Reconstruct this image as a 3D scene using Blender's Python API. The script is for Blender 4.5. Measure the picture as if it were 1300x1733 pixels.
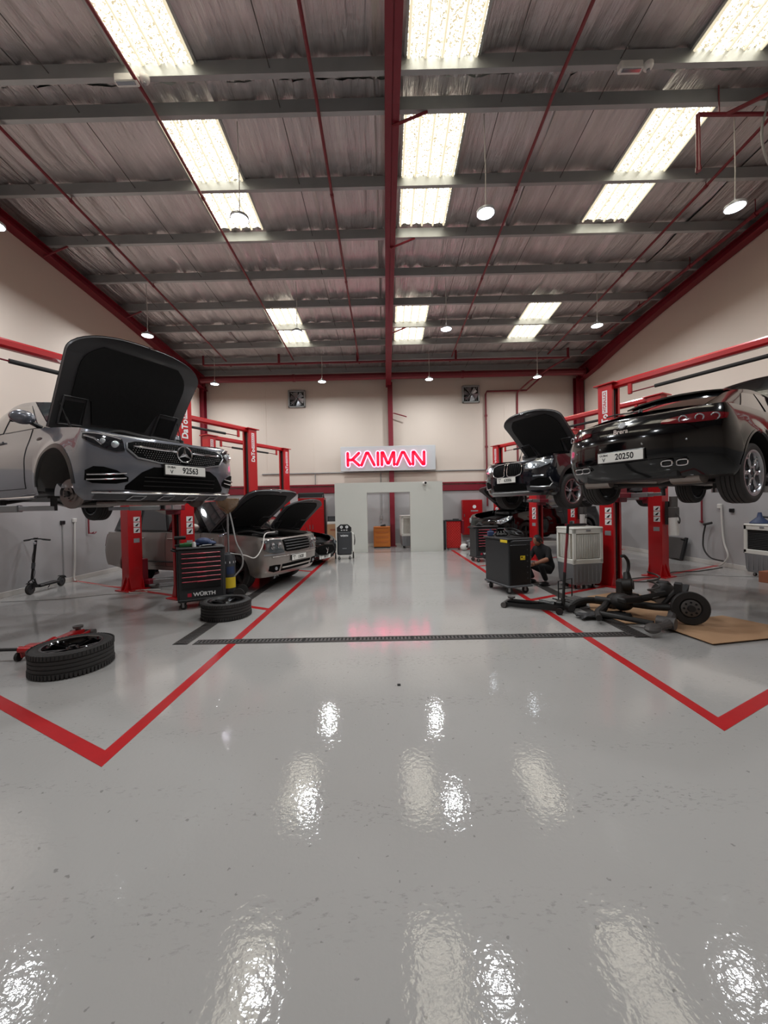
import bpy, bmesh, math, random
from mathutils import Vector, Matrix
random.seed(7)
PI = math.pi
for o in list(bpy.data.objects):
    bpy.data.objects.remove(o)
scn = bpy.context.scene
COL = scn.collection

# ------------------------------------------------------------------ camera
def camera_basis(yaw, pitch, roll):
    f = Vector((math.sin(yaw)*math.cos(pitch), math.cos(yaw)*math.cos(pitch), math.sin(pitch)))
    r0 = Vector((math.cos(yaw), -math.sin(yaw), 0)); u0 = r0.cross(f)
    r = r0*math.cos(roll) + u0*math.sin(roll)
    u = -r0*math.sin(roll) + u0*math.cos(roll)
    return r, u, f
cd = bpy.data.cameras.new('camera')
cd.sensor_fit = 'HORIZONTAL'; cd.sensor_width = 36.0; cd.lens = 18.0     # 650 px focal length on a 1300 px wide frame
cd.clip_start = 0.05; cd.clip_end = 200
cam = bpy.data.objects.new('camera', cd); COL.objects.link(cam)
r_, u_, f_ = camera_basis(-0.0044193, -0.012764, -0.0204432)
cam.matrix_world = Matrix(((r_.x, u_.x, -f_.x, 0), (r_.y, u_.y, -f_.y, 0), (r_.z, u_.z, -f_.z, 1.65), (0, 0, 0, 1)))
scn.camera = cam

# ------------------------------------------------------------------ world, exposure
wd = bpy.data.worlds.new('world'); scn.world = wd; wd.use_nodes = True
wd.node_tree.nodes['Background'].inputs[0].default_value = (0.55, 0.6, 0.65, 1)
wd.node_tree.nodes['Background'].inputs[1].default_value = 0.4
vs = scn.view_settings
vs.view_transform = 'Standard'; vs.look = 'None'; vs.gamma = 1.0; vs.exposure = 1.0; vs.use_curve_mapping = False
scn.cycles.max_bounces = 7; scn.cycles.glossy_bounces = 4; scn.cycles.diffuse_bounces = 4; scn.cycles.transmission_bounces = 6
scn.cycles.adaptive_threshold = 0.02; scn.cycles.caustics_reflective = False; scn.cycles.caustics_refractive = False
LAMP_POWER = 34.0
SKY_STRENGTH = 5.2

# ------------------------------------------------------------------ materials
def lin(c):
    out = []
    for v in c:
        v = v/255.0
        out.append(v/12.92 if v <= 0.04045 else ((v+0.055)/1.055)**2.4)
    return (out[0], out[1], out[2], 1.0)
MATS = {}
def mat(name, rgb, rough=0.5, metal=0.0, coat=0.0, var=0.06, scale=6.0, bump=0.0, bscale=80.0, spec=0.5, emit=None, estr=0.0, trans=0.0, alpha=1.0):
    m = bpy.data.materials.new(name); m.use_nodes = True
    nt = m.node_tree; N = nt.nodes; Lk = nt.links
    b = N['Principled BSDF']
    c = lin(rgb)
    b.inputs['Roughness'].default_value = rough
    b.inputs['Metallic'].default_value = metal
    b.inputs['Coat Weight'].default_value = coat
    b.inputs['Coat Roughness'].default_value = 0.04
    b.inputs['Specular IOR Level'].default_value = spec
    b.inputs['Transmission Weight'].default_value = trans
    b.inputs['Alpha'].default_value = alpha
    tc = N.new('ShaderNodeTexCoord')
    if var > 0:
        nz = N.new('ShaderNodeTexNoise'); nz.inputs['Scale'].default_value = scale; nz.inputs['Detail'].default_value = 4
        Lk.new(tc.outputs['Object'], nz.inputs['Vector'])
        mx = N.new('ShaderNodeMix'); mx.data_type = 'RGBA'
        mx.inputs['A'].default_value = (c[0]*(1-var), c[1]*(1-var), c[2]*(1-var), 1)
        mx.inputs['B'].default_value = (min(1, c[0]*(1+var)), min(1, c[1]*(1+var)), min(1, c[2]*(1+var)), 1)
        Lk.new(nz.outputs['Fac'], mx.inputs['Factor'])
        Lk.new(mx.outputs['Result'], b.inputs['Base Color'])
    else:
        b.inputs['Base Color'].default_value = c
    if bump > 0:
        n2 = N.new('ShaderNodeTexNoise'); n2.inputs['Scale'].default_value = bscale; n2.inputs['Detail'].default_value = 3
        Lk.new(tc.outputs['Object'], n2.inputs['Vector'])
        bp = N.new('ShaderNodeBump'); bp.inputs['Strength'].default_value = bump; bp.inputs['Distance'].default_value = 0.01
        Lk.new(n2.outputs['Fac'], bp.inputs['Height']); Lk.new(bp.outputs['Normal'], b.inputs['Normal'])
    if emit is not None:
        b.inputs['Emission Color'].default_value = lin(emit); b.inputs['Emission Strength'].default_value = estr
    MATS[name] = m
    return m

mat('wall_white', (220, 206, 193), 0.85, var=0.05, scale=0.6, bump=0.12, bscale=7)
mat('wall_grey', (172, 169, 169), 0.75, var=0.04, scale=0.7, bump=0.1, bscale=8)
mat('portal_grey', (204, 204, 196), 0.7, var=0.03, scale=1.2)
mat('skirting', (205, 200, 194), 0.4, var=0.05)
mat('steel_red', (124, 20, 38), 0.42, var=0.10, scale=2.0)
mat('pipe_red', (122, 34, 44), 0.4, var=0.10, scale=2.0)
mat('lift_red', (190, 18, 26), 0.34, coat=0.3, var=0.08, scale=1.5)
mat('paint_red', (176, 30, 34), 0.3, var=0.14, scale=9)
mat('galv', (168, 171, 171), 0.45, metal=0.45, var=0.14, scale=3.5)
mat('dark_gap', (10, 10, 10), 0.8, var=0)
mat('rubber', (46, 44, 43), 0.72, var=0.12, scale=25, bump=0.15, bscale=120)
mat('plastic_black', (20, 20, 21), 0.5, var=0.08)
mat('satin_black', (16, 16, 17), 0.32, var=0.06)
mat('gloss_black', (7, 7, 8), 0.10, coat=0.25, var=0, spec=0.3)
mat('trolley_black', (44, 45, 47), 0.38, var=0.05)
mat('trolley_grey', (62, 63, 66), 0.45, var=0.05)
mat('liner_black', (10, 10, 11), 0.85, var=0.1, scale=9, bump=0.3, bscale=14)
mat('hood_frame', (66, 65, 67), 0.42, coat=0.2, var=0.1, scale=8)
mat('chrome', (225, 225, 228), 0.08, metal=1.0, var=0)
mat('silver', (176, 178, 182), 0.28, metal=0.9, var=0.04)
mat('alu_dull', (150, 150, 150), 0.45, metal=0.7, var=0.08)
mat('iron_dark', (46, 44, 43), 0.55, metal=0.4, var=0.25, scale=14)
mat('iron_grey', (92, 88, 86), 0.55, metal=0.5, var=0.2, scale=14)
mat('disc_iron', (120, 110, 106), 0.38, metal=0.85, var=0.1, scale=8)
mat('paint_grey', (104, 106, 114), 0.26, metal=0.35, coat=1.0, var=0.02)
mat('paint_black', (6, 6, 7), 0.12, coat=0.55, var=0, spec=0.25)
mat('void_black', (7, 7, 7), 0.8, var=0, spec=0.1)
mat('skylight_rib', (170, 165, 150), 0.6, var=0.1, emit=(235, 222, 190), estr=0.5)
mat('paint_navy', (18, 20, 28), 0.2, metal=0.3, coat=1.0, var=0)
mat('paint_champagne', (150, 142, 136), 0.28, metal=0.6, coat=1.0, var=0.02)
mat('glass_dark', (16, 18, 20), 0.03, coat=1.0, var=0, spec=0.8)
mat('glass_grey', (70, 74, 76), 0.04, coat=1.0, var=0, spec=0.8)
mat('lamp_glass', (170, 176, 182), 0.05, metal=0.55, coat=1.0, var=0.2, scale=20)
mat('lamp_dark', (34, 36, 40), 0.05, metal=0.3, coat=1.0, var=0)
mat('lamp_red', (92, 10, 18), 0.08, coat=1.0, var=0.2, scale=20)
mat('lamp_on', (255, 255, 255), 0.2, var=0, emit=(235, 245, 255), estr=9.0)
mat('plate_white', (226, 224, 218), 0.4, var=0.02)
mat('ink_black', (14, 14, 14), 0.5, var=0)
mat('ink_white', (236, 236, 236), 0.5, var=0)
mat('ink_grey', (150, 152, 155), 0.5, var=0)
mat('yellow', (226, 196, 40), 0.5, var=0.05)
mat('blue', (44, 60, 96), 0.5, var=0.1)
mat('green', (46, 110, 60), 0.5, var=0.1)
mat('orange', (196, 112, 40), 0.45, var=0.06)
mat('orange_dark', (166, 88, 28), 0.45, var=0.06)
mat('cooler_white', (222, 220, 212), 0.45, var=0.03)
mat('cooler_grey', (126, 126, 128), 0.5, var=0.04)
mat('cooler_pad', (142, 134, 120), 0.85, var=0.2, scale=20)
mat('cardboard', (176, 138, 104), 0.85, var=0.10, scale=3.5, bump=0.1, bscale=50)
mat('handle_red', (186, 36, 62), 0.35, var=0.04)
mat('cable_white', (214, 210, 204), 0.5, var=0)
mat('cable_grey', (150, 148, 146), 0.5, var=0)
mat('cloth_black', (22, 22, 24), 0.9, var=0.2, scale=12)
mat('skin', (150, 100, 76), 0.55, var=0.06)
mat('hair', (16, 13, 12), 0.6, var=0.1, scale=40)
mat('amber', (150, 120, 90), 0.15, coat=0.5, var=0.2, scale=10, trans=0.5)
mat('clear', (225, 225, 220), 0.06, var=0, trans=0.95)
mat('sign_board', (196, 198, 200), 0.5, var=0.02)
mat('sign_red', (214, 20, 48), 0.4, var=0, emit=(215, 12, 50), estr=0.55)
mat('sign_glow', (255, 190, 215), 0.4, var=0, emit=(255, 150, 200), estr=1.5)
mat('led_disc', (255, 255, 255), 0.4, var=0, emit=(228, 240, 255), estr=14.0)
mat('lamp_housing', (190, 192, 196), 0.4, metal=0.4, var=0)
mat('white_plastic', (232, 230, 226), 0.4, var=0)
mat('screen', (200, 210, 220), 0.2, var=0, emit=(210, 225, 240), estr=0.9)
mat('brown_box', (150, 92, 66), 0.8, var=0.1)
mat('red_plate', (178, 26, 30), 0.3, metal=0.1, coat=0.4, var=0.05)
mat('radiator_grey', (84, 80, 78), 0.6, metal=0.3, var=0.1)
mat('muffler', (150, 142, 136), 0.35, metal=0.85, var=0.12)
mat('red_ribs', (214, 62, 56), 0.3, coat=0.4, var=0.05)
mat('liner_grey', (74, 72, 70), 0.8, var=0.15, scale=9, bump=0.3, bscale=14)
mat('debris', (30, 28, 27), 0.8, var=0.2)

def floor_material():
    m = bpy.data.materials.new('epoxy_floor'); m.use_nodes = True; MATS['epoxy_floor'] = m
    nt = m.node_tree; N = nt.nodes; K = nt.links; b = N['Principled BSDF']
    tc = N.new('ShaderNodeTexCoord')
    big = N.new('ShaderNodeTexNoise'); big.inputs['Scale'].default_value = 0.5; big.inputs['Detail'].default_value = 3
    K.new(tc.outputs['Object'], big.inputs['Vector'])
    mx = N.new('ShaderNodeMix'); mx.data_type = 'RGBA'
    mx.inputs['A'].default_value = lin((160, 157, 154)); mx.inputs['B'].default_value = lin((174, 171, 168))
    K.new(big.outputs['Fac'], mx.inputs['Factor'])
    # tyre scuffs: short dark dashes lying in long diagonal tracks
    mp = N.new('ShaderNodeMapping'); mp.inputs['Rotation'].default_value = (0, 0, math.radians(-58)); mp.inputs['Scale'].default_value = (17.0, 46.0, 1)
    K.new(tc.outputs['Object'], mp.inputs['Vector'])
    d = N.new('ShaderNodeTexNoise'); d.inputs['Scale'].default_value = 1.0; d.inputs['Detail'].default_value = 3; d.inputs['Roughness'].default_value = 0.7
    K.new(mp.outputs['Vector'], d.inputs['Vector'])
    r1 = N.new('ShaderNodeMapRange'); r1.inputs['From Min'].default_value = 0.56; r1.inputs['From Max'].default_value = 0.68
    K.new(d.outputs['Fac'], r1.inputs['Value'])
    mp2 = N.new('ShaderNodeMapping'); mp2.inputs['Rotation'].default_value = (0, 0, math.radians(-58)); mp2.inputs['Scale'].default_value = (0.28, 2.6, 1)
    K.new(tc.outputs['Object'], mp2.inputs['Vector'])
    t = N.new('ShaderNodeTexNoise'); t.inputs['Scale'].default_value = 1.0; t.inputs['Detail'].default_value = 2
    K.new(mp2.outputs['Vector'], t.inputs['Vector'])
    r2 = N.new('ShaderNodeMapRange'); r2.inputs['From Min'].default_value = 0.50; r2.inputs['From Max'].default_value = 0.62
    K.new(t.outputs['Fac'], r2.inputs['Value'])
    mu = N.new('ShaderNodeMath'); mu.operation = 'MULTIPLY'; K.new(r1.outputs['Result'], mu.inputs[0]); K.new(r2.outputs['Result'], mu.inputs[1])
    # scattered specks
    sp = N.new('ShaderNodeTexNoise'); sp.inputs['Scale'].default_value = 26; sp.inputs['Detail'].default_value = 2
    K.new(tc.outputs['Object'], sp.inputs['Vector'])
    r3 = N.new('ShaderNodeMapRange'); r3.inputs['From Min'].default_value = 0.70; r3.inputs['From Max'].default_value = 0.74
    K.new(sp.outputs['Fac'], r3.inputs['Value'])
    ad = N.new('ShaderNodeMath'); ad.operation = 'MAXIMUM'; K.new(mu.outputs[0], ad.inputs[0]); K.new(r3.outputs['Result'], ad.inputs[1])
    sc = N.new('ShaderNodeMath'); sc.operation = 'MULTIPLY'; sc.inputs[1].default_value = 0.42; K.new(ad.outputs[0], sc.inputs[0])
    m2 = N.new('ShaderNodeMix'); m2.data_type = 'RGBA'; m2.inputs['B'].default_value = lin((60, 58, 58))
    K.new(sc.outputs[0], m2.inputs['Factor']); K.new(mx.outputs['Result'], m2.inputs['A'])
    K.new(m2.outputs['Result'], b.inputs['Base Color'])
    b.inputs['Roughness'].default_value = 0.045
    b.inputs['Specular IOR Level'].default_value = 0.5
    # roller-laid resin: fine orange peel plus slow waves
    n1 = N.new('ShaderNodeTexNoise'); n1.inputs['Scale'].default_value = 34; n1.inputs['Detail'].default_value = 2
    K.new(tc.outputs['Object'], n1.inputs['Vector'])
    n2 = N.new('ShaderNodeTexNoise'); n2.inputs['Scale'].default_value = 3.0; n2.inputs['Detail'].default_value = 2
    K.new(tc.outputs['Object'], n2.inputs['Vector'])
    b1 = N.new('ShaderNodeBump'); b1.inputs['Strength'].default_value = 0.22; b1.inputs['Distance'].default_value = 0.004
    K.new(n1.outputs['Fac'], b1.inputs['Height'])
    b2 = N.new('ShaderNodeBump'); b2.inputs['Strength'].default_value = 0.1; b2.inputs['Distance'].default_value = 0.015
    K.new(n2.outputs['Fac'], b2.inputs['Height']); K.new(b1.outputs['Normal'], b2.inputs['Normal'])
    K.new(b2.outputs['Normal'], b.inputs['Normal'])
floor_material()

def foil_material():
    m = bpy.data.materials.new('foil'); m.use_nodes = True; MATS['foil'] = m
    nt = m.node_tree; N = nt.nodes; K = nt.links; b = N['Principled BSDF']
    tc = N.new('ShaderNodeTexCoord')
    mp = N.new('ShaderNodeMapping'); mp.inputs['Scale'].default_value = (7.0, 0.8, 1)
    K.new(tc.outputs['Object'], mp.inputs['Vector'])
    a = N.new('ShaderNodeTexNoise'); a.inputs['Scale'].default_value = 1.0; a.inputs['Detail'].default_value = 6; a.inputs['Roughness'].default_value = 0.6
    K.new(mp.outputs['Vector'], a.inputs['Vector'])
    mx = N.new('ShaderNodeMix'); mx.data_type = 'RGBA'
    mx.inputs['A'].default_value = lin((168, 163, 163)); mx.inputs['B'].default_value = lin((240, 234, 234))
    K.new(a.outputs['Fac'], mx.inputs['Factor']); K.new(mx.outputs['Result'], b.inputs['Base Color'])
    b.inputs['Metallic'].default_value = 0.8; b.inputs['Roughness'].default_value = 0.32
    c = N.new('ShaderNodeTexNoise'); c.inputs['Scale'].default_value = 5.0; c.inputs['Detail'].default_value = 5; c.inputs['Distortion'].default_value = 0.8
    K.new(tc.outputs['Object'], c.inputs['Vector'])
    b1 = N.new('ShaderNodeBump'); b1.inputs['Strength'].default_value = 0.9; b1.inputs['Distance'].default_value = 0.08
    K.new(a.outputs['Fac'], b1.inputs['Height'])
    b2 = N.new('ShaderNodeBump'); b2.inputs['Strength'].default_value = 0.4; b2.inputs['Distance'].default_value = 0.03
    K.new(c.outputs['Fac'], b2.inputs['Height']); K.new(b1.outputs['Normal'], b2.inputs['Normal'])
    K.new(b2.outputs['Normal'], b.inputs['Normal'])
foil_material()

def skylight_material():
    m = bpy.data.materials.new('skylight_sheet'); m.use_nodes = True; MATS['skylight_sheet'] = m
    nt = m.node_tree; N = nt.nodes; K = nt.links; b = N['Principled BSDF']
    tc = N.new('ShaderNodeTexCoord')
    a = N.new('ShaderNodeTexNoise'); a.inputs['Scale'].default_value = 32; a.inputs['Detail'].default_value = 3; a.inputs['Roughness'].default_value = 0.75
    K.new(tc.outputs['Object'], a.inputs['Vector'])
    r = N.new('ShaderNodeMapRange'); r.inputs['From Min'].default_value = 0.47; r.inputs['From Max'].default_value = 0.61
    K.new(a.outputs['Fac'], r.inputs['Value'])
    mx = N.new('ShaderNodeMix'); mx.data_type = 'RGBA'
    mx.inputs['A'].default_value = lin((60, 55, 42)); mx.inputs['B'].default_value = lin((255, 249, 232))
    K.new(r.outputs['Result'], mx.inputs['Factor'])
    K.new(mx.outputs['Result'], b.inputs['Emission Color'])
    b.inputs['Emission Strength'].default_value = SKY_STRENGTH
    b.inputs['Base Color'].default_value = lin((200, 195, 180)); b.inputs['Roughness'].default_value = 0.5
skylight_material()

# ------------------------------------------------------------------ mesh tools
def orient(z):
    z = Vector(z).normalized()
    up = Vector((0, 0, 1)) if abs(z.z) < 0.95 else Vector((1, 0, 0))
    x = up.cross(z).normalized(); y = z.cross(x)
    return x, y, z
class MB:
    def __init__(s, M=None):
        s.v = []; s.f = []; s.M = M
    def add(s, vs_, fs):
        n = len(s.v)
        if s.M is not None:
            vs_ = [s.M @ Vector(p) for p in vs_]
        s.v.extend([tuple(p) for p in vs_]); s.f.extend([tuple(i+n for i in f) for f in fs])
        return s
    def box(s, c, d, bev=0.0, rot=None):
        hx, hy, hz = d[0]/2, d[1]/2, d[2]/2
        b = min(bev, hx*0.9, hy*0.9, hz*0.9)
        if b <= 0:
            P = [(sx*hx, sy*hy, sz*hz) for sx in (-1, 1) for sy in (-1, 1) for sz in (-1, 1)]
            Fc = [(0, 1, 3, 2), (4, 6, 7, 5), (0, 4, 5, 1), (2, 3, 7, 6), (0, 2, 6, 4), (1, 5, 7, 3)]
        else:
            P = []; idx = {}
            for sx in (-1, 1):
                for sy in (-1, 1):
                    for sz in (-1, 1):
                        for k in range(3):
                            q = [sx*(hx-b), sy*(hy-b), sz*(hz-b)]
                            q[k] = (sx*hx, sy*hy, sz*hz)[k]
                            idx[(sx, sy, sz, k)] = len(P); P.append(tuple(q))
            Fc = []
            for sx in (-1, 1):
                Fc.append(tuple(idx[(sx, a, c_, 0)] for a, c_ in ((-1, -1), (1, -1), (1, 1), (-1, 1))[::sx]))
                Fc.append(tuple(idx[(a, sx, c_, 1)] for a, c_ in ((-1, -1), (-1, 1), (1, 1), (1, -1))[::sx]))
                Fc.append(tuple(idx[(a, c_, sx, 2)] for a, c_ in ((-1, -1), (1, -1), (1, 1), (-1, 1))[::sx]))
            for a in (-1, 1):
                for c_ in (-1, 1):
                    Fc.append((idx[(a, c_, -1, 0)], idx[(a, c_, 1, 0)], idx[(a, c_, 1, 1)], idx[(a, c_, -1, 1)]))
                    Fc.append((idx[(a, -1, c_, 0)], idx[(a, 1, c_, 0)], idx[(a, 1, c_, 2)], idx[(a, -1, c_, 2)]))
                    Fc.append((idx[(-1, a, c_, 1)], idx[(1, a, c_, 1)], idx[(1, a, c_, 2)], idx[(-1, a, c_, 2)]))
            for sx in (-1, 1):
                for sy in (-1, 1):
                    for sz in (-1, 1):
                        Fc.append(tuple(idx[(sx, sy, sz, k)] for k in range(3)))
        R = rot if rot is not None else Matrix.Identity(3)
        C = Vector(c)
        return s.add([R @ Vector(p) + C for p in P], Fc)
    def cyl(s, p0, p1, r0, r1=None, n=12, caps=True):
        r1 = r0 if r1 is None else r1
        p0 = Vector(p0); p1 = Vector(p1); x, y, z = orient(p1-p0)
        P = []
        for p, r in ((p0, r0), (p1, r1)):
            for i in range(n):
                a = 2*PI*i/n; P.append(p + x*(r*math.cos(a)) + y*(r*math.sin(a)))
        Fc = [(i, (i+1) % n, n+(i+1) % n, n+i) for i in range(n)]
        if caps:
            Fc.append(tuple(range(n-1, -1, -1))); Fc.append(tuple(range(n, 2*n)))
        return s.add(P, Fc)
    def tube(s, pts, r, n=8, caps=True):
        pts = [Vector(p) for p in pts]; m = len(pts); P = []
        rr = r if isinstance(r, (list, tuple)) else [r]*m
        t0 = (pts[1]-pts[0]).normalized(); x, y, _ = orient(t0)
        for k in range(m):
            t = (pts[min(k+1, m-1)]-pts[max(k-1, 0)])
            t = t.normalized() if t.length > 1e-9 else t0
            x = (x - t*x.dot(t)); x = x.normalized() if x.length > 1e-6 else orient(t)[0]
            y = t.cross(x)
            for i in range(n):
                a = 2*PI*i/n; P.append(pts[k] + x*(rr[k]*math.cos(a)) + y*(rr[k]*math.sin(a)))
        Fc = []
        for k in range(m-1):
            for i in range(n):
                Fc.append((k*n+i, k*n+(i+1) % n, (k+1)*n+(i+1) % n, (k+1)*n+i))
        if caps:
            Fc.append(tuple(range(n-1, -1, -1))); Fc.append(tuple(range((m-1)*n, m*n)))
        return s.add(P, Fc)
    def lathe(s, prof, o=(0, 0, 0), axis=(0, 0, 1), n=32, closed=False):
        x, y, z = orient(axis); o = Vector(o); P = []; m = len(prof)
        for i in range(n):
            a = 2*PI*i/n; d = x*math.cos(a)+y*math.sin(a)
            for (r, h) in prof:
                P.append(o + d*r + z*h)
        Fc = []
        for i in range(n):
            j = (i+1) % n
            for k in range(m if closed else m-1):
                l = (k+1) % m
                Fc.append((i*m+k, j*m+k, j*m+l, i*m+l))
        return s.add(P, Fc)
    def prism(s, poly, a, b, plane='xz'):
        """2-D outline pushed along the remaining axis from a to b"""
        n = len(poly)
        def P3(p, h):
            if plane == 'xz': return (p[0], h, p[1])
            if plane == 'yz': return (h, p[0], p[1])
            return (p[0], p[1], h)
        P = [P3(p, a) for p in poly]+[P3(p, b) for p in poly]
        Fc = [(i, (i+1) % n, n+(i+1) % n, n+i) for i in range(n)]
        Fc.append(tuple(range(n-1, -1, -1))); Fc.append(tuple(range(n, 2*n)))
        return s.add(P, Fc)
    def grid(s, rows, closed=False, flip=False):
        nr = len(rows); nc = len(rows[0]); P = [p for r in rows for p in r]; Fc = []
        for i in range(nr-1):
            for j in range(nc if closed else nc-1):
                k = (j+1) % nc
                q = (i*nc+j, i*nc+k, (i+1)*nc+k, (i+1)*nc+j)
                Fc.append(q[::-1] if flip else q)
        return s.add(P, Fc)
    def slab(s, rows, off):
        """a grid given thickness: off is a vector added for the back face"""
        nr = len(rows); nc = len(rows[0]); off = Vector(off)
        P = [Vector(p) for r in rows for p in r]; n = nr*nc
        P = P+[p+off for p in P]; Fc = []
        for i in range(nr-1):
            for j in range(nc-1):
                q = (i*nc+j, i*nc+j+1, (i+1)*nc+j+1, (i+1)*nc+j)
                Fc.append(q); Fc.append(tuple(k+n for k in q[::-1]))
        edge = [j for j in range(nc)]+[i*nc+nc-1 for i in range(1, nr)]+[(nr-1)*nc+j for j in range(nc-2, -1, -1)]+[i*nc for i in range(nr-2, 0, -1)]
        for k in range(len(edge)):
            a, b = edge[k], edge[(k+1) % len(edge)]
            Fc.append((b, a, a+n, b+n))
        return s.add(P, Fc)
    def sphere(s, c, r, n=14, m=8, sq=(1, 1, 1)):
        rows = []
        for i in range(m+1):
            t = PI*i/m
            rows.append([(c[0]+sq[0]*r*math.sin(t)*math.cos(2*PI*j/n), c[1]+sq[1]*r*math.sin(t)*math.sin(2*PI*j/n), c[2]-sq[2]*r*math.cos(t)) for j in range(n)])
        return s.grid(rows, closed=True)
    def mesh(s, name, m, smooth=True, angle=34):
        me = bpy.data.meshes.new(name); me.from_pydata(s.v, [], s.f)
        bm = bmesh.new(); bm.from_mesh(me)
        bmesh.ops.remove_doubles(bm, verts=bm.verts, dist=1e-5)
        bmesh.ops.recalc_face_normals(bm, faces=bm.faces)
        bm.to_mesh(me); bm.free()
        if smooth:
            me.polygons.foreach_set('use_smooth', [True]*len(me.polygons))
            me.set_sharp_from_angle(angle=math.radians(angle))
        me.materials.append(MATS[m] if isinstance(m, str) else m)
        return me
    def build(s, name, m, parent=None, smooth=True, angle=34, kind=None, label=None):
        o = bpy.data.objects.new(name, s.mesh(name, m, smooth, angle)); COL.objects.link(o)
        if parent is not None: o.parent = parent
        if kind: o['kind'] = kind
        if label: o['label'] = label
        return o

def tag(o, label, cat, group=None):
    o['label'] = label; o['category'] = cat
    if group: o['group'] = group
    return o
def thing(name, label, cat, loc=(0, 0, 0), rz=0.0, group=None, M=None):
    o = bpy.data.objects.new(name, None); COL.objects.link(o)
    o.empty_display_size = 0.1
    if M is not None: o.matrix_world = M
    else:
        o.location = loc; o.rotation_euler = (0, 0, rz)
    return tag(o, label, cat, group)
def struct(o):
    o['kind'] = 'structure'; return o
def copy_tree(o, parent=None):
    c = o.copy(); COL.objects.link(c); c.parent = parent
    for ch in list(o.children): copy_tree(ch, c)
    return c
def text(name, body, size, m, parent, M, ext=0.0008, bold=0.0, width=1.0, align='CENTER'):
    cu = bpy.data.curves.new(name, 'FONT'); cu.body = body; cu.size = size; cu.extrude = ext; cu.offset = bold
    cu.align_x = align; cu.align_y = 'CENTER'; cu.resolution_u = 3
    t = bpy.data.objects.new(name, cu)
    me = bpy.data.meshes.new_from_object(t)
    bpy.data.objects.remove(t)
    me.transform(M @ Matrix.Diagonal((width, 1, 1, 1)))
    me.materials.clear(); me.materials.append(MATS[m])
    o = bpy.data.objects.new(name, me); COL.objects.link(o); o.parent = parent
    return o
def frame(o, x, y, z):
    """matrix whose text plane has right=x, up=y, facing z"""
    x = Vector(x).normalized(); y = Vector(y).normalized(); z = Vector(z).normalized()
    return Matrix(((x.x, y.x, z.x, o[0]), (x.y, y.y, z.y, o[1]), (x.z, y.z, z.z, o[2]), (0, 0, 0, 1)))
def bez(pts, n=10):
    """smooth path through points (Catmull-Rom)"""
    P = [Vector(p) for p in pts]; out = []
    for i in range(len(P)-1):
        a = P[max(i-1, 0)]; b = P[i]; c = P[i+1]; d = P[min(i+2, len(P)-1)]
        for k in range(n):
            t = k/n
            out.append(0.5*((2*b)+(c-a)*t+(2*a-5*b+4*c-d)*t*t+(3*b-a-3*c+d)*t**3))
    out.append(P[-1]); return out
def pchip(pts):
    pts = sorted(pts); xs = [p[0] for p in pts]; ys = [p[1] for p in pts]; n = len(xs)
    h = [xs[i+1]-xs[i] for i in range(n-1)]; d = [(ys[i+1]-ys[i])/h[i] for i in range(n-1)]
    m = [0.0]*n; m[0] = d[0]; m[-1] = d[-1]
    for i in range(1, n-1):
        m[i] = 0.0 if d[i-1]*d[i] <= 0 else 2*d[i-1]*d[i]/(d[i-1]+d[i])
    def f(x):
        if x <= xs[0]: return ys[0]
        if x >= xs[-1]: return ys[-1]
        k = 0
        while xs[k+1] < x: k += 1
        t = (x-xs[k])/h[k]
        return ys[k]*(1+2*t)*(1-t)**2+m[k]*h[k]*t*(1-t)**2+ys[k+1]*t*t*(3-2*t)+m[k+1]*h[k]*t*t*(t-1)
    return f
# ================================================================== the hall
XL, XR, YF, YB = -7.65, 8.35, -4.8, 16.3
RIDGE = 5.75
def roof_z(y):                      # underside of the roof sheets
    return 8.3-0.05*y if y >= RIDGE else 8.3-0.05*(2*RIDGE-y)
PAINT_LINE = 2.48
# floor
b = MB(); b.add([(XL-0.2, YF-0.2, 0), (XR+0.2, YF-0.2, 0), (XR+0.2, YB+0.2, 0), (XL-0.2, YB+0.2, 0)], [(0, 1, 2, 3)])
b.add([(XL-0.2, YF-0.2, -0.15), (XR+0.2, YF-0.2, -0.15), (XR+0.2, YB+0.2, -0.15), (XL-0.2, YB+0.2, -0.15)], [(3, 2, 1, 0)])
floor = struct(b.build('floor', 'epoxy_floor', smooth=False))
LW = 0.052
def strip(p, q, w=LW, z=0.0025, e=0.0):
    p = Vector((p[0], p[1], 0)); q = Vector((q[0], q[1], 0)); d = (q-p).normalized(); n = Vector((-d.y, d.x, 0))*w
    p = p-d*e; q = q+d*e
    return [tuple(v+Vector((0, 0, z))) for v in (p-n, q-n, q+n, p+n)]
SA, CA = math.sin(math.radians(62)), math.cos(math.radians(62))
LANEL, LANER = -1.93, 2.44
LY = [2.55+3.74*k for k in range(4)]; RY = [2.82+3.765*k for k in range(4)]
def red_line(p, q, e=0.0, z=0.0025):
    P = strip(p, q, e=e, z=z); mb = MB(); mb.prism([(v[0], v[1]) for v in P], 0.0, z, 'xy'); mb.build('painted_line', 'paint_red', floor, smooth=False)
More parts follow.
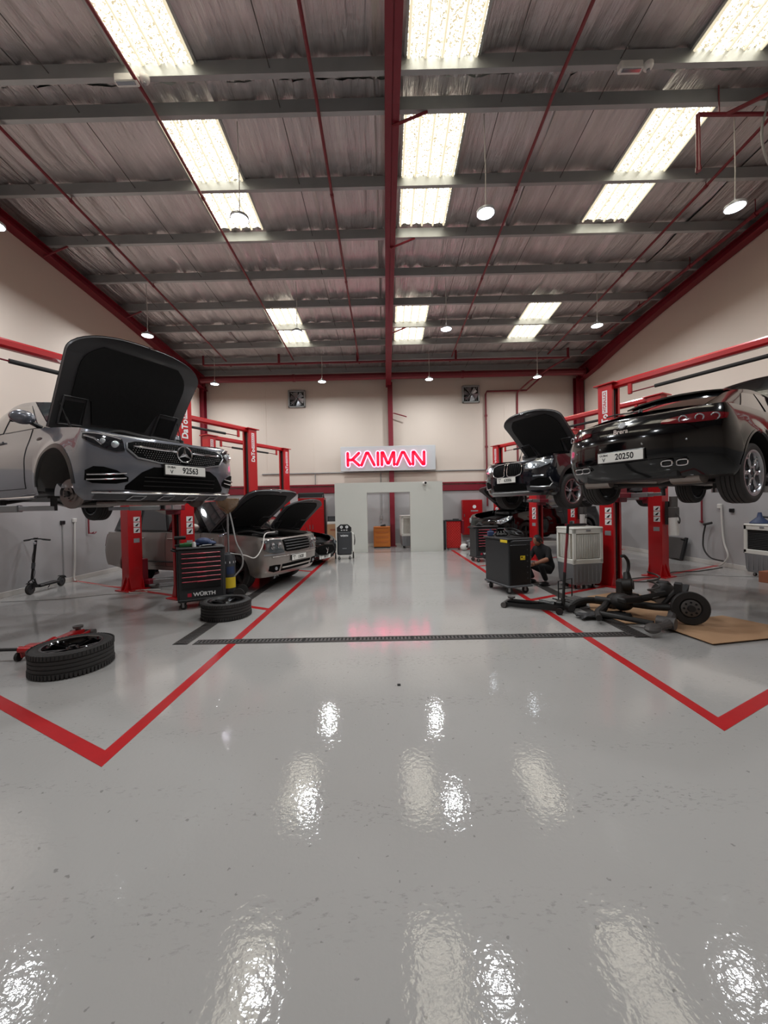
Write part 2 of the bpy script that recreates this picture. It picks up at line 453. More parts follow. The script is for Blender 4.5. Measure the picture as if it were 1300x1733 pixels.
def corner_line(lx, y0, y1, sg, tmax):
    # lane edge and first bay edge, mitred into one corner
    d = Vector((sg*SA, CA)); n = Vector((-d.y, d.x))*LW*(1 if sg > 0 else -1)   # towards the bay
    c = Vector((lx, y0))
    def cross(px, off):   # where x = px meets the bay edge shifted by off
        p = c+n*off; k = (px-p.x)/d.x; return Vector((px, (p+d*k).y))
    a = cross(lx-sg*LW, -1); b_ = cross(lx+sg*LW, 1); e0 = c+d*tmax-n; e1 = c+d*tmax+n
    poly = [a, e0, e1, b_, Vector((lx+sg*LW, y1)), Vector((lx-sg*LW, y1))]
    m1 = MB(); m1.prism([(v.x, v.y) for v in (a, e0, e1, b_)], 0, 0.0025, 'xy'); m1.build('painted_line', 'paint_red', floor, smooth=False)
    m1 = MB(); m1.prism([(v.x, v.y) for v in (a, b_, Vector((lx+sg*LW, y1)), Vector((lx-sg*LW, y1)))], 0, 0.0025, 'xy'); m1.build('painted_line', 'paint_red', floor, smooth=False)
corner_line(LANEL, LY[0], 14.05, -1, (abs(XL)-abs(LANEL))/SA)
corner_line(LANER, RY[0], 14.3, 1, (XR-LANER)/SA)
for k in range(1, 4):
    t = (abs(XL)-abs(LANEL))/SA
    if k < 4 and LY[k]+CA*t < YB+1.5:
        red_line((LANEL, LY[k]), (LANEL-SA*min(t, (YB-0.1-LY[k])/CA), LY[k]+CA*min(t, (YB-0.1-LY[k])/CA)), z=0.0022)
    t = (XR-LANER)/SA; t = min(t, (YB-0.1-RY[k])/CA)
    red_line((LANER, RY[k]), (LANER+SA*t, RY[k]+CA*t), z=0.0022)
# walls: two paint colours, one course each
def wall(name, x0, y0, x1, y1, thick):
    z1 = 8.4
    mb = MB(); mb.box(((x0+x1)/2, (y0+y1)/2, (PAINT_LINE+z1)/2), (abs(x1-x0) or thick, abs(y1-y0) or thick, z1-PAINT_LINE))
    w = struct(mb.build(name, 'wall_white', smooth=False))
    mb = MB(); mb.box(((x0+x1)/2, (y0+y1)/2, PAINT_LINE/2), (abs(x1-x0) or thick, abs(y1-y0) or thick, PAINT_LINE))
    mb.build('lower_wall', 'wall_grey', w, smooth=False)
    return w
T = 0.2
wall_left = wall('wall_left', XL-T/2, YF, XL-T/2, YB, T)
wall_right = wall('wall_right', XR+T/2, YF, XR+T/2, YB, T)
wall_back = wall('wall_back', XL-T, YB+T/2, XR+T, YB+T/2, T)
wall_front = wall('wall_front', XL-T, YF-T/2, XR+T, YF-T/2, T)
for nm, c, d in (('baseboard_left', (XL+0.009, (YF+YB)/2, 0.055), (0.018, YB-YF, 0.11)), ('baseboard_right', (XR-0.009, (YF+YB)/2, 0.055), (0.018, YB-YF, 0.11)),
                 ('baseboard_back', ((XL+XR)/2, YB-0.009, 0.055), (XR-XL-0.04, 0.018, 0.11))):
    mb = MB(); mb.box(c, d, 0.004); struct(mb.build(nm, 'skirting', smooth=False))
# cast joints on the back wall
for x in (-5.0, -3.0, 5.1):
    mb = MB(); mb.box((x, YB-0.004, 5.0), (0.03, 0.008, 4.2)); mb.build('wall_joint', 'wall_white', wall_back, smooth=False)

# ------------------------------------------------------------------ roof
mb = MB()
for ya, yb in ((YF-0.2, RIDGE), (RIDGE, YB+0.2)):
    mb.add([(XL-0.2, ya, roof_z(ya)+0.1), (XR+0.2, ya, roof_z(ya)+0.1), (XR+0.2, yb, roof_z(yb)+0.1), (XL-0.2, yb, roof_z(yb)+0.1),
            (XL-0.2, ya, roof_z(ya)+0.2), (XR+0.2, ya, roof_z(ya)+0.2), (XR+0.2, yb, roof_z(yb)+0.2), (XL-0.2, yb, roof_z(yb)+0.2)],
           [(0, 3, 2, 1), (4, 5, 6, 7), (0, 1, 5, 4), (2, 3, 7, 6), (1, 2, 6, 5), (0, 4, 7, 3)])
ceiling = struct(mb.build('ceiling', 'galv', smooth=False))
BACK_P = [6.02, 7.34, 8.63, 9.93, 11.22, 12.46, 13.66, 14.85, 16.0]
FRONT_P = [2*RIDGE-y for y in BACK_P]
SKY_X = [(-3.53, -2.55), (0.42, 1.42), (4.40, 5.38)]
SKY_Y = [(6.22, 8.45), (11.55, 13.68), (2*RIDGE-8.45, 2*RIDGE-6.02)]
rng = random.Random(3)
def smooth_noise(seed):
    r = random.Random(seed); t = [r.random() for _ in range(512)]
    def f(x):
        i = math.floor(x); u = x-i; u = u*u*(3-2*u)
        return t[i % 512]*(1-u)+t[(i+1) % 512]*u
    return f
def foil_roll(x0, x1, ya, yb, purl, seed):
    """one roll of foil laid from ridge to eave: sags between purlins, puckers along its length"""
    nf = smooth_noise(seed); ng = smooth_noise(seed+99); ny = max(4, int(76*(yb-ya)/10.5)); nx = 16; rows = []
    for i in range(ny+1):
        y = ya+(yb-ya)*i/ny; row = []
        near = min(abs(y-p) for p in purl); sag = 0.035*min(1, near/0.6)
        for j in range(nx+1):
            u = j/nx; x = x0+(x1-x0)*u
            fold = 0.055*(nf(u*7.0+0.45*y)-0.5)+0.030*(ng(u*16+0.9*y)-0.5)*min(1, near/0.2)
            hem = -0.035*math.exp(-((u-0.0)/0.035)**2)-0.028*math.exp(-((u-1.0)/0.03)**2)
            row.append((x, y, roof_z(y)-0.01-sag+fold+hem))
        rows.append(row)
    m_ = MB(); m_.grid(rows, flip=True)
    return m_
edges = [XL, -6.35, -5.05, -3.56, -2.52, -1.25, -0.05, 0.39, 1.45, 2.85, 4.37, 5.41, 6.8, XR]
for k in range(len(edges)-1):
    for (ya, yb, pl) in ((RIDGE, YB, BACK_P), (YF, RIDGE, FRONT_P)):
        cuts = [(ya, yb)]
        if k in (3, 7, 10):
            ss = sorted(s_ for s_ in SKY_Y if s_[0] >= ya-0.5 and s_[1] <= yb+0.5); cuts = []; p = ya
            for s_ in ss:
                if s_[0] > p: cuts.append((p, s_[0]))
                p = s_[1]
            if p < yb: cuts.append((p, yb))
        for (c0, c1) in cuts:
            foil_roll(edges[k], edges[k+1], c0, c1, pl, k*7+int(ya > 0)*3).build('foil_roll', 'foil', ceiling, angle=60)
# purlins: galvanised C sections
def purlin(y, zt):
    m_ = MB(); h, w, l, t = 0.20, 0.075, 0.02, 0.006
    P = [(0, 0), (w, 0), (w, l), (w-t, l), (w-t, t), (t, t), (t, h-t), (w-t, h-t), (w-t, h-l), (w, h-l), (w, h), (0, h)]
    P = [(y+px-w/2, zt-h+pz) for px, pz in P]
    m_.prism(P, XL, XR, 'yz'); m_.build('purlin', 'galv', ceiling, smooth=False)
for y in BACK_P+FRONT_P:
    purlin(y, roof_z(y)-0.05)
# translucent roof sheets
def skylight(x0, x1, ya, yb):
    m_ = MB(); nx = 32; rows = []
    for i in range(2):
        y = (ya, yb)[i]; row = []
        for j in range(nx+1):
            u = j/nx; ph = (u*4) % 1.0
            rib = 0.024 if 0.42 < ph < 0.58 else (0.012 if 0.36 < ph < 0.64 else 0)
            row.append((x0+(x1-x0)*u, y, roof_z(y)-0.075+rib))
        rows.append(row)
    m_.grid(rows, flip=True); m_.build('skylight_sheet', 'skylight_sheet', ceiling, smooth=False)
    for k in range(5):
        xr = x0+(x1-x0)*(0.03+0.94*k/4); m_ = MB()
        P = [(xr-0.022, -0.078), (xr+0.022, -0.078), (xr+0.012, -0.105), (xr-0.012, -0.105)]
        m_.add([(px, y, roof_z(y)+pz) for y in (ya-0.03, yb+0.03) for px, pz in P], [(3, 2, 1, 0), (4, 5, 6, 7), (0, 1, 5, 4), (1, 2, 6, 5), (2, 3, 7, 6), (3, 0, 4, 7)])
        m_.build('skylight_rib', 'skylight_rib', ceiling, smooth=False)
    m_ = MB()
    for xx in (x0-0.015, x1+0.015):
        a = (xx, ya, roof_z(ya)-0.05); c = (xx, yb, roof_z(yb)-0.05)
        m_.add([(xx-0.02, ya, a[2]-0.035), (xx+0.02, ya, a[2]-0.035), (xx+0.02, ya, a[2]+0.05), (xx-0.02, ya, a[2]+0.05),
                (xx-0.02, yb, c[2]-0.035), (xx+0.02, yb, c[2]-0.035), (xx+0.02, yb, c[2]+0.05), (xx-0.02, yb, c[2]+0.05)],
               [(0, 1, 2, 3), (7, 6, 5, 4), (0, 4, 5, 1), (1, 5, 6, 2), (2, 6, 7, 3), (3, 7, 4, 0)])
    m_.build('skylight_curb', 'galv', ceiling, smooth=False)
for (x0, x1) in SKY_X:
    for (ya, yb) in SKY_Y:
        skylight(x0, x1, ya, yb)
# rafters (red portal frames) with deepened haunch at the eave, and their columns
def rafter(x, w):
    m_ = MB()
    def bot(y):
        y = y if y >= RIDGE else 2*RIDGE-y
        return pchip([(RIDGE, 7.60), (7.6, 7.50), (11.5, 7.24), (13.5, 7.02), (15.0, 6.80), (16.3, 6.70)])(y)
    ys = [YF+(YB-YF)*i/44 for i in range(45)]
    def top(y): return roof_z(y)-0.25
    for i in range(44):
        a, c = ys[i], ys[i+1]
        for (dx, z0a, z1a, z0c, z1c) in ((0.008, bot(a), top(a), bot(c), top(c)), (w/2, bot(a), bot(a)+0.016, bot(c), bot(c)+0.016), (w/2, top(a)-0.016, top(a), top(c)-0.016, top(c))):
            m_.add([(x-dx, a, z0a), (x+dx, a, z0a), (x+dx, a, z1a), (x-dx, a, z1a), (x-dx, c, z0c), (x+dx, c, z0c), (x+dx, c, z1c), (x-dx, c, z1c)],
                   [(0, 4, 5, 1), (1, 5, 6, 2), (2, 6, 7, 3), (3, 7, 4, 0)])
    m_.build('rafter', 'steel_red', ceiling, smooth=False)
RAF = (XL+0.12, 0.22, XR-0.14)
for x in RAF: rafter(x, 0.22)
def brace(x, y, s):
    m_ = MB(); z = roof_z(y)-0.24
    m_.cyl((x, y+0.0, z-0.22), (x+s*0.55, y+0.0, z-0.01), 0.022, n=6); m_.build('flange_brace', 'steel_red', ceiling, smooth=False)
for y in (6.02, 8.63, 12.46):
    brace(0.22, y, 1)
for y in (8.63, 11.22): brace(XL+0.12, y, 1)
def column(x, y, zt, w, d, parent):
    m_ = MB()
    m_.box((x, y-d/2+0.008, zt/2), (w, 0.016, zt)); m_.box((x, y+d/2-0.008, zt/2), (w, 0.016, zt)); m_.box((x, y, zt/2), (0.012, d, zt))
    m_.box((x, y, 0.01), (w+0.1, d+0.06, 0.02))
    m_.build('column', 'steel_red', parent, smooth=False)
column(0.28, YB-0.14, 6.85, 0.20, 0.22, wall_back)
column(XR-0.2, YB-0.16, 6.9, 0.30, 0.28, wall_back)
column(XL+0.05, YB-0.16, 6.9, 0.24, 0.28, wall_back)
# red girt rail, grey conduit
mb = MB(); mb.box(((XL+XR)/2, YB-0.05, 2.62), (XR-XL-0.05, 0.08, 0.07), 0.008); mb.box(((XL+XR)/2, YB-0.03, 2.42), (XR-XL-0.05, 0.05, 0.26), 0.006)
mb.build('girt', 'steel_red', wall_back, smooth=False)
mb = MB(); mb.cyl((-5.2, YB-0.03, 3.14), (XR-0.4, YB-0.03, 3.14), 0.028, n=8); mb.cyl((-2.95, YB-0.03, 3.14), (-2.95, YB-0.03, 2.65), 0.02, n=8)
mb.build('cable_conduit', 'cable_grey', wall_back)
mb = MB(); mb.cyl((-0.18, YB-0.03, 3.1), (-0.18, YB-0.03, 1.3), 0.022, n=8); mb.box((-0.18, YB-0.04, 1.22), (0.1, 0.07, 0.16), 0.01); mb.cyl((-0.18, YB-0.03, 1.14), (-0.2, YB-0.05, 1.0), 0.03, n=8)
mb.build('socket_drop', 'cable_grey', wall_back)
mb = MB(); mb.cyl((0.4, YB-0.28, 5.55), (0.95, YB-0.3, 5.38), 0.022, n=6); mb.build('wall_rod', 'steel_red', wall_back)

# ------------------------------------------------------------------ partition with the doorway
P0, P1, O0, O1, PT, OT, PY, PD = -1.86, 2.10, -0.68, 0.90, 2.56, 2.19, 14.1, 0.22
mb = MB(); mb.prism([(P0, 0), (O0, 0), (O0, OT), (O1, OT), (O1, 0), (P1, 0), (P1, PT), (P0, PT)], PY, PY+PD, 'xz')
for xx in (P0+0.1, P1-0.1): mb.box((xx, (PY+PD+YB)/2, PT/2), (0.2, YB-PY-PD, PT))
partition = struct(mb.build('wall_partition', 'portal_grey', smooth=False))
# ------------------------------------------------------------------ eave pipe, sprinkler runs
def pipe_thing(name, label, paths, m, group=None, r=0.03, flanges=()):
    t = None
    mb_ = MB()
    for p in paths:
        rad = p[0]; mb_.tube(p[1], rad, n=10)
    for f_c, f_r, ax, h in flanges:
        c = Vector(f_c); a = Vector(ax).normalized()*h/2; mb_.cyl(c-a, c+a, f_r, n=14)
    return tag(mb_.build(name, m), label, 'pipe', group)
pipe_thing('fire_main', 'thick red fire main running along the top of the far wall', [(0.13, [(XL+0.3, 15.55, 6.93), (8.1, 15.55, 6.93)])], 'pipe_red',
           flanges=[((8.08, 15.55, 6.93), 0.17, (1, 0, 0), 0.06), ((0.3, 15.55, 6.93), 0.15, (1, 0, 0), 0.1), ((3.2, 15.55, 6.93), 0.15, (1, 0, 0), 0.1), ((-3.6, 15.55, 6.93), 0.15, (1, 0, 0), 0.1)])
cross = [(0.038, [(-6.75, 14.5, 7.12), (7.0, 14.5, 7.12)])]
for x in (-6.75, -3.9, -0.95, 2.75, 6.95):
    cross.append((0.045 if x != -6.75 else 0.035, [(x, 14.5, 7.12), (x, 14.5, roof_z(14.5)-0.1)]))
pipe_thing('sprinkler_cross_pipe', 'slim red sprinkler pipe with risers crossing in front of the fire main', cross, 'pipe_red')
SPR = [(-5.88, 'far left'), (-3.36, 'left of centre'), (-0.9, 'just left of the centre rafter'), (2.6, 'right of centre'), (6.2, 'near the right wall')]
for x, w in SPR:
    ya, yb = (YF+0.5, 14.5)
    mb = MB()
    def pz(y): return roof_z(y)-0.32
    pts = [(x, y, pz(y)) for y in (ya, RIDGE, yb)]
    mb.tube(pts, 0.026, n=8)
    for y in BACK_P[1:8:2]:
        mb.cyl((x, y+0.05, pz(y)), (x, y+0.05, roof_z(y)-0.1), 0.008, n=6); mb.cyl((x, y+0.02, pz(y+0.05)), (x, y+0.08, pz(y+0.08)), 0.034, n=8)
    tag(mb.build('sprinkler_pipe', 'pipe_red'), 'thin red sprinkler pipe under the roof, '+w, 'pipe', 'sprinkler pipes under the roof')
# the lower pipe along the right rafter, ending in valves by the far wall
mb = MB()
pts = [(7.72, y, 7.52-0.004*(y-6)) for y in (-2, 6, 14.2)]+[(7.3, 14.55, 7.2), (6.6, 14.9, 6.9), (5.9, 15.4, 6.45), (5.4, 15.9, 6.2)]
mb.tube(pts[:3]+[(7.45, 14.5, 7.25)], 0.04, n=10)
for y in (8.0, 9.7, 11.6, 13.4):
    mb.cyl((7.72, y, 7.52), (7.72, y, roof_z(y)-0.08), 0.009, n=6); mb.cyl((7.72, y-0.03, 7.51), (7.72, y+0.03, 7.51), 0.055, n=10)
tag(mb.build('sprinkler_feed_pipe', 'pipe_red'), 'red feed pipe hung beside the right-hand roof beam', 'pipe')
mb = MB(); mb.tube([(6.95, 14.5, 7.12), (6.45, 15.0, 6.9), (5.9, 15.6, 6.6), (5.62, YB-0.1, 6.35), (5.62, YB-0.06, 5.2), (5.62, YB-0.06, 3.2)], 0.035, n=8)
mb.tube([(6.4, 15.3, 6.8), (6.0, YB-0.12, 6.42), (4.35, YB-0.08, 6.42), (4.3, YB-0.08, 6.3), (4.3, YB-0.08, 1.6)], 0.038, n=8)
for z in (5.4, 4.1): mb.cyl((4.3, YB-0.08, z-0.04), (4.3, YB-0.08, z+0.04), 0.06, n=8); mb.cyl((4.3, YB-0.08, z), (4.3, YB, z), 0.03, n=6)
tag(mb.build('hose_supply_pipe', 'pipe_red'), 'dark red pipe bent down the far wall to the fire hose cabinet', 'pipe')
# near-right hanging pipe work
mb = MB(); mb.tube([(4.92, 6.0, 7.58), (7.9, 6.0, 7.54)], 0.028, n=8); mb.tube([(4.92, 6.0, 7.58), (4.92, 6.0, 6.76)], 0.03, n=8); mb.cyl((4.92, 6.0, 6.72), (4.92, 6.0, 6.78), 0.038, n=8)
mb.tube([(5.35, 6.0, 7.57), (7.2, 5.1, 7.9)], 0.03, n=8); mb.cyl((5.25, 6.0, 7.57), (5.2, 5.95, 8.0), 0.01, n=6)
tag(mb.build('sprinkler_drop_pipe', 'pipe_red'), 'short red pipe with a downward leg beside the right skylight', 'pipe')
mb = MB(); mb.tube(bez([(5.95, 5.9, 8.0), (5.96, 5.95, 7.75), (5.9, 6.0, 7.35), (5.93, 6.0, 7.0), (6.03, 6.0, 6.75)], 6), 0.018, n=6); mb.cyl((6.03, 6.0, 6.75), (6.08, 6.0, 6.68), 0.01, n=6); mb.cyl((6.03, 6.0, 6.75), (6.02, 6.0, 6.67), 0.01, n=6)
tag(mb.build('loose_cable', 'cable_grey'), 'loose cable with frayed end dangling at the upper right', 'cable')
# tie rods between the purlins
for x in (-6.5, -4.6, -1.5, 1.9, 3.4, 5.95):
    mb = MB(); mb.tube([(x, y, roof_z(y)-0.17) for y in (YF+0.3, RIDGE, YB-0.4)], 0.007, n=6); mb.build('tie_rod', 'iron_grey', ceiling)

# ------------------------------------------------------------------ hanging lamps
ROWN = ['front', 'second', 'third', 'far', 'near']
def high_bay(x, y, label, group):
    z = 6.38
    t = thing('high_bay_lamp', label, 'lamp', (x, y, z), 0, group)
    m_ = MB(); m_.lathe([(0.02, 0.10), (0.06, 0.095), (0.07, 0.05), (0.145, 0.035), (0.15, 0.0), (0.135, -0.005)], n=24); m_.build('housing', 'lamp_housing', t)
    m_ = MB(); m_.lathe([(0.0, -0.012), (0.07, -0.010), (0.135, -0.002)], n=24); m_.build('diffuser', 'led_disc', t)
    m_ = MB(); m_.tube([(0, 0, 0.1), (0.01, 0.0, 0.6), (0, 0, roof_z(y)+0.02-z)], 0.008, n=6); m_.build('cord', 'cable_white', t)
    ld = bpy.data.lights.new('high_bay_light', 'AREA'); ld.shape = 'DISK'; ld.size = 0.26; ld.energy = LAMP_POWER; ld.color = (0.93, 0.97, 1.0); ld.spread = math.radians(180)
    lo = bpy.data.objects.new('high_bay_light', ld); COL.objects.link(lo); lo.location = (0, 0, -0.02); lo.parent = t
xs = (-6.3, -2.28, 1.72, 5.75); ys = (6.3, 10.35, 14.4, 2.25)  # last lamp row is out of view, added to brighten the near floor
NX = ['by the left wall', 'left of the centre rafter', 'right of the centre rafter', 'by the right wall']
NY = ['nearest row', 'middle row', 'row at the far wall', 'unseen fill row added overhead', 'row behind the viewer']
for i, y in enumerate(ys):
    for j, x in enumerate(xs):
        high_bay(x, y, 'round LED lamp on a cord, %s, %s' % (NY[i], NX[j]), 'hanging LED lamps')
# emergency lights and smoke detectors on the near purlin
for x, w in ((-3.5, 'left'), (3.53, 'right')):
    t = thing('emergency_light', 'small white emergency light box under the %s ridge purlin' % w, 'light', (x, 5.44, 7.66), 0)
    m_ = MB(); m_.box((0, 0, 0.04), (0.32, 0.10, 0.12), 0.015); m_.build('case', 'white_plastic', t)
    m_ = MB(); m_.box((0, -0.02, -0.025), (0.26, 0.05, 0.012), 0.004); m_.build('lens', 'lamp_glass', t)
    t = thing('smoke_detector', 'round white smoke detector next to the %s emergency light' % w, 'detector', (x+0.25, 5.44, 7.69), 0)
    m_ = MB(); m_.lathe([(0.0, -0.03), (0.03, -0.028), (0.055, -0.01), (0.065, 0.01), (0.065, 0.05), (0.0, 0.05)], n=20); m_.build('base', 'white_plastic', t)
    m_ = MB(); m_.lathe([(0.0, -0.05), (0.022, -0.048), (0.024, -0.028), (0.0, -0.028)], n=14); m_.build('sensor', 'ink_grey', t)
# ------------------------------------------------------------------ wall fans
def wall_fan(x, z, label):
    t = thing('exhaust_fan', label, 'fan', (x, YB, z), 0)
    m_ = MB(); s = 0.36
    for a in range(4):
        R = Matrix.Rotation(a*PI/2, 3, 'Y'); m_.box(R @ Vector((0, -0.06, s-0.03)), (2*s, 0.12, 0.06) if a % 2 == 0 else (0.06, 0.12, 2*s), 0.01)
    m_.build('frame', 'galv', t)
    m_ = MB(); m_.box((0, -0.012, 0), (0.66, 0.02, 0.66)); m_.build('backplate', 'iron_dark', t)
    for k in range(6):
        a = k*PI/3+0.3; m_ = MB(); R = Matrix.Rotation(a, 3, 'Y'); rows = []
        for i in range(5):
            r = 0.06+0.23*i/4; w = 0.05+0.06*i/4
            rows.append([R @ Vector((r, -0.05-0.03*u, w*u)) for u in (-1, 0, 1)])
        m_.slab(rows, (0, 0.006, 0)); m_.build('blade', 'silver', t)
    m_ = MB(); m_.lathe([(0.0, 0.06), (0.05, 0.055), (0.07, 0.0), (0.0, 0.0)], (0, -0.04, 0), (0, -1, 0), n=16); m_.build('hub', 'iron_grey', t)
    for a in (0.8, 2.3):
        m_ = MB(); d = Vector((math.cos(a), 0, math.sin(a)))*0.36; m_.cyl(-d+Vector((0, -0.11, 0)), d+Vector((0, -0.11, 0)), 0.012, n=6); m_.build('guard_bar', 'alu_dull', t)
wall_fan(-3.65, 6.28, 'square metal exhaust fan high on the far wall, left of the red column')
wall_fan(3.68, 6.32, 'square metal exhaust fan high on the far wall, right of the red column')
# ------------------------------------------------------------------ illuminated sign
t = thing('company_sign', 'grey board with glowing red KAIMAN letters hung above the doorway partition', 'sign', (0.145, 15.88, 3.66), 0)
mb = MB(); mb.box((0, 0.06, 0), (3.92, 0.12, 1.02), 0.01); mb.build('board', 'sign_board', t, smooth=False)
mb = MB(); mb.cyl((-1.4, 0.12, 0.2), (-1.4, 0.40, 0.2), 0.03, n=8); mb.cyl((1.4, 0.12, 0.2), (1.4, 0.40, 0.2), 0.03, n=8); mb.build('wall_bracket', 'iron_grey', t)
def stroke(m_, p, q, w, y0, y1):
    p = Vector((p[0], p[1])); q = Vector((q[0], q[1])); d = (q-p).normalized(); n = Vector((-d.y, d.x))*w/2
    pts = [p-n, q-n, q+n, p+n]; m_.prism([(v.x, v.y) for v in pts], y0, y1, 'xz')
def disc(m_, c, r, y0, y1): m_.cyl((c[0], y0, c[1]), (c[0], y1, c[1]), r, n=10)
HL, WL = 0.50, 0.58
GLY = {'K': [[(0, 0), (0, 1)], [(0.03, 0.45), (0.38, 0.45), (1, 1)], [(0.42, 0.5), (1, 0)]],
       'A': [[(0, 0), (0.42, 1), (0.56, 1), (1.05, 0)]],
       'I': [[(0.5, 0), (0.5, 1)]],
       'M': [[(0, 0), (0, 1), (0.12, 1), (0.5, 0.12), (0.62, 0.12), (1.0, 1), (1.1, 1), (1.1, 0)]],
       'N': [[(0, 0), (0, 1), (0.12, 1), (0.88, 0), (1, 0), (1, 1)]]}
x = -1.66
for ch, adv, sc in (('K', 0.56, 0.46), ('A', 0.64, 0.50), ('I', 0.0, 0.0), ('M', 0.62, 0.46), ('A', 0.66, 0.52), ('N', 0.6, 0.46)):
    if ch == 'I':
        sc = 0.08; adv = 0.2
    for nm, wd_, y0, y1, mt in (('letter_glow', 0.185, -0.022, -0.002, 'sign_glow'), ('letter', 0.125, -0.07, -0.03, 'sign_red')):
        m_ = MB()
        for st in GLY[ch]:
            pts = [(x+p[0]*sc, -0.27+p[1]*HL) for p in st]
            for a, c in zip(pts[:-1], pts[1:]): stroke(m_, a, c, wd_, y0, y1)
            for c in pts: disc(m_, c, wd_/2*0.98, y0, y1)
        m_.build(nm, mt, t, smooth=False)
    x += adv
# ------------------------------------------------------------------ CCTV on the partition
t = thing('security_camera', 'white dome security camera on the top edge of the doorway partition', 'camera', (1.44, PY, 2.47), 0)
mb = MB(); mb.cyl((0, 0, 0.02), (0, -0.05, 0.02), 0.06, n=16); mb.build('mount', 'white_plastic', t)
mb = MB(); mb.cyl((-0.02, -0.05, 0.02), (0.02, -0.2, 0.03), 0.055, 0.05, n=16); mb.build('body', 'white_plastic', t)
mb = MB(); mb.sphere((0.02, -0.2, 0.028), 0.045, 12, 8); mb.build('lens', 'gloss_black', t)
# ------------------------------------------------------------------ floor drains
DR = []
def drain(name, label, p, q, w, nseg):
    p = Vector((p[0], p[1], 0)); q = Vector((q[0], q[1], 0)); L = (q-p).length; rz = math.atan2((q-p).y, (q-p).x)
    t = thing(name, label, 'drain', (p.x, p.y, 0), rz)
    m_ = MB(); m_.box((L/2, 0, 0.0015), (L, w+0.03, 0.003)); m_.build('channel', 'dark_gap', t, smooth=False)
    for s_ in (-1, 1):
        m_ = MB(); m_.box((L/2, s_*(w/2+0.012), 0.003), (L, 0.012, 0.006)); m_.build('edge_angle', 'iron_grey', t, smooth=False)
    seg = L/nseg
    for k in range(nseg):
        m_ = MB(); x0 = k*seg+0.012; x1 = (k+1)*seg-0.012
        nb = max(6, int((x1-x0)/0.045))
        for s_ in (-1, 1): m_.box(((x0+x1)/2, s_*(w/2-0.012), 0.005), (x1-x0, 0.018, 0.006))
        for i in range(nb):
            xx = x0+(x1-x0)*(i+0.5)/nb; m_.box((xx, 0, 0.005), ((x1-x0)/nb*0.5, w-0.02, 0.006))
        m_.build('grate', 'iron_grey', t, smooth=False)
drain('channel_drain', 'black slotted drain running across the lane between the two bays', (-2.42, 4.79), (3.02, 4.79), 0.13, 8)
drain('channel_drain', 'slotted floor drain along the left bays, passing under the silver car', (-2.58, 4.72), (-2.58, 13.4), 0.15, 9)
drain('channel_drain', 'slotted floor drain along the right bays, beside the cardboard sheets', (3.1, 4.66), (3.1, 13.6), 0.15, 9)
# ================================================================== wheels
def tyre_mesh(m_, R, rr, w, axis=(0, 1, 0), o=(0, 0, 0), n=48):
    h = w/2; g = 0.010
    prof = [(rr, -h*0.86), (rr+0.012, -h*0.93), ((R+rr)/2, -h*1.0), (R-0.03, -h*0.96), (R-0.010, -h*0.86)]
    for c in (-0.5, -0.17, 0.17, 0.5):
        prof += [(R-0.001, h*(c-0.05)), (R-g, h*(c-0.035)), (R-g, h*(c+0.035)), (R-0.001, h*(c+0.05))]
    prof += [(R-0.010, h*0.86), (R-0.03, h*0.96), ((R+rr)/2, h*1.0), (rr+0.012, h*0.93), (rr, h*0.86)]
    m_.lathe(prof, o, axis, n)
def tread_blocks(m_, R, w, n=64):
    h = w/2
    for k in range(n):
        a = 2*PI*k/n
        for (y0, y1) in ((-h*0.93, -h*0.56), (h*0.56, h*0.93)):
            R3 = Matrix.Rotation(a, 3, 'Y'); m_.box(R3 @ Vector((R-0.002, (y0+y1)/2, 0)), (0.012, y1-y0, 2*PI*R/n*0.62), rot=R3)
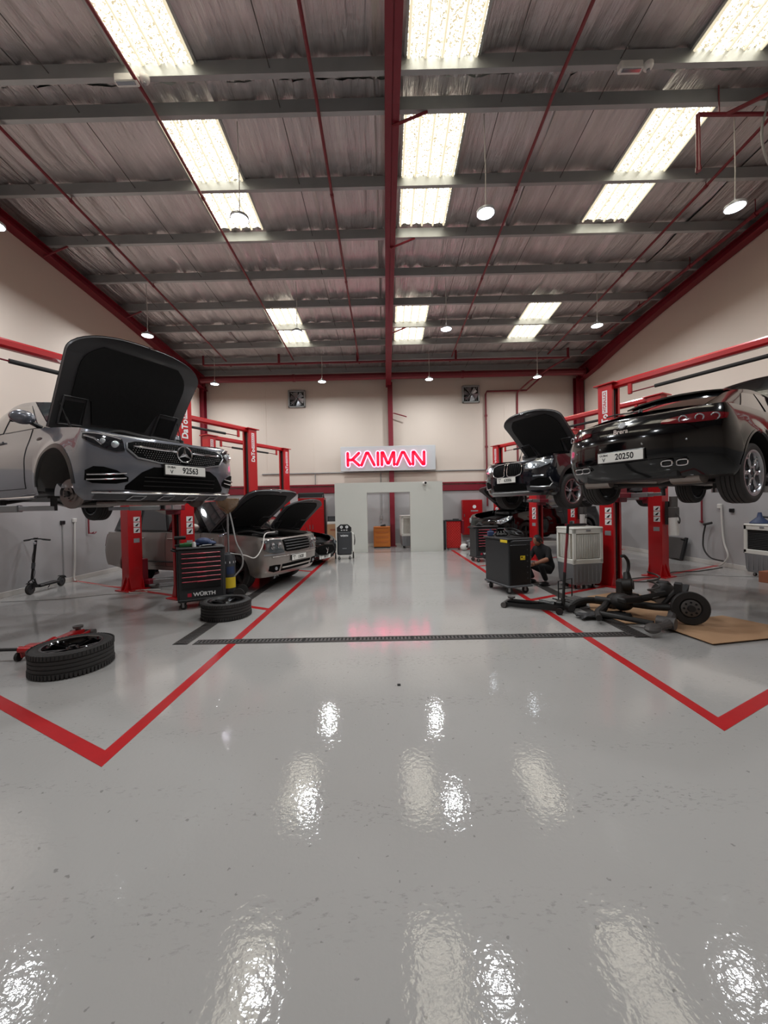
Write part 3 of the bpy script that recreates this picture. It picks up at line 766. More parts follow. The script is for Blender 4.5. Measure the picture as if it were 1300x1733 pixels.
def rim_parts(parent, rr, w, style, m_rim, sgn):
    """rim seen on the side sgn*y"""
    h = w/2; s = sgn
    mb = MB()
    mb.lathe([(rr+0.004, -h*0.9), (rr-0.004, -h*0.88), (rr-0.03, -h*0.6), (rr-0.035, h*0.5*1), (rr-0.015, s and h*0.8), (rr+0.012, h*0.88), (rr+0.012, h*0.94), (rr-0.008, h*0.93), (rr-0.018, h*0.82)] if s > 0 else
             [(rr+0.004, h*0.9), (rr-0.004, h*0.88), (rr-0.03, h*0.6), (rr-0.035, -h*0.5), (rr-0.015, -h*0.8), (rr+0.012, -h*0.88), (rr+0.012, -h*0.94), (rr-0.008, -h*0.93), (rr-0.018, -h*0.82)], (0, 0, 0), (0, 1, 0), 40)
    yo = s*h*0.78; yi = s*h*0.55
    def spoke(a0, a1, r0, r1, w0, w1, ya, yb, th):
        p0 = Vector((r0*math.cos(a0), ya, r0*math.sin(a0))); p1 = Vector((r1*math.cos(a1), yb, r1*math.sin(a1)))
        d = (p1-p0).normalized(); n = Vector((0, 1, 0)).cross(d).normalized(); t = Vector((0, -s*th, 0))
        P = [p0-n*w0, p0+n*w0, p1+n*w1, p1-n*w1]; P = P+[p+t for p in P]
        c = [P[0]+n*w0*0.3, P[1]-n*w0*0.3]
        mb.add(P, [(0, 1, 2, 3), (7, 6, 5, 4), (0, 4, 5, 1), (1, 5, 6, 2), (2, 6, 7, 3), (3, 7, 4, 0)])
    if style == 'vspoke':
        for k in range(5):
            a = 2*PI*k/5+0.3
            for d in (-0.16, 0.16):
                spoke(a+d*0.35, a+d, 0.05, rr-0.006, 0.016, 0.013, yi, yo, 0.035)
    elif style == 'twin':
        for k in range(5):
            a = 2*PI*k/5+0.2
            for d in (-0.11, 0.11):
                spoke(a+d*1.4, a+d, 0.055, rr-0.006, 0.013, 0.012, yi*1.1, yo, 0.04)
    elif style == 'five':
        for k in range(5):
            a = 2*PI*k/5+0.4; spoke(a, a, 0.04, rr-0.006, 0.05, 0.028, yi*1.15, yo, 0.04)
    elif style == 'holes':
        # ring-shaped spokes: round loops between hub and rim
        for k in range(6):
            a = 2*PI*k/6+PI/6; rc = rr*0.60; rad = rr*0.355
            pts = []
            for i in range(20):
                b_ = 2*PI*i/20; pts.append((rc*math.cos(a)+rad*math.cos(b_)*1.0, yo-s*0.004, rc*math.sin(a)+rad*math.sin(b_)))
            for i in range(20):
                p, q = Vector(pts[i]), Vector(pts[(i+1) % 20]); mb.cyl(p, q, 0.0135, n=7, caps=False)
    else:
        for k in range(10):
            a = 2*PI*k/10; spoke(a, a, 0.05, rr-0.006, 0.014, 0.011, yi, yo, 0.035)
    hub = [(0.0, yo*0.96), (0.032, yo*0.96), (0.062, yi*1.05), (0.066, yi*0.6), (0.0, yi*0.6)]
    mb.lathe(hub, (0, 0, 0), (0, 1, 0), 20)
    rim = mb.build('rim', m_rim, parent)
    mb = MB(); mb.cyl((0, yo*0.95, 0), (0, yo*1.0, 0), 0.026, n=16); mb.build('hub_cap', 'satin_black', parent)
    mb = MB()
    for k in range(5):
        a = 2*PI*k/5+0.65; mb.cyl((0.048*math.cos(a), yi*0.9, 0.048*math.sin(a)), (0.048*math.cos(a), yi*1.25, 0.048*math.sin(a)), 0.008, n=6)
    mb.build('wheel_bolts', 'iron_grey', parent)
    mb = MB(); mb.cyl((0, -s*h*0.05, 0), (0, s*h*0.02, 0), rr*0.72, n=28); mb.build('brake_disc', 'iron_grey', parent)
    mb = MB(); mb.cyl((0, -s*h*0.75, 0), (0, -s*h*0.15, 0), rr-0.04, n=24); mb.build('inner_barrel', 'dark_gap', parent)

# ================================================================== car builder
def car(S):
    loc = S['loc']; hd = S['head']; rz = math.atan2(hd[1], hd[0])
    root = thing(S['name'], S['label'], 'car', loc, rz)
    PM = S['paint']; w = pchip(S['w']); xn = pchip(S['nose']); xt = pchip(S['tail']); top = pchip(S['top'])
    nf = S.get('nf', 2.3); nrx = S.get('nr', 2.6); tf = S.get('tf', 0.46); tr = S.get('tr', 0.42)
    xF = max(p[1] for p in S['nose']); xR = min(p[1] for p in S['tail']); xfs = xF-tf; xrs = xR+tr
    sill = S['sill']; Ra = S['arch']; wr_ = S['wheel_r']; axf, axr = S['axles']; fl = S.get('flare', 0.02)
    za = wr_
    def Y(x, z):
        W = w(z)
        if x > xfs:
            e = xn(z)-xfs
            r = min(1.0, max(0.0, (x-xfs)/e)) if e > 0.01 else 1.0
            W *= max(0.0, 1-r**nf)**(1/nf)
        elif x < xrs:
            e = xrs-xt(z); r = min(1.0, max(0.0, (xrs-x)/e)) if e > 0.01 else 1.0
            W *= max(0.0, 1-r**nrx)**(1/nrx)
        for ax in (axf, axr):
            d = math.hypot(x-ax, z-za)
            k = max(0.0, 1-abs(d-Ra)/0.16)
            W += fl*k*k*(3-2*k)
        return W
    def FX(y, z):
        q = min(1.0, abs(y)/w(z)); return xfs+(xn(z)-xfs)*max(0.0, 1-q**nf)**(1/nf)
    def RX(y, z):
        q = min(1.0, abs(y)/w(z)); return xrs-(xrs-xt(z))*max(0.0, 1-q**nrx)**(1/nrx)
    cols = [('f', q) for q in (0, 0.1, 0.2, 0.3, 0.4, 0.5, 0.6, 0.68, 0.76, 0.83, 0.89)]
    cols += [('fc', q) for q in (0.42, 0.3, 0.18, 0.08)]
    xs = [xfs]
    def arch(ax):
        out = [(ax+Ra+0.002, None)]
        for k in range(15):
            th = PI*k/14; out.append((ax+Ra*math.cos(th), za+Ra*math.sin(th)))
        out.append((ax-Ra-0.002, None)); return out
    sid = [(xfs, None)]
    doors = S.get('doors', [])
    marks = sorted(set([d for p in doors for d in p]+[S['xcowl'], S['xRB'], S['xA']]), reverse=True)
    def fill(a, c):
        ms = [m for m in marks if c+0.02 < m < a-0.02]; pts = [a]+ms+[c]; out = []
        for p, q in zip(pts[:-1], pts[1:]):
            n = max(1, int((p-q)/0.11)); out += [(p-(p-q)*i/n, None) for i in range(n)]
        return out[1:]
    sid += fill(xfs, axf+Ra+0.002); sid += arch(axf)
    sid += fill(axf-Ra-0.002, axr+Ra+0.002); sid += arch(axr)
    if axr-Ra-0.002 > xrs: sid += fill(axr-Ra-0.002, xrs); sid += [(xrs, None)]
    cols += [('s', p[0], p[1]) for p in sid]
    cols += [('rc', q) for q in (0.08, 0.18, 0.3, 0.42, 0.52)]
    cols += [('r', q) for q in (0.87, 0.8, 0.72, 0.62, 0.5, 0.4, 0.3, 0.2, 0.1, 0)]
    NR = 18
    G = []; CX = []
    for c in cols:
        if c[0] in ('f', 'fc'):
            zb = S['zbf']; xr_ = xfs+(xF-xfs)*(c[1] if c[0] == 'fc' else (1-c[1]**nf)**(1/nf))
        elif c[0] in ('r', 'rc'):
            zb = S['zbr']; xr_ = xrs-(xrs-xR)*(c[1] if c[0] == 'rc' else (1-c[1]**nrx)**(1/nrx))
        else:
            xr_ = c[1]; zb = sill if c[2] is None else max(sill, c[2])
            if c[2] is None and c[1] > axf+Ra: k = (c[1]-axf-Ra)/(max(0.05, xfs-axf-Ra)); zb = sill+(S['zbf']-sill)*min(1, k)
            if c[2] is None and c[1] < axr-Ra: k = (axr-Ra-c[1])/(max(0.05, axr-Ra-xrs)); zb = sill+(S['zbr']-sill)*min(1, k)
        ztp = top(xr_); row = []
        for j in range(NR+1):
            z = zb+(ztp-zb)*j/NR
            if c[0] == 'f': y = c[1]*w(z); x = FX(y, z)
            elif c[0] == 'fc': x = xfs+c[1]*(xn(z)-xfs); y = Y(x, z)
            elif c[0] == 's': x = c[1]; y = Y(x, z)
            elif c[0] == 'rc': x = xrs-c[1]*(xrs-xt(z)); y = Y(x, z)
            else: y = c[1]*w(z); x = RX(y, z)
            row.append(Vector((x, y, z)))
        G.append(row); CX.append(xr_)
    n = len(G)
    # body side mesh and doors
    body = MB(); dmesh = {}
    for s in (1, -1):
        vs_ = [Vector((p.x, s*p.y, p.z)) for r in G for p in r]; fb = []; fd = {}
        for i in range(n-1):
            xc = (CX[i]+CX[i+1])/2
            for j in range(NR):
                q = (i*(NR+1)+j, (i+1)*(NR+1)+j, (i+1)*(NR+1)+j+1, i*(NR+1)+j+1)
                tgt = None
                if cols[i][0] == 's' and cols[i+1][0] == 's' and j >= 2:
                    for di, (d0, d1) in enumerate(doors):
                        if d1 < xc < d0: tgt = di
                if tgt is None: fb.append(q)
                else: fd.setdefault(tgt, []).append(q)
        body.add(vs_, fb)
        for di, ff in fd.items():
            used = sorted(set(k for f in ff for k in f)); mp = {k: i for i, k in enumerate(used)}
            m_ = MB(); m_.add([vs_[k]+Vector((0, s*0.002, 0)) for k in used], [tuple(mp[k] for k in f) for f in ff]); dmesh[(s, di)] = m_
    xcow = S['xcowl']; ic = max(i for i in range(n) if cols[i][0] in ('f', 'fc', 's') and CX[i] >= xcow-1e-6)
    crown = S.get('crown', 0.06); xhc = xcow+0.0
    def surf(i, q, sx=1.0, sy=1.0, dz=0.0):
        p = G[i][NR]; yy = abs(p.y); k = min(1.0, yy/(0.75*w(p.z)))
        return Vector((xhc+(p.x-xhc)*sx, q*yy*sy, p.z+crown*(1-(q*sy)**2)*k*S.get('crownf', 1.0)+dz))
    hx, hy = S.get('hx', 0.955), S.get('hy', 0.90)
    for s in (1, -1):
        ra = [Vector((G[i][NR].x, s*G[i][NR].y, G[i][NR].z)) for i in range(ic+1)]
        rb = [surf(i, s, hx, hy, 0.0) for i in range(ic+1)]
        rc = [surf(i, s, hx, hy, -0.05) for i in range(ic+1)]
        body.grid([ra, rb, rc])
    # rear deck and shoulder
    xRB = S['xRB']; ir = min(i for i in range(n) if CX[i] <= xRB+1e-6 and i > ic)
    rows = []
    for i in range(ir, n):
        p = G[i][NR]; rows.append([Vector((p.x, q*p.y, p.z+0.03*(1-q*q)*min(1, p.y/0.6))) for q in [k/6 for k in range(-6, 7)]])
    body.grid(rows)
    wbf = S.get('inset', 0.05)
    def base_y(x): return Y(x, top(x))-wbf
    for s in (1, -1):
        ra = []; rb = []
        for i in range(ic, ir+1):
            p = G[i][NR]; ra.append((p.x, s*p.y, p.z)); rb.append((p.x, s*(p.y-wbf-0.03), p.z+0.012))
        body.grid([ra, rb])
    bo = body.build('body', PM, root, angle=40)
    # doors with shut-lines
    for (s, di), m_ in dmesh.items():
        d = m_.build('door', PM, root, angle=40)
        d0, d1 = doors[di]; gp = MB()
        for xx in (d0, d1):
            pts = [];
            zb = sill+(top(xx)-sill)*2/NR
            for ax in (axf, axr):
                if abs(xx-ax) < Ra: zb = max(zb, za+math.sqrt(Ra*Ra-(xx-ax)**2)+0.06)
            for k in range(13):
                z = zb+(top(xx)-zb)*k/12; pts.append((xx, s*(Y(xx, z)+0.0015), z))
            gp.tube(pts, 0.0045, n=4)
        pts = [(x_, s*(Y(x_, sill+(top(x_)-sill)*2/NR)+0.0015), sill+(top(x_)-sill)*2/NR) for x_ in [d0+(d1-d0)*k/10 for k in range(11)] if abs(x_-axr) > Ra+0.05]
        if len(pts) > 1: gp.tube(pts, 0.0045, n=4)
        gp.build('shut_line', 'dark_gap', d)
        hz = top(d1)-0.13; xx = d1+0.17
        h = MB(); h.box((xx, s*(Y(xx, hz)+0.018), hz), (0.2, 0.022, 0.028), 0.009); h.build('door_handle', S.get('handle', PM), d)
    # under tray
    und = MB()
    def cap_low(i0, i1):
        und.grid([[Vector((G[i][0].x, q*G[i][0].y, G[i][0].z)) for q in [k/4 for k in range(-4, 5)]] for i in range(i0, i1+1)])
    ia = max(i for i in range(n) if CX[i] >= axf+Ra and cols[i][0] in ('f', 'fc', 's')); cap_low(0, ia)
    ib = min(i for i in range(n) if CX[i] <= axr-Ra and cols[i][0] in ('r', 'rc', 's')); cap_low(ib, n-1)
    wi = w(sill)-0.30
    und.box(((xF+xR)/2, 0, sill+0.05), (xF-xR-0.3, 2*wi, 0.10), 0.02)
    und.box(((axf+axr)/2, 0, sill+0.06), (axf-axr-2*Ra, 2*(w(sill)-0.02), 0.08), 0.02)
    und.build('underbody', 'plastic_black', root)
    # wheel housings and arch lips
    for ax in (axf, axr):
        for s in (1, -1):
            m_ = MB(); ra = []; rb = []
            for k in range(21):
                th = -0.12+(PI+0.24)*k/20; x = ax+(Ra+0.004)*math.cos(th); z = za+(Ra+0.004)*math.sin(th)
                yo = Y(x, z)-0.004; ra.append((x, s*yo, z)); rb.append((x, s*(w(0.5)-0.42), z))
            m_.grid([ra, rb]); m_.add(rb, [tuple(range(len(rb)))])
            m_.build('wheel_housing', S.get('liner', 'liner_black'), root)
            m_ = MB(); tw = S.get('lip', 0.022); r1 = []; r2 = []; r3 = []
            for k in range(25):
                th = PI*k/24
                for rr_, lst, off in ((Ra-0.012, r1, -0.01), (Ra, r2, 0.007), (Ra+tw, r3, 0.004)):
                    x = ax+rr_*math.cos(th); z = za+rr_*math.sin(th); lst.append((x, s*(Y(x, z)+off), z))
            m_.grid([r1, r2, r3]); m_.build('arch_lip', S.get('lipmat', PM), root, angle=60)
    # greenhouse
    xA, xWT, xRT = S['xA'], S['xWT'], S['xRT']; roof = pchip(S['roof']); wr0 = S['wr']; bow = S.get('bow', 0.16); zbl = lambda x: top(x)+0.012
    def side(si, v, s, off=0.0):
        xb = xA+(xRB-xA)*si; xtp = xWT+(xRT-xWT)*si; zb_ = zbl(xb); zt_ = roof(xtp)
        yb_ = base_y(xb)-0.03
        vv = v; y = yb_+(wr0-yb_)*(vv**1.15)
        tap = 1-0.06*max(0, (si-0.6)/0.4)**2
        return Vector((xb+(xtp-xb)*v, s*(y*tap+off), zb_+(zt_-zb_)*v))
    rf = MB(); rows = []
    for k in range(15):
        si = k/14; e = side(si, 1.0, 1); cxf = 0.06*math.sin(PI*si)
        fr = bow*0.35*(1-si)**6-bow*0.2*si**6
        rows.append([Vector((e.x+fr*(1-q*q), q*e.y, e.z+0.045*(1-q*q))) for q in [j/6 for j in range(-6, 7)]])
    rf.grid(rows); rf.build('roof', S.get('roofmat', PM), root, angle=50)
    for s in (1, -1):
        m_ = MB(); m_.grid([[side(k/18, v/8, s) for k in range(19)] for v in range(9)]); m_.build('cabin_side', S.get('pillar', PM), root, angle=50)
        for (s0, s1, v0, v1) in S['sidewin']:
            rows = []
            for v in range(6):
                vv = v0+(v1-v0)*v/5; rows.append([side(s0+(s1-s0)*k/8, vv, s, 0.008) for k in range(9)])
            m_ = MB(); m_.slab(rows, (0, -s*0.006, 0)); wo = m_.build('side_window', S.get('glass', 'glass_dark'), root, angle=50)
            m_ = MB(); m_.tube([side(s0+(s1-s0)*k/8, v0-0.015, s, 0.012) for k in range(9)], 0.007, n=5); m_.build('window_trim', S.get('trim', 'chrome'), wo)
    ws = MB(); rows = []
    for v in range(9):
        vv = v/8; row = []
        for j in range(-6, 7):
            q = j/6; e = side(0.0, vv, 1); row.append(Vector((e.x+bow*(1-0.65*vv)*(1-q*q), q*e.y*0.985, e.z+0.045*(1-q*q)*vv+0.02*(1-q*q))))
        rows.append(row)
    ws.grid(rows); ws.build('windscreen', S.get('glass', 'glass_dark'), root, angle=60)
    rw = MB(); rows = []
    bowr = S.get('bowr', 0.12)
    for v in range(9):
        vv = v/8; row = []
        for j in range(-6, 7):
            q = j/6; e = side(1.0, vv, 1); row.append(Vector((e.x-bowr*(1-0.7*vv)*(1-q*q), q*e.y*0.985, e.z+0.045*(1-q*q)*vv+0.03*(1-q*q)*(1-vv))))
        rows.append(row)
    rw.grid(rows); rear_win = rw.build('rear_window', S.get('glass', 'glass_dark'), root, angle=60)
    # cowl strip below the windscreen
    cw = MB(); rows = []
    for dx, dz in ((0.0, 0.0), (0.22, -0.02)):
        rows.append([Vector((xA+bow*(1-(j/6)**2)-0.03+dx, j/6*(base_y(xA)-0.02), zbl(xA)+0.02*(1-(j/6)**2)+dz)) for j in range(-6, 7)])
    cw.grid(rows); cw.build('cowl', 'plastic_black', root)
    # engine bay, always with the bonnet raised
    eb = MB(); rows = []
    for i in range(0, ic+1, 2):
        rows.append([surf(i, j/6, hx*0.985, hy*0.98, -0.16-crown*0.6) for j in range(-6, 7)])
    eb.grid(rows); eb.build('engine_bay', 'liner_black', root)
    zc = top(xcow+0.45)
    e1 = MB(); e1.box((xcow+0.42, 0, zc-0.08), (0.62, 0.62, 0.12), 0.04); ec = e1.build('engine_cover', 'plastic_black', root)
    e1 = MB()
    for k in (-1, 0, 1): e1.box((xcow+0.42, 0.18*k, zc-0.015), (0.5, 0.05, 0.02), 0.008)
    e1.build('cover_rib', 'satin_black', ec)
    e1 = MB(); e1.box((xcow+0.55, 0.52, zc-0.09), (0.34, 0.22, 0.14), 0.03); e1.cyl((xcow+0.6, 0.52, zc-0.02), (xcow+0.6, 0.52, zc+0.03), 0.05, n=14); e1.build('air_box', 'satin_black', root)
    e1 = MB(); e1.box((xcow+0.3, -0.52, zc-0.09), (0.26, 0.2, 0.16), 0.02); e1.build('battery', 'iron_dark', root)
    e1 = MB(); e1.tube(bez([(xcow+0.25, -0.4, zc-0.04), (xcow+0.6, -0.3, zc+0.02), (xcow+0.85, -0.1, zc-0.05), (xcow+0.9, 0.3, zc-0.07)], 6), 0.028, n=8); e1.build('intake_hose', 'rubber', root)
    # bonnet: skin + inner frame + felt pad, turned up about its rear edge
    ang = S['hood']; px = xcow-0.02; pz = top(xcow)+0.02
    Rm = Matrix.Translation((px, 0, pz)) @ Matrix.Rotation(-ang, 4, 'Y') @ Matrix.Translation((-px, 0, -pz))
    hb = MB(Rm); rows = []
    for i in range(ic+1): rows.append([surf(i, j/8, hx*0.995, hy*0.985, 0.004) for j in range(-8, 9)])
    hb.grid(rows); hood = hb.build('bonnet', PM, root, angle=50)
    def under(fx, fy, dz, rng_=None):
        out = []
        for i in range(ic+1):
            row = []
            for j in range(-8, 9):
                p = surf(i, j/8, hx*0.99, hy*0.98, 0.0); xm = xcow+0.5*(xF-xcow)
                row.append(Vector((xm+(p.x-xm)*fx, p.y*fy, p.z+dz)))
            out.append(row)
        return out
    hf = MB(Rm); hf.grid(under(0.992, 0.992, -0.028))
    e0 = under(1.0, 1.0, 0.0); e1_ = under(0.992, 0.992, -0.028)
    for jj in (0, 16): hf.grid([[r[jj] for r in e0], [r[jj] for r in e1_]])
    hf.grid([e0[0], e1_[0]]); hf.grid([e0[-1], e1_[-1]])
    fo = hf.build('bonnet_frame', 'hood_frame', hood, angle=50)
    def hs(u, q, dz):       # point on the under-side: u 0 rear edge .. 1 front edge
        k = u*ic; i = ic-k; i0 = int(math.floor(i)); f = i-i0; i1 = min(ic, i0+1)
        a = surf(i0, q, hx*0.99, hy*0.98, dz); c = surf(i1, q, hx*0.99, hy*0.98, dz); return a*(1-f)+c*f
    def xu(x):              # column parameter for a given x
        lo, hi = 0.0, 1.0
        for _ in range(24):
            m2 = (lo+hi)/2
            if hs(m2, 0.0, 0).x < x: lo = m2
            else: hi = m2
        return lo
    xh0, xh1 = xcow, xcow+(xF-xcow)*hx
    def patch(bounds, dz):
        rows = []
        for k in range(13):
            x = xh0+(xh1-xh0)*(bounds[0]+(bounds[1]-bounds[0])*k/12); u = xu(x); row = []
            q0, q1 = bounds[2](k/12), bounds[3](k/12)
            for j in range(13): row.append(hs(u, q0+(q1-q0)*j/12, dz))
            rows.append(row)
        return rows
    pad = MB(Rm); pad.slab(patch((0.30, 0.80, lambda t: -0.80+0.18*max(0, (t-0.55)/0.45)**2, lambda t: 0.80-0.18*max(0, (t-0.55)/0.45)**2), -0.034), (0, 0, -0.010)); pad.build('felt_pad', 'liner_black', hood, angle=50)
    pad = MB(Rm); pad.slab(patch((0.08, 0.30, lambda t: -0.42-0.1*t, lambda t: 0.42+0.1*t), -0.034), (0, 0, -0.010)); pad.build('felt_pad', 'liner_black', hood, angle=50)
    for s in (-1, 1):
        pk = MB(Rm); pk.slab(patch((0.07, 0.27, lambda t: s*0.60, lambda t: s*0.86), -0.032), (0, 0, -0.006)); pk.build('pressed_pocket', 'liner_black', hood, angle=50)
        rb_ = MB(Rm)
        for tt in ((0.05, 0.55), (0.29, 0.57), (0.29, 0.89), (0.05, 0.89), (0.05, 0.55)):
            pass
        loop = [(0.05, 0.55), (0.31, 0.57), (0.31, 0.89), (0.05, 0.89), (0.05, 0.55)]
        pts = []
        for (a0, b0), (a1, b1) in zip(loop[:-1], loop[1:]):
            for k in range(6):
                f = k/6; x = xh0+(xh1-xh0)*(a0+(a1-a0)*f); pts.append(hs(xu(x), s*(b0+(b1-b0)*f), -0.036))
        pts.append(pts[0]); rb_.tube(pts, 0.012, n=6); rb_.build('stiffening_rib', 'hood_frame', hood)
    lt = MB(Rm); p = hs(xu(xh0+(xh1-xh0)*0.93), 0.0, -0.04); lt.tube([p+Vector((0, -0.03, 0)), p+Vector((0, -0.03, -0.04)), p+Vector((0, 0.03, -0.04)), p+Vector((0, 0.03, 0))], 0.006, n=6); lt.build('striker', 'chrome', hood)
    # struts holding the bonnet
    for s in (-1, 1):
        a = hs(xu(xcow+0.35), s*0.93, -0.03); a = Rm @ a; c = Vector((xcow+0.42, s*(base_y(xcow)*0.86), top(xcow+0.4)-0.08))
        m_ = MB(); mid = c+(a-c)*0.55; m_.cyl(c, mid, 0.012, n=8); m_.cyl(mid, a, 0.006, n=8); m_.build('gas_strut', 'satin_black', root)
    # mirrors
    for s in (1, -1):
        mx_ = xA-0.22; my = base_y(mx_)+0.16; mz = top(mx_)+0.13
        m_ = MB(); m_.sphere((mx_, s*my, mz), 1.0, 16, 10, (0.09, 0.13, 0.085)); mir = m_.build('mirror', S.get('mirrormat', PM), root)
        m_ = MB(); m_.tube([(mx_, s*(base_y(mx_)-0.02), top(mx_)+0.03), (mx_, s*(my-0.08), mz-0.05)], 0.028, n=8); m_.build('mirror_foot', 'satin_black', mir)
        m_ = MB(); m_.box((mx_-0.075, s*my, mz), (0.02, 0.19, 0.12), 0.02); m_.build('mirror_glass', 'glass_dark', mir)
    # wheels
    wt = S.get('tyre_w', 0.25); rrim = S['rim_r']; drop = S.get('droop', 0.0)
    for key, ax, s in (('fl', axf, 1), ('fr', axf, -1), ('rl', axr, 1), ('rr', axr, -1)):
        yc = s*(w(0.5)-wt/2-0.012); c = (ax, yc, za-drop)
        if key in S.get('no_wheel', ()):
            m_ = MB(); m_.lathe([(0.0, 0.035), (0.075, 0.035), (0.08, 0.012), (0.095, 0.0), (0.17, 0.0), (0.17, -0.028), (0.09, -0.028), (0.0, -0.06)], (ax, s*(w(0.5)-0.15), za-drop), (0, s, 0), 36)
            dsk = m_.build('brake_disc', 'disc_iron', root)
            m_ = MB(); m_.lathe([(0.0, 0.06), (0.03, 0.058), (0.036, 0.035), (0.0, 0.03)], (ax, s*(w(0.5)-0.15), za-drop), (0, s, 0), 18)
            for k in range(5):
                a = 2*PI*k/5; p = Vector((ax+0.055*math.cos(a), s*(w(0.5)-0.113), za-drop+0.055*math.sin(a))); m_.cyl(p, p+Vector((0, s*0.006, 0)), 0.008, n=8)
            m_.build('hub', 'iron_dark', dsk)
            m_ = MB(); rows = []
            for k in range(9):
                a = PI*0.78+k*0.1; rows.append([Vector((ax+r*math.cos(a), s*(w(0.5)-0.15+h_), za-drop+r*math.sin(a))) for r, h_ in ((0.105, 0.045), (0.185, 0.045), (0.19, 0.03), (0.19, -0.06), (0.11, -0.06), (0.105, 0.045))])
            m_.grid(rows); m_.add(rows[0], [tuple(range(6))]); m_.add(rows[-1], [tuple(range(6))]); m_.build('brake_caliper', 'silver', dsk, smooth=False)
            for o_d in [dsk]+list(dsk.children):
                pv = Vector((ax, s*(w(0.5)-0.15), za-drop)); o_d.data.transform(Matrix.Translation(pv) @ Matrix.Rotation(math.radians(S.get('steer', 0)), 4, 'Z') @ Matrix.Translation(-pv))
            m_ = MB(); m_.tube([(ax, s*(w(0.5)-0.2), za-drop), (ax, s*0.3, za-drop+0.02)], 0.03, n=10); m_.tube([(ax-0.05, s*(w(0.5)-0.22), za-drop-0.09), (ax-0.2, s*0.3, za-drop+0.0)], 0.028, n=8)
            m_.tube([(ax, s*(w(0.5)-0.22), za-drop+0.1), (ax, s*0.55, za+0.42)], 0.05, n=10); m_.build('suspension_arm', 'iron_dark', root)
            continue
        m_ = MB(); tyre_mesh(m_, wr_, rrim, wt); wh = m_.build('wheel', 'rubber', root); wh.location = c
        rim_parts(wh, rrim, wt, S['style'], S['rimmat'], s)
        m_ = MB(); m_.tube([(ax, s*(abs(yc)-0.1), za-drop), (ax, s*0.2, za-drop+0.03)], 0.04, n=8); m_.tube([(ax+0.12, s*(abs(yc)-0.12), za-drop-0.08), (ax+0.3, s*0.25, sill+0.02)], 0.026, n=8); m_.build('suspension_arm', 'iron_dark', root)
    ctx = dict(root=root, FX=FX, RX=RX, Y=Y, w=w, top=top, S=S, side=side, sill=sill, xF=xF, xR=xR, hood=hood, Rm=Rm, hs=hs, xu=xu, rear_win=rear_win, body=bo, axf=axf, axr=axr, surf=surf, G=G, NR=NR, ic=ic)
    return ctx
def snormal(ctx, y, z, end):
    """point and outward normal of the nose / tail skin"""
    X = ctx['FX'] if end == 'front' else ctx['RX']; sg = 1 if end == 'front' else -1
    W_ = ctx['w'](z); y = max(-0.985*W_, min(0.985*W_, y)); e = 0.004
    dy = (X(y+e, z)-X(y-e, z))/(2*e); dz = (X(y, z+e)-X(y, z-e))/(2*e)
    n = Vector((sg, -sg*dy, -sg*dz)).normalized()
    return Vector((X(y, z), y, z)), n
def fpatch(ctx, name, colz, m, parent=None, off=0.012, th=0.02, end='front', nz=6, sub=4, angle=45):
    """panel lying on the nose (or tail): colz = [(y, z0, z1), ...]"""
    cc = []
    for (a, c) in zip(colz[:-1], colz[1:]):
        for k in range(sub):
            f = k/sub; cc.append(tuple(a[i]+(c[i]-a[i])*f for i in range(3)))
    cc.append(colz[-1]); A = []; B = []
    for k in range(nz+1):
        ra = []; rb = []
        for (y, z0, z1) in cc:
            p, n = snormal(ctx, y, z0+(z1-z0)*k/nz, end); ra.append(p+n*off); rb.append(p-n*th)
        A.append(ra); B.append(rb)
    m_ = MB(); m_.grid(A); m_.grid(B)
    m_.grid([A[0], B[0]]); m_.grid([A[-1], B[-1]]); m_.grid([[r[0] for r in A], [r[0] for r in B]]); m_.grid([[r[-1] for r in A], [r[-1] for r in B]])
    return [m_.build(name, m, parent or ctx['root'], angle=angle)]
def fline(ctx, pts, off=0.016, end='front', s=1):
    out = []
    def P(y, z):
        p, n = snormal(ctx, y, z, end); p = p+n*off; return Vector((p.x, s*p.y, p.z))
    for (a, c) in zip(pts[:-1], pts[1:]):
        for k in range(5):
            f = k/5; out.append(P(a[0]+(c[0]-a[0])*f, a[1]+(c[1]-a[1])*f))
    out.append(P(*pts[-1])); return out
def plate(ctx, z, code, num, end='front', y=0.0, off=0.03, small='DUBAI'):
    X = ctx['FX'] if end == 'front' else ctx['RX']; sg = 1 if end == 'front' else -1
    x = X(0, z)+sg*off if end == 'front' else X(0, z)-off
    m_ = MB(); m_.box((x-sg*0.008, y, z), (0.012, 0.545, 0.135), 0.004); pl = m_.build('number_plate', 'satin_black', ctx['root'])
    m_ = MB(); m_.box((x, y, z), (0.010, 0.52, 0.112), 0.003); m_.build('plate_face', 'plate_white', pl)
    rt = (0, sg, 0); fc = (sg, 0, 0)
    text('plate_number', num, 0.098, 'ink_black', pl, frame((x+sg*0.0055, y+sg*0.055, z-0.002), rt, (0, 0, 1), fc), bold=0.0022, width=0.86)
    text('plate_code', code, 0.06, 'ink_black', pl, frame((x+sg*0.0055, y-sg*0.185, z-0.024), rt, (0, 0, 1), fc), bold=0.001)
    text('plate_emirate', small, 0.034, 'ink_black', pl, frame((x+sg*0.0055, y-sg*0.185, z+0.030), rt, (0, 0, 1), fc), bold=0.0008)
    return pl
HL_ = (SA, -CA); HR_ = (-SA, -CA)
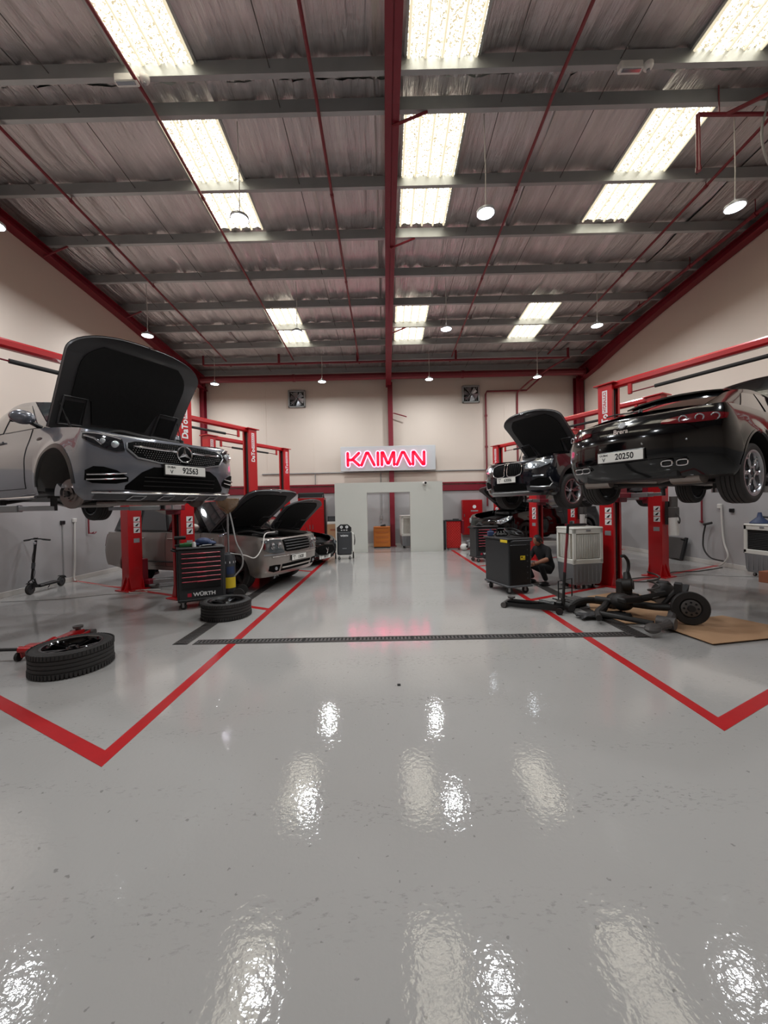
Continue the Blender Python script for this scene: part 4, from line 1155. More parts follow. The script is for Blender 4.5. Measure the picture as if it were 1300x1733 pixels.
# ------------------------------------------------------------------ grey coupe SUV raised on the near left lift
def at_axle(cf, h, x, z): return (cf[0]-h[0]*x, cf[1]-h[1]*x, z)
GL = dict(name='suv', label='dark grey coupe SUV raised on the lift at left, bonnet open, front wheels off', head=HL_, loc=at_axle((-3.22, 5.08), HL_, 1.475, 1.60),
    paint='paint_grey', nose=[(0.18, 2.16), (0.26, 2.27), (0.40, 2.335), (0.58, 2.365), (0.72, 2.35), (0.84, 2.30), (0.95, 2.20)],
    tail=[(0.2, -2.18), (0.4, -2.33), (0.7, -2.36), (0.9, -2.34), (1.15, -2.25)],
    w=[(0.18, 0.86), (0.30, 0.925), (0.5, 0.945), (0.68, 0.945), (0.82, 0.925), (0.95, 0.885), (1.12, 0.84)],
    top=[(2.36, 0.885), (2.1, 0.935), (1.7, 0.995), (1.2, 1.05), (0.85, 1.08), (0.0, 1.11), (-1.0, 1.15), (-1.9, 1.17), (-2.35, 1.1)],
    axles=(1.475, -1.40), wheel_r=0.365, rim_r=0.255, arch=0.415, sill=0.27, zbf=0.19, zbr=0.3, xcowl=0.92, xA=0.95, xWT=0.12, xRT=-0.95, xRB=-2.02,
    roof=[(0.5, 1.50), (0.12, 1.565), (-0.35, 1.60), (-0.95, 1.54), (-2, 1.3)], wr=0.60, inset=0.06, sidewin=[(0.10, 0.45, 0.08, 0.86), (0.49, 0.83, 0.08, 0.84)], pillar='paint_grey',
    doors=[(0.72, -0.30), (-0.30, -1.18)], hood=math.radians(61), steer=14, hx=0.985, hy=0.95, rimmat='silver', style='twin', no_wheel=('fr', 'fl'), liner='liner_grey', droop=0.09, lipmat='satin_black', lip=0.05, glass='glass_grey', nf=2.5, tf=0.45, flare=0.02, crown=0.07, trim='satin_black')
c = car(GL)
R_ = c['root']
g = fpatch(c, 'grille', [(-0.60, 0.74, 0.80), (-0.52, 0.655, 0.83), (-0.3, 0.615, 0.845), (0, 0.605, 0.85), (0.3, 0.615, 0.845), (0.52, 0.655, 0.83), (0.60, 0.74, 0.80)], 'void_black', off=0.006, th=0.03)[0]
m_ = MB()
for r_i in range(9):
    z = 0.635+r_i*0.0245
    for k in range(-21, 22):
        y = (k+(0.5 if r_i % 2 else 0))*0.0265
        lim = 0.57 if 0.70 < z < 0.81 else 0.50
        if abs(y) > lim-abs(z-0.75)*0.5 or math.hypot(y, z-0.735) < 0.105: continue
        x = c['FX'](y, z)+0.010; m_.add([(x, y-0.0065, z), (x+0.004, y, z-0.0055), (x, y+0.0065, z), (x+0.004, y, z+0.0055), (x+0.007, y, z)], [(0, 1, 4), (1, 2, 4), (2, 3, 4), (3, 0, 4)])
o = m_.build('grille_studs', 'chrome', g, smooth=False, kind='stuff')
for s in (1, -1):
    m_ = MB(); m_.tube(fline(c, [(0.10, 0.745), (0.3, 0.75), (0.55, 0.765)], 0.028, s=s), [0.014]*10+[0.006], n=8); m_.build('grille_bar', 'chrome', g)
m_ = MB()
pts = fline(c, [(-0.60, 0.80), (-0.61, 0.74), (-0.52, 0.645), (-0.3, 0.605), (0, 0.595), (0.3, 0.605), (0.52, 0.645), (0.61, 0.74), (0.60, 0.80)], 0.014); m_.tube(pts, 0.010, n=6); m_.build('grille_surround', 'silver', g)
xe = c['FX'](0, 0.735)+0.035; m_ = MB()
m_.lathe([(0.093, -0.008), (0.103, 0.0), (0.093, 0.010), (0.086, 0.0)], (xe, 0, 0.735), (1, 0, 0), 32, closed=True)
for k in range(3):
    a = PI/2+2*PI*k/3; d = Vector((0, math.cos(a), math.sin(a))); n = Vector((0, -d.z, d.y)); o_ = Vector((xe, 0, 0.735))
    m_.add([o_+n*0.020-d*0.012, o_-n*0.020-d*0.012, o_+d*0.092, o_+Vector((0.014, 0, 0)), o_+n*0.022+d*0.012, o_-n*0.022+d*0.012], [(4, 2, 3), (5, 3, 2), (0, 4, 3), (1, 3, 5), (0, 3, 1)])
m_.build('star_emblem', 'chrome', g, smooth=False, label='round chrome emblem with three-pointed star')
for s in (1, -1):
    hl = fpatch(c, 'headlight', [(s*0.63, 0.715, 0.835), (s*0.70, 0.70, 0.865), (s*0.80, 0.735, 0.885), (s*0.86, 0.775, 0.90), (s*0.905, 0.83, 0.905)], 'lamp_dark', off=0.012, th=0.03)[0]
    m_ = MB(); m_.tube(fline(c, [(0.64, 0.835), (0.72, 0.862), (0.82, 0.885), (0.9, 0.895)], 0.018, s=s), 0.009, n=6); m_.tube(fline(c, [(0.80, 0.765), (0.84, 0.83), (0.89, 0.86)], 0.018, s=s), 0.011, n=6); m_.build('daylight_strip', 'chrome', hl)
    for (yy, zz, rr) in ((0.70, 0.775, 0.045), (0.79, 0.805, 0.036)):
        x = c['FX'](yy, zz)+0.006; m_ = MB(); m_.sphere((x, s*yy, zz), rr, 14, 8, (0.5, 1, 1)); m_.build('projector', 'lamp_glass', hl)
    ia = fpatch(c, 'bumper_intake', [(s*0.60, 0.385, 0.43), (s*0.70, 0.36, 0.50), (s*0.80, 0.36, 0.535), (s*0.87, 0.365, 0.54), (s*0.915, 0.40, 0.50)], 'void_black', off=0.006, th=0.03)[0]
    for zz in (0.405, 0.455):
        m_ = MB(); m_.tube(fline(c, [(0.62, zz+0.02), (0.75, zz+0.005), (0.90, zz)], 0.016, s=s), 0.008, n=6); m_.build('intake_blade', 'chrome', ia)
lo = fpatch(c, 'lower_intake', [(-0.62, 0.30, 0.34), (-0.48, 0.29, 0.49), (-0.36, 0.29, 0.555), (0, 0.285, 0.565), (0.36, 0.29, 0.555), (0.48, 0.29, 0.49), (0.62, 0.30, 0.34)], 'void_black', off=0.005, th=0.03)[0]
m_ = MB()
for zz in (0.345, 0.395, 0.44): m_.tube(fline(c, [(-0.45, zz), (0, zz), (0.45, zz)], 0.008), 0.006, n=5)
m_.build('intake_mesh', 'satin_black', lo)
m_ = MB(); m_.tube(fline(c, [(-0.86, 0.275), (-0.6, 0.272), (0, 0.266), (0.6, 0.272), (0.86, 0.275)], 0.014), 0.014, n=8); m_.build('bumper_trim', 'chrome', R_)
sk = fpatch(c, 'skid_plate', [(-0.84, 0.205, 0.255), (-0.4, 0.195, 0.255), (0, 0.19, 0.252), (0.4, 0.195, 0.255), (0.84, 0.205, 0.255)], 'trolley_grey', off=0.010, th=0.02)[0]
for yy in (-0.48, -0.16, 0.16, 0.48):
    m_ = MB(); q = [(yy-0.085, 0.205), (yy-0.05, 0.246), (yy+0.085, 0.246), (yy+0.05, 0.205), (yy-0.085, 0.205)]; m_.tube(fline(c, q, 0.022), 0.006, n=6); m_.build('skid_frame', 'silver', sk)
plate(c, 0.535, 'V', '92563', off=0.035)
m_ = MB()
for s in (1, -1): m_.tube([(0.95, s*0.93, 0.25), (-0.85, s*0.93, 0.25)], 0.016, n=6)
m_.build('sill_trim', 'chrome', R_)
m_ = MB(); m_.tube([(1.2, 0.2, 0.22), (0.3, 0.15, 0.17), (-1.0, 0.2, 0.18), (-1.9, 0.4, 0.24)], 0.035, n=8); m_.box((1.5, 0, 0.17), (0.5, 0.9, 0.06), 0.02); m_.build('exhaust_pipe', 'muffler', R_)
m_ = MB(); x = c['Y'](0.99, 0.93); m_.sphere((0.99, -x, 0.93), 1.0, 12, 6, (0.075, 0.006, 0.026)); m_.build('fender_badge', 'satin_black', R_)

# ------------------------------------------------------------------ black coupe, tail towards the lane, raised on the near right lift
HB = (SA, CA)
BR = dict(name='coupe', label='glossy black coupe raised on the lift at right, its tail facing the lane', head=HB, loc=at_axle((3.51, 4.90), HB, -1.32, 1.68),
    paint='paint_black', nose=[(0.18, 2.05), (0.4, 2.18), (0.6, 2.2), (0.8, 2.08)], tail=[(0.2, -2.02), (0.32, -2.12), (0.5, -2.19), (0.66, -2.195), (0.78, -2.17), (0.9, -2.09), (1.0, -1.98)],
    w=[(0.18, 0.80), (0.30, 0.88), (0.5, 0.915), (0.65, 0.915), (0.78, 0.895), (0.9, 0.86), (1.02, 0.80)],
    top=[(2.2, 0.72), (1.8, 0.80), (1.2, 0.88), (0.7, 0.92), (0, 0.94), (-0.8, 0.965), (-1.4, 0.985), (-1.8, 0.98), (-2.2, 0.93)],
    axles=(1.21, -1.32), wheel_r=0.325, rim_r=0.235, arch=0.365, sill=0.22, zbf=0.2, zbr=0.24, xcowl=0.85, xA=0.88, xWT=0.10, xRT=-0.92, xRB=-1.78,
    roof=[(0.4, 1.25), (0.1, 1.31), (-0.35, 1.34), (-0.92, 1.285), (-1.8, 1.1)], wr=0.56, inset=0.07, sidewin=[(0.09, 0.50, 0.08, 0.84), (0.53, 0.76, 0.10, 0.80)],
    doors=[(0.62, -0.62)], hood=math.radians(62), rimmat='silver', style='holes', droop=0.07, tyre_w=0.235, nr=2.2, tr=0.50, flare=0.03, trim='satin_black', tf=0.5)
c = car(BR); R_ = c['root']
pl = plate(c, 0.50, 'V', '20250', end='rear', off=0.012)
for s in (1, -1):
    tl = fpatch(c, 'tail_light', [(s*0.40, 0.80, 0.835), (s*0.52, 0.785, 0.86), (s*0.66, 0.775, 0.875), (s*0.78, 0.78, 0.87), (s*0.86, 0.80, 0.855)], 'lamp_red', off=0.01, th=0.03, end='rear')[0]
    for yy in (0.58, 0.70, 0.80):
        x = c['RX'](yy, 0.825)-0.012; m_ = MB(); m_.lathe([(0.034, 0), (0.040, 0.006), (0.034, 0.010), (0.028, 0.004)], (x, s*yy, 0.825), (-1, s*0.5, 0), 20, closed=True); m_.build('lamp_ring', 'lamp_glass', tl)
    for yy in (0.46, 0.585):
        x = c['RX'](yy, 0.37)-0.012; m_ = MB(); pts = []
        for k in range(20):
            a = 2*PI*k/20; pts.append((x-0.03, s*(yy+0.052*math.copysign(abs(math.cos(a))**0.6, math.cos(a))), 0.375+0.030*math.copysign(abs(math.sin(a))**0.6, math.sin(a))))
        for p, q in zip(pts, pts[1:]+pts[:1]): m_.cyl(p, q, 0.007, n=6, caps=False)
        tp = m_.build('exhaust_tip', 'chrome', R_)
        m_ = MB(); m_.box((x-0.012, s*yy, 0.375), (0.02, 0.09, 0.05), 0.01); m_.build('tip_bore', 'dark_gap', tp)
m_ = MB(); m_.tube(fline(c, [(-0.62, 0.435), (0, 0.425), (0.62, 0.435)], 0.004, end='rear'), 0.008, n=6); m_.build('bumper_crease', 'gloss_black', R_)
m_ = MB(); xe = c['RX'](0, 0.86)-0.012; m_.lathe([(0.0, 0.006), (0.034, 0.006), (0.043, 0.0), (0.043, -0.004)], (xe, 0, 0.865), (-1, 0, 0.45), 20); m_.build('tail_badge', 'silver', R_, label='round silver badge')
text('model_lettering', 'Brera', 0.075, 'chrome', R_, frame((c['RX'](0, 0.79)-0.008, 0.0, 0.79), (0, -1, 0), (0.1, 0, 1), (-1, 0, 0.1)), ext=0.002, bold=0.002)
for yy in (-0.62, -0.24, 0.24, 0.62):
    m_ = MB(); m_.sphere((c['RX'](yy, 0.61)-0.002, yy, 0.61), 0.011, 10, 6); m_.build('parking_sensor', 'silver', R_)
# roof spoiler, wiper, mufflers
sp = MB(); rows = []
for k, (dx, dz) in enumerate(((0.06, 0.012), (-0.05, 0.012), (-0.16, -0.012))):
    e = c['side'](1.0, 1.0, 1); rows.append([Vector((e.x+dx-0.05*(1-(j/6)**2), j/6*(e.y+0.02), e.z+0.05*(1-(j/6)**2)+dz)) for j in range(-6, 7)])
sp.slab(rows, (0, 0, -0.02)); sp.build('roof_spoiler', 'gloss_black', R_, angle=50)
m_ = MB(); m_.tube([(-1.86, -0.05, 1.045), (-1.72, 0.32, 1.10), (-1.70, 0.46, 1.10)], 0.009, n=6); m_.cyl((-1.88, -0.06, 1.02), (-1.85, -0.05, 1.06), 0.022, n=10); m_.build('rear_wiper', 'satin_black', R_)
m_ = MB(); m_.tube([(-1.82, -0.66, 0.24), (-1.78, -0.36, 0.24)], 0.085, n=14); m_.tube([(-1.82, 0.66, 0.24), (-1.78, 0.36, 0.24)], 0.085, n=14); m_.tube([(-1.75, -0.36, 0.25), (-1.4, 0.0, 0.22), (0.6, 0.0, 0.2)], 0.03, n=8); m_.tube([(-1.75, 0.36, 0.25), (-1.4, 0.0, 0.22)], 0.03, n=8); m_.build('muffler', 'muffler', R_)
m_ = MB(); m_.box((-1.3, 0, 0.2), (0.24, 1.0, 0.07), 0.02); m_.tube([(-1.3, -0.7, 0.22), (-1.05, -0.35, 0.2), (-1.05, 0.35, 0.2), (-1.3, 0.7, 0.22)], 0.035, n=8); m_.build('rear_subframe', 'iron_dark', R_)

# ------------------------------------------------------------------ navy SUV raised on the second right lift
BM = dict(name='suv', label='dark navy SUV raised on the right with one headlight lit and bonnet open', head=HR_, loc=at_axle((3.39, 8.64), HR_, 1.46, 1.61),
    paint='paint_navy', nose=[(0.2, 2.17), (0.3, 2.29), (0.5, 2.345), (0.7, 2.36), (0.85, 2.34), (0.96, 2.25)], tail=[(0.2, -2.2), (0.4, -2.33), (0.8, -2.36), (1.1, -2.3)],
    w=[(0.2, 0.84), (0.32, 0.91), (0.55, 0.94), (0.75, 0.935), (0.95, 0.895), (1.12, 0.84)],
    top=[(2.36, 0.93), (2.1, 0.985), (1.6, 1.05), (0.9, 1.10), (0, 1.13), (-1, 1.16), (-2.3, 1.15)],
    axles=(1.46, -1.40), wheel_r=0.365, rim_r=0.245, arch=0.42, sill=0.29, zbf=0.22, zbr=0.3, xcowl=0.85, xA=0.90, xWT=0.15, xRT=-1.75, xRB=-2.08,
    roof=[(0.4, 1.56), (0.15, 1.61), (-0.5, 1.66), (-1.75, 1.60), (-2.2, 1.5)], wr=0.63, sidewin=[(0.08, 0.38, 0.08, 0.86), (0.41, 0.68, 0.08, 0.86), (0.71, 0.88, 0.1, 0.82)],
    doors=[(0.68, -0.28), (-0.28, -1.15)], hood=math.radians(50), rimmat='silver', style='vspoke', droop=0.08, lipmat='plastic_black', lip=0.06, tf=0.46, tyre_w=0.235)
c = car(BM); R_ = c['root']
for s in (1, -1):
    kd = fpatch(c, 'kidney_grille', [(s*0.04, 0.655, 0.875), (s*0.08, 0.63, 0.895), (s*0.26, 0.625, 0.885), (s*0.37, 0.66, 0.86), (s*0.40, 0.72, 0.82)], 'void_black', off=0.02, th=0.03)[0]
    m_ = MB(); m_.tube(fline(c, [(0.04, 0.655), (0.035, 0.76), (0.04, 0.875), (0.08, 0.897), (0.26, 0.888), (0.37, 0.862), (0.40, 0.80), (0.40, 0.72), (0.37, 0.66), (0.26, 0.624), (0.08, 0.628), (0.04, 0.655)], 0.026, s=s), 0.011, n=6); m_.build('kidney_frame', 'chrome', kd)
    for yy in (0.09, 0.14, 0.19, 0.24, 0.29, 0.34):
        m_ = MB(); m_.tube(fline(c, [(yy, 0.66), (yy, 0.86)], 0.022, s=s), 0.006, n=4); m_.build('grille_slat', 'satin_black', kd)
    hl = fpatch(c, 'headlight', [(s*0.47, 0.76, 0.865), (s*0.6, 0.745, 0.895), (s*0.74, 0.765, 0.91), (s*0.84, 0.815, 0.92), (s*0.885, 0.86, 0.925)], 'lamp_glass', off=0.012, th=0.03)[0]
    for yy in (0.56, 0.70):
        m_ = MB(); m_.sphere((c['FX'](yy, 0.82)+0.012, s*yy, 0.82), 0.045, 14, 8, (0.5, 1, 1)); m_.build('projector', 'lamp_on' if yy < 0.6 else 'lamp_glass', hl)
    ia = fpatch(c, 'bumper_intake', [(s*0.55, 0.42, 0.50), (s*0.70, 0.40, 0.56), (s*0.84, 0.41, 0.56), (s*0.89, 0.44, 0.52)], 'void_black', off=0.006, th=0.03)[0]
    m_ = MB(); m_.tube(fline(c, [(0.55, 0.40), (0.72, 0.385), (0.86, 0.39), (0.90, 0.46), (0.87, 0.57)], 0.014, s=s), 0.012, n=6); m_.build('intake_trim', 'silver', ia)
    m_ = MB(); m_.tube(fline(c, [(0.62, 0.60), (0.80, 0.605)], 0.014, s=s), 0.018, n=6); m_.build('fog_light', 'lamp_glass', R_)
fpatch(c, 'lower_intake', [(-0.46, 0.33, 0.46), (0, 0.32, 0.50), (0.46, 0.33, 0.46)], 'void_black', off=0.005, th=0.03)
m_ = MB(); m_.tube(fline(c, [(-0.5, 0.30), (0, 0.295), (0.5, 0.30)], 0.012), 0.014, n=6); m_.build('skid_trim', 'alu_dull', R_)
plate(c, 0.555, 'Y', '63006', off=0.03)

# ------------------------------------------------------------------ champagne SUV on the floor, bonnet open
a69 = math.radians(69); HRR = (math.sin(a69), -math.cos(a69))
RR = dict(name='suv', label='champagne silver SUV on the floor behind the tool trolley, bonnet open', head=HRR, loc=at_axle((-2.76, 8.62), HRR, 1.56, 0.0),
    paint='paint_champagne', nose=[(0.25, 2.27), (0.4, 2.40), (0.6, 2.46), (0.78, 2.47), (0.95, 2.43), (1.08, 2.37)], tail=[(0.3, -2.2), (0.5, -2.42), (0.75, -2.48), (0.95, -2.42), (1.2, -2.34)],
    w=[(0.25, 0.90), (0.4, 0.955), (0.7, 0.975), (1.0, 0.965), (1.2, 0.925)],
    top=[(2.47, 1.06), (2.2, 1.10), (1.6, 1.14), (0.9, 1.17), (0, 1.18), (-1.5, 1.19), (-2.4, 1.19)],
    axles=(1.56, -1.32), wheel_r=0.385, rim_r=0.27, arch=0.43, sill=0.36, zbf=0.3, zbr=0.42, xcowl=0.80, xA=0.84, xWT=0.28, xRT=-2.0, xRB=-2.25,
    roof=[(0.5, 1.76), (0.28, 1.80), (-0.6, 1.86), (-2.0, 1.81), (-2.4, 1.7)], wr=0.68, sidewin=[(0.05, 0.36, 0.06, 0.88), (0.39, 0.66, 0.06, 0.88), (0.69, 0.93, 0.06, 0.88)], pillar='gloss_black',
    doors=[(0.70, -0.30), (-0.30, -1.22)], hood=math.radians(40), rimmat='iron_dark', style='five', nf=3.6, nr=3.6, tf=0.40, tr=0.36, lip=0.02, trim='satin_black', tyre_w=0.26, crown=0.04, bow=0.12)
c = car(RR); R_ = c['root']
g = fpatch(c, 'grille', [(-0.47, 0.80, 1.02), (-0.40, 0.775, 1.03), (0, 0.765, 1.035), (0.40, 0.775, 1.03), (0.47, 0.80, 1.02)], 'void_black', off=0.008, th=0.03)[0]
for zz in (0.82, 0.875, 0.93, 0.985):
    m_ = MB(); m_.tube(fline(c, [(-0.44, zz), (0, zz), (0.44, zz)], 0.02), 0.014, n=6); m_.build('grille_bar', 'satin_black', g)
for s in (1, -1):
    hl = fpatch(c, 'headlight', [(s*0.50, 0.77, 1.03), (s*0.70, 0.77, 1.04), (s*0.86, 0.80, 1.04), (s*0.93, 0.84, 1.03)], 'glass_grey', off=0.01, th=0.03)[0]
    for yy in (0.60, 0.77):
        m_ = MB(); m_.lathe([(0.0, 0.0), (0.04, 0.006), (0.058, 0.016), (0.064, 0.014)], (c['FX'](yy, 0.92)+0.006, s*yy, 0.92), (1, 0, 0), 20); m_.build('lamp_ring', 'chrome', hl)
    m_ = MB(); m_.sphere((c['FX'](0.90, 0.93)+0.01, s*0.93, 0.92), 0.05, 10, 6, (0.6, 0.4, 1.4)); m_.build('indicator', 'lamp_red', hl)
    fpatch(c, 'lamp_sill', [(s*0.48, 0.735, 0.765), (s*0.93, 0.735, 0.765)], 'silver', off=0.012, th=0.03)
    fg = fpatch(c, 'fog_recess', [(s*0.58, 0.40, 0.53), (s*0.72, 0.39, 0.54), (s*0.84, 0.43, 0.53)], 'void_black', off=0.006, th=0.03)[0]
    m_ = MB(); m_.sphere((c['FX'](0.68, 0.465)+0.008, s*0.68, 0.465), 0.04, 12, 6, (0.5, 1, 1)); m_.build('fog_light', 'lamp_glass', fg)
lo = fpatch(c, 'lower_intake', [(-0.52, 0.39, 0.53), (0, 0.385, 0.535), (0.52, 0.39, 0.53)], 'void_black', off=0.006, th=0.03)[0]
m_ = MB(); m_.tube(fline(c, [(-0.53, 0.462), (0, 0.46), (0.53, 0.462)], 0.014), 0.018, n=6); m_.build('intake_bar', 'paint_champagne', lo)
m_ = MB(); m_.tube(fline(c, [(-0.80, 0.70), (0, 0.695), (0.80, 0.70)], 0.008), 0.010, n=6); m_.build('bumper_ridge', 'paint_champagne', R_)
plate(c, 0.625, 'T', '13628', off=0.03)
for s in (1, -1):
    fpatch(c, 'tail_light', [(s*0.80, 0.85, 1.15), (s*0.93, 0.86, 1.14)], 'lamp_red', off=0.008, th=0.03, end='rear')
    m_ = MB(); m_.box((1.04, s*(c['Y'](1.04, 0.98)+0.004), 0.98), (0.06, 0.012, 0.2), 0.004); m_.build('fender_vent', 'silver', R_)
m_ = MB()
for s in (1, -1): m_.tube([(1.1, s*0.985, 0.55), (-0.85, s*0.985, 0.55)], 0.016, n=6)
m_.build('door_moulding', 'plastic_black', R_)

# ------------------------------------------------------------------ black sports saloon at the far left
MS = dict(name='saloon', label='black sports saloon with bonnet open, parked behind the silver SUV', head=HL_, loc=at_axle((-2.55, 11.55), HL_, 1.52, 0.0),
    paint='paint_black', nose=[(0.16, 2.22), (0.3, 2.40), (0.45, 2.45), (0.6, 2.42), (0.75, 2.28)], tail=[(0.2, -2.3), (0.5, -2.46), (0.9, -2.4), (1.0, -2.3)],
    w=[(0.16, 0.84), (0.3, 0.92), (0.5, 0.95), (0.7, 0.935), (0.85, 0.88), (1.0, 0.82)],
    top=[(2.44, 0.66), (2.2, 0.74), (1.7, 0.84), (1.1, 0.92), (0.6, 0.95), (-1, 0.98), (-2, 1.0), (-2.4, 0.98)],
    axles=(1.52, -1.48), wheel_r=0.35, rim_r=0.26, arch=0.385, sill=0.2, zbf=0.14, zbr=0.2, xcowl=0.80, xA=0.82, xWT=-0.05, xRT=-1.0, xRB=-1.75,
    roof=[(0.2, 1.35), (-0.05, 1.40), (-0.5, 1.45), (-1.0, 1.41), (-1.8, 1.2)], wr=0.58, sidewin=[(0.1, 0.47, 0.08, 0.84), (0.5, 0.82, 0.08, 0.82)], doors=[(0.55, -0.45), (-0.45, -1.2)], hood=math.radians(50), rimmat='silver', style='twin', nf=2.0, tf=0.5, flare=0.035)
c = car(MS); R_ = c['root']
g = fpatch(c, 'grille', [(-0.42, 0.42, 0.50), (-0.32, 0.34, 0.57), (0, 0.31, 0.60), (0.32, 0.34, 0.57), (0.42, 0.42, 0.50)], 'void_black', off=0.006, th=0.03)[0]
for k in range(-6, 7):
    m_ = MB(); m_.tube(fline(c, [(k*0.05, 0.36+abs(k)*0.006), (k*0.05, 0.56-abs(k)*0.007)], 0.014), 0.006, n=4); m_.build('grille_slat', 'satin_black', g)
m_ = MB(); m_.tube(fline(c, [(0, 0.36), (0, 0.5)], 0.03), 0.012, n=6); m_.tube(fline(c, [(-0.05, 0.51), (-0.03, 0.45), (0.03, 0.45), (0.05, 0.51)], 0.03), 0.009, n=6); m_.build('trident_emblem', 'chrome', g)
for s in (1, -1):
    hl = fpatch(c, 'headlight', [(s*0.56, 0.57, 0.63), (s*0.68, 0.56, 0.68), (s*0.80, 0.60, 0.72), (s*0.88, 0.67, 0.74)], 'lamp_glass', off=0.01, th=0.03)[0]
    m_ = MB(); m_.sphere((c['FX'](0.7, 0.62)+0.01, s*0.7, 0.62), 0.04, 12, 6, (0.5, 1, 1)); m_.build('projector', 'lamp_dark', hl)
    fpatch(c, 'bumper_intake', [(s*0.52, 0.24, 0.34), (s*0.68, 0.23, 0.38), (s*0.82, 0.25, 0.36)], 'void_black', off=0.006, th=0.03)
plate(c, 0.25, 'R', '88737', off=0.03)
m_ = MB(); m_.tube(fline(c, [(-0.8, 0.165), (0, 0.155), (0.8, 0.165)], 0.01), 0.012, n=6); m_.build('splitter', 'gloss_black', R_)

# ------------------------------------------------------------------ black SUV half raised at the far right
CY = dict(name='suv', label='black SUV slightly raised at the far right under the navy SUV, bonnet open', head=HR_, loc=at_axle((3.86, 12.62), HR_, 1.48, 0.38),
    paint='paint_black', nose=[(0.2, 2.2), (0.35, 2.36), (0.55, 2.42), (0.75, 2.40), (0.9, 2.28)], tail=[(0.2, -2.2), (0.5, -2.4), (0.9, -2.42), (1.1, -2.3)],
    w=[(0.2, 0.86), (0.35, 0.94), (0.6, 0.965), (0.8, 0.95), (0.95, 0.90), (1.12, 0.86)],
    top=[(2.42, 0.84), (2.1, 0.94), (1.6, 1.02), (0.9, 1.09), (0, 1.12), (-1, 1.15), (-2.3, 1.15)],
    axles=(1.48, -1.42), wheel_r=0.375, rim_r=0.255, arch=0.42, sill=0.28, zbf=0.2, zbr=0.3, xcowl=0.85, xA=0.88, xWT=0.1, xRT=-1.5, xRB=-2.05,
    roof=[(0.4, 1.58), (0.1, 1.64), (-0.5, 1.69), (-1.5, 1.62), (-2.2, 1.45)], wr=0.63, sidewin=[(0.08, 0.4, 0.08, 0.86), (0.43, 0.7, 0.08, 0.86), (0.73, 0.9, 0.1, 0.8)],
    doors=[(0.65, -0.3), (-0.3, -1.18)], hood=math.radians(42), rimmat='iron_dark', style='five', nf=2.2, tf=0.48, flare=0.03)
c = car(CY); R_ = c['root']
for s in (1, -1):
    hl = fpatch(c, 'headlight', [(s*0.58, 0.70, 0.78), (s*0.70, 0.68, 0.84), (s*0.82, 0.74, 0.90), (s*0.90, 0.82, 0.92)], 'lamp_glass', off=0.014, th=0.03)[0]
    for yy, zz in ((0.68, 0.76), (0.78, 0.81)):
        m_ = MB(); m_.sphere((c['FX'](yy, zz)+0.012, s*yy, zz), 0.038, 12, 6, (0.5, 1, 1)); m_.build('projector', 'silver', hl)
    fpatch(c, 'bumper_intake', [(s*0.48, 0.36, 0.48), (s*0.7, 0.35, 0.52), (s*0.86, 0.38, 0.50)], 'void_black', off=0.006, th=0.03)
    m_ = MB(); m_.tube(fline(c, [(0.5, 0.55), (0.85, 0.56)], 0.014, s=s), 0.012, n=6); m_.build('daylight_strip', 'lamp_glass', R_)
fpatch(c, 'lower_intake', [(-0.42, 0.32, 0.50), (0, 0.30, 0.52), (0.42, 0.32, 0.50)], 'void_black', off=0.006, th=0.03)
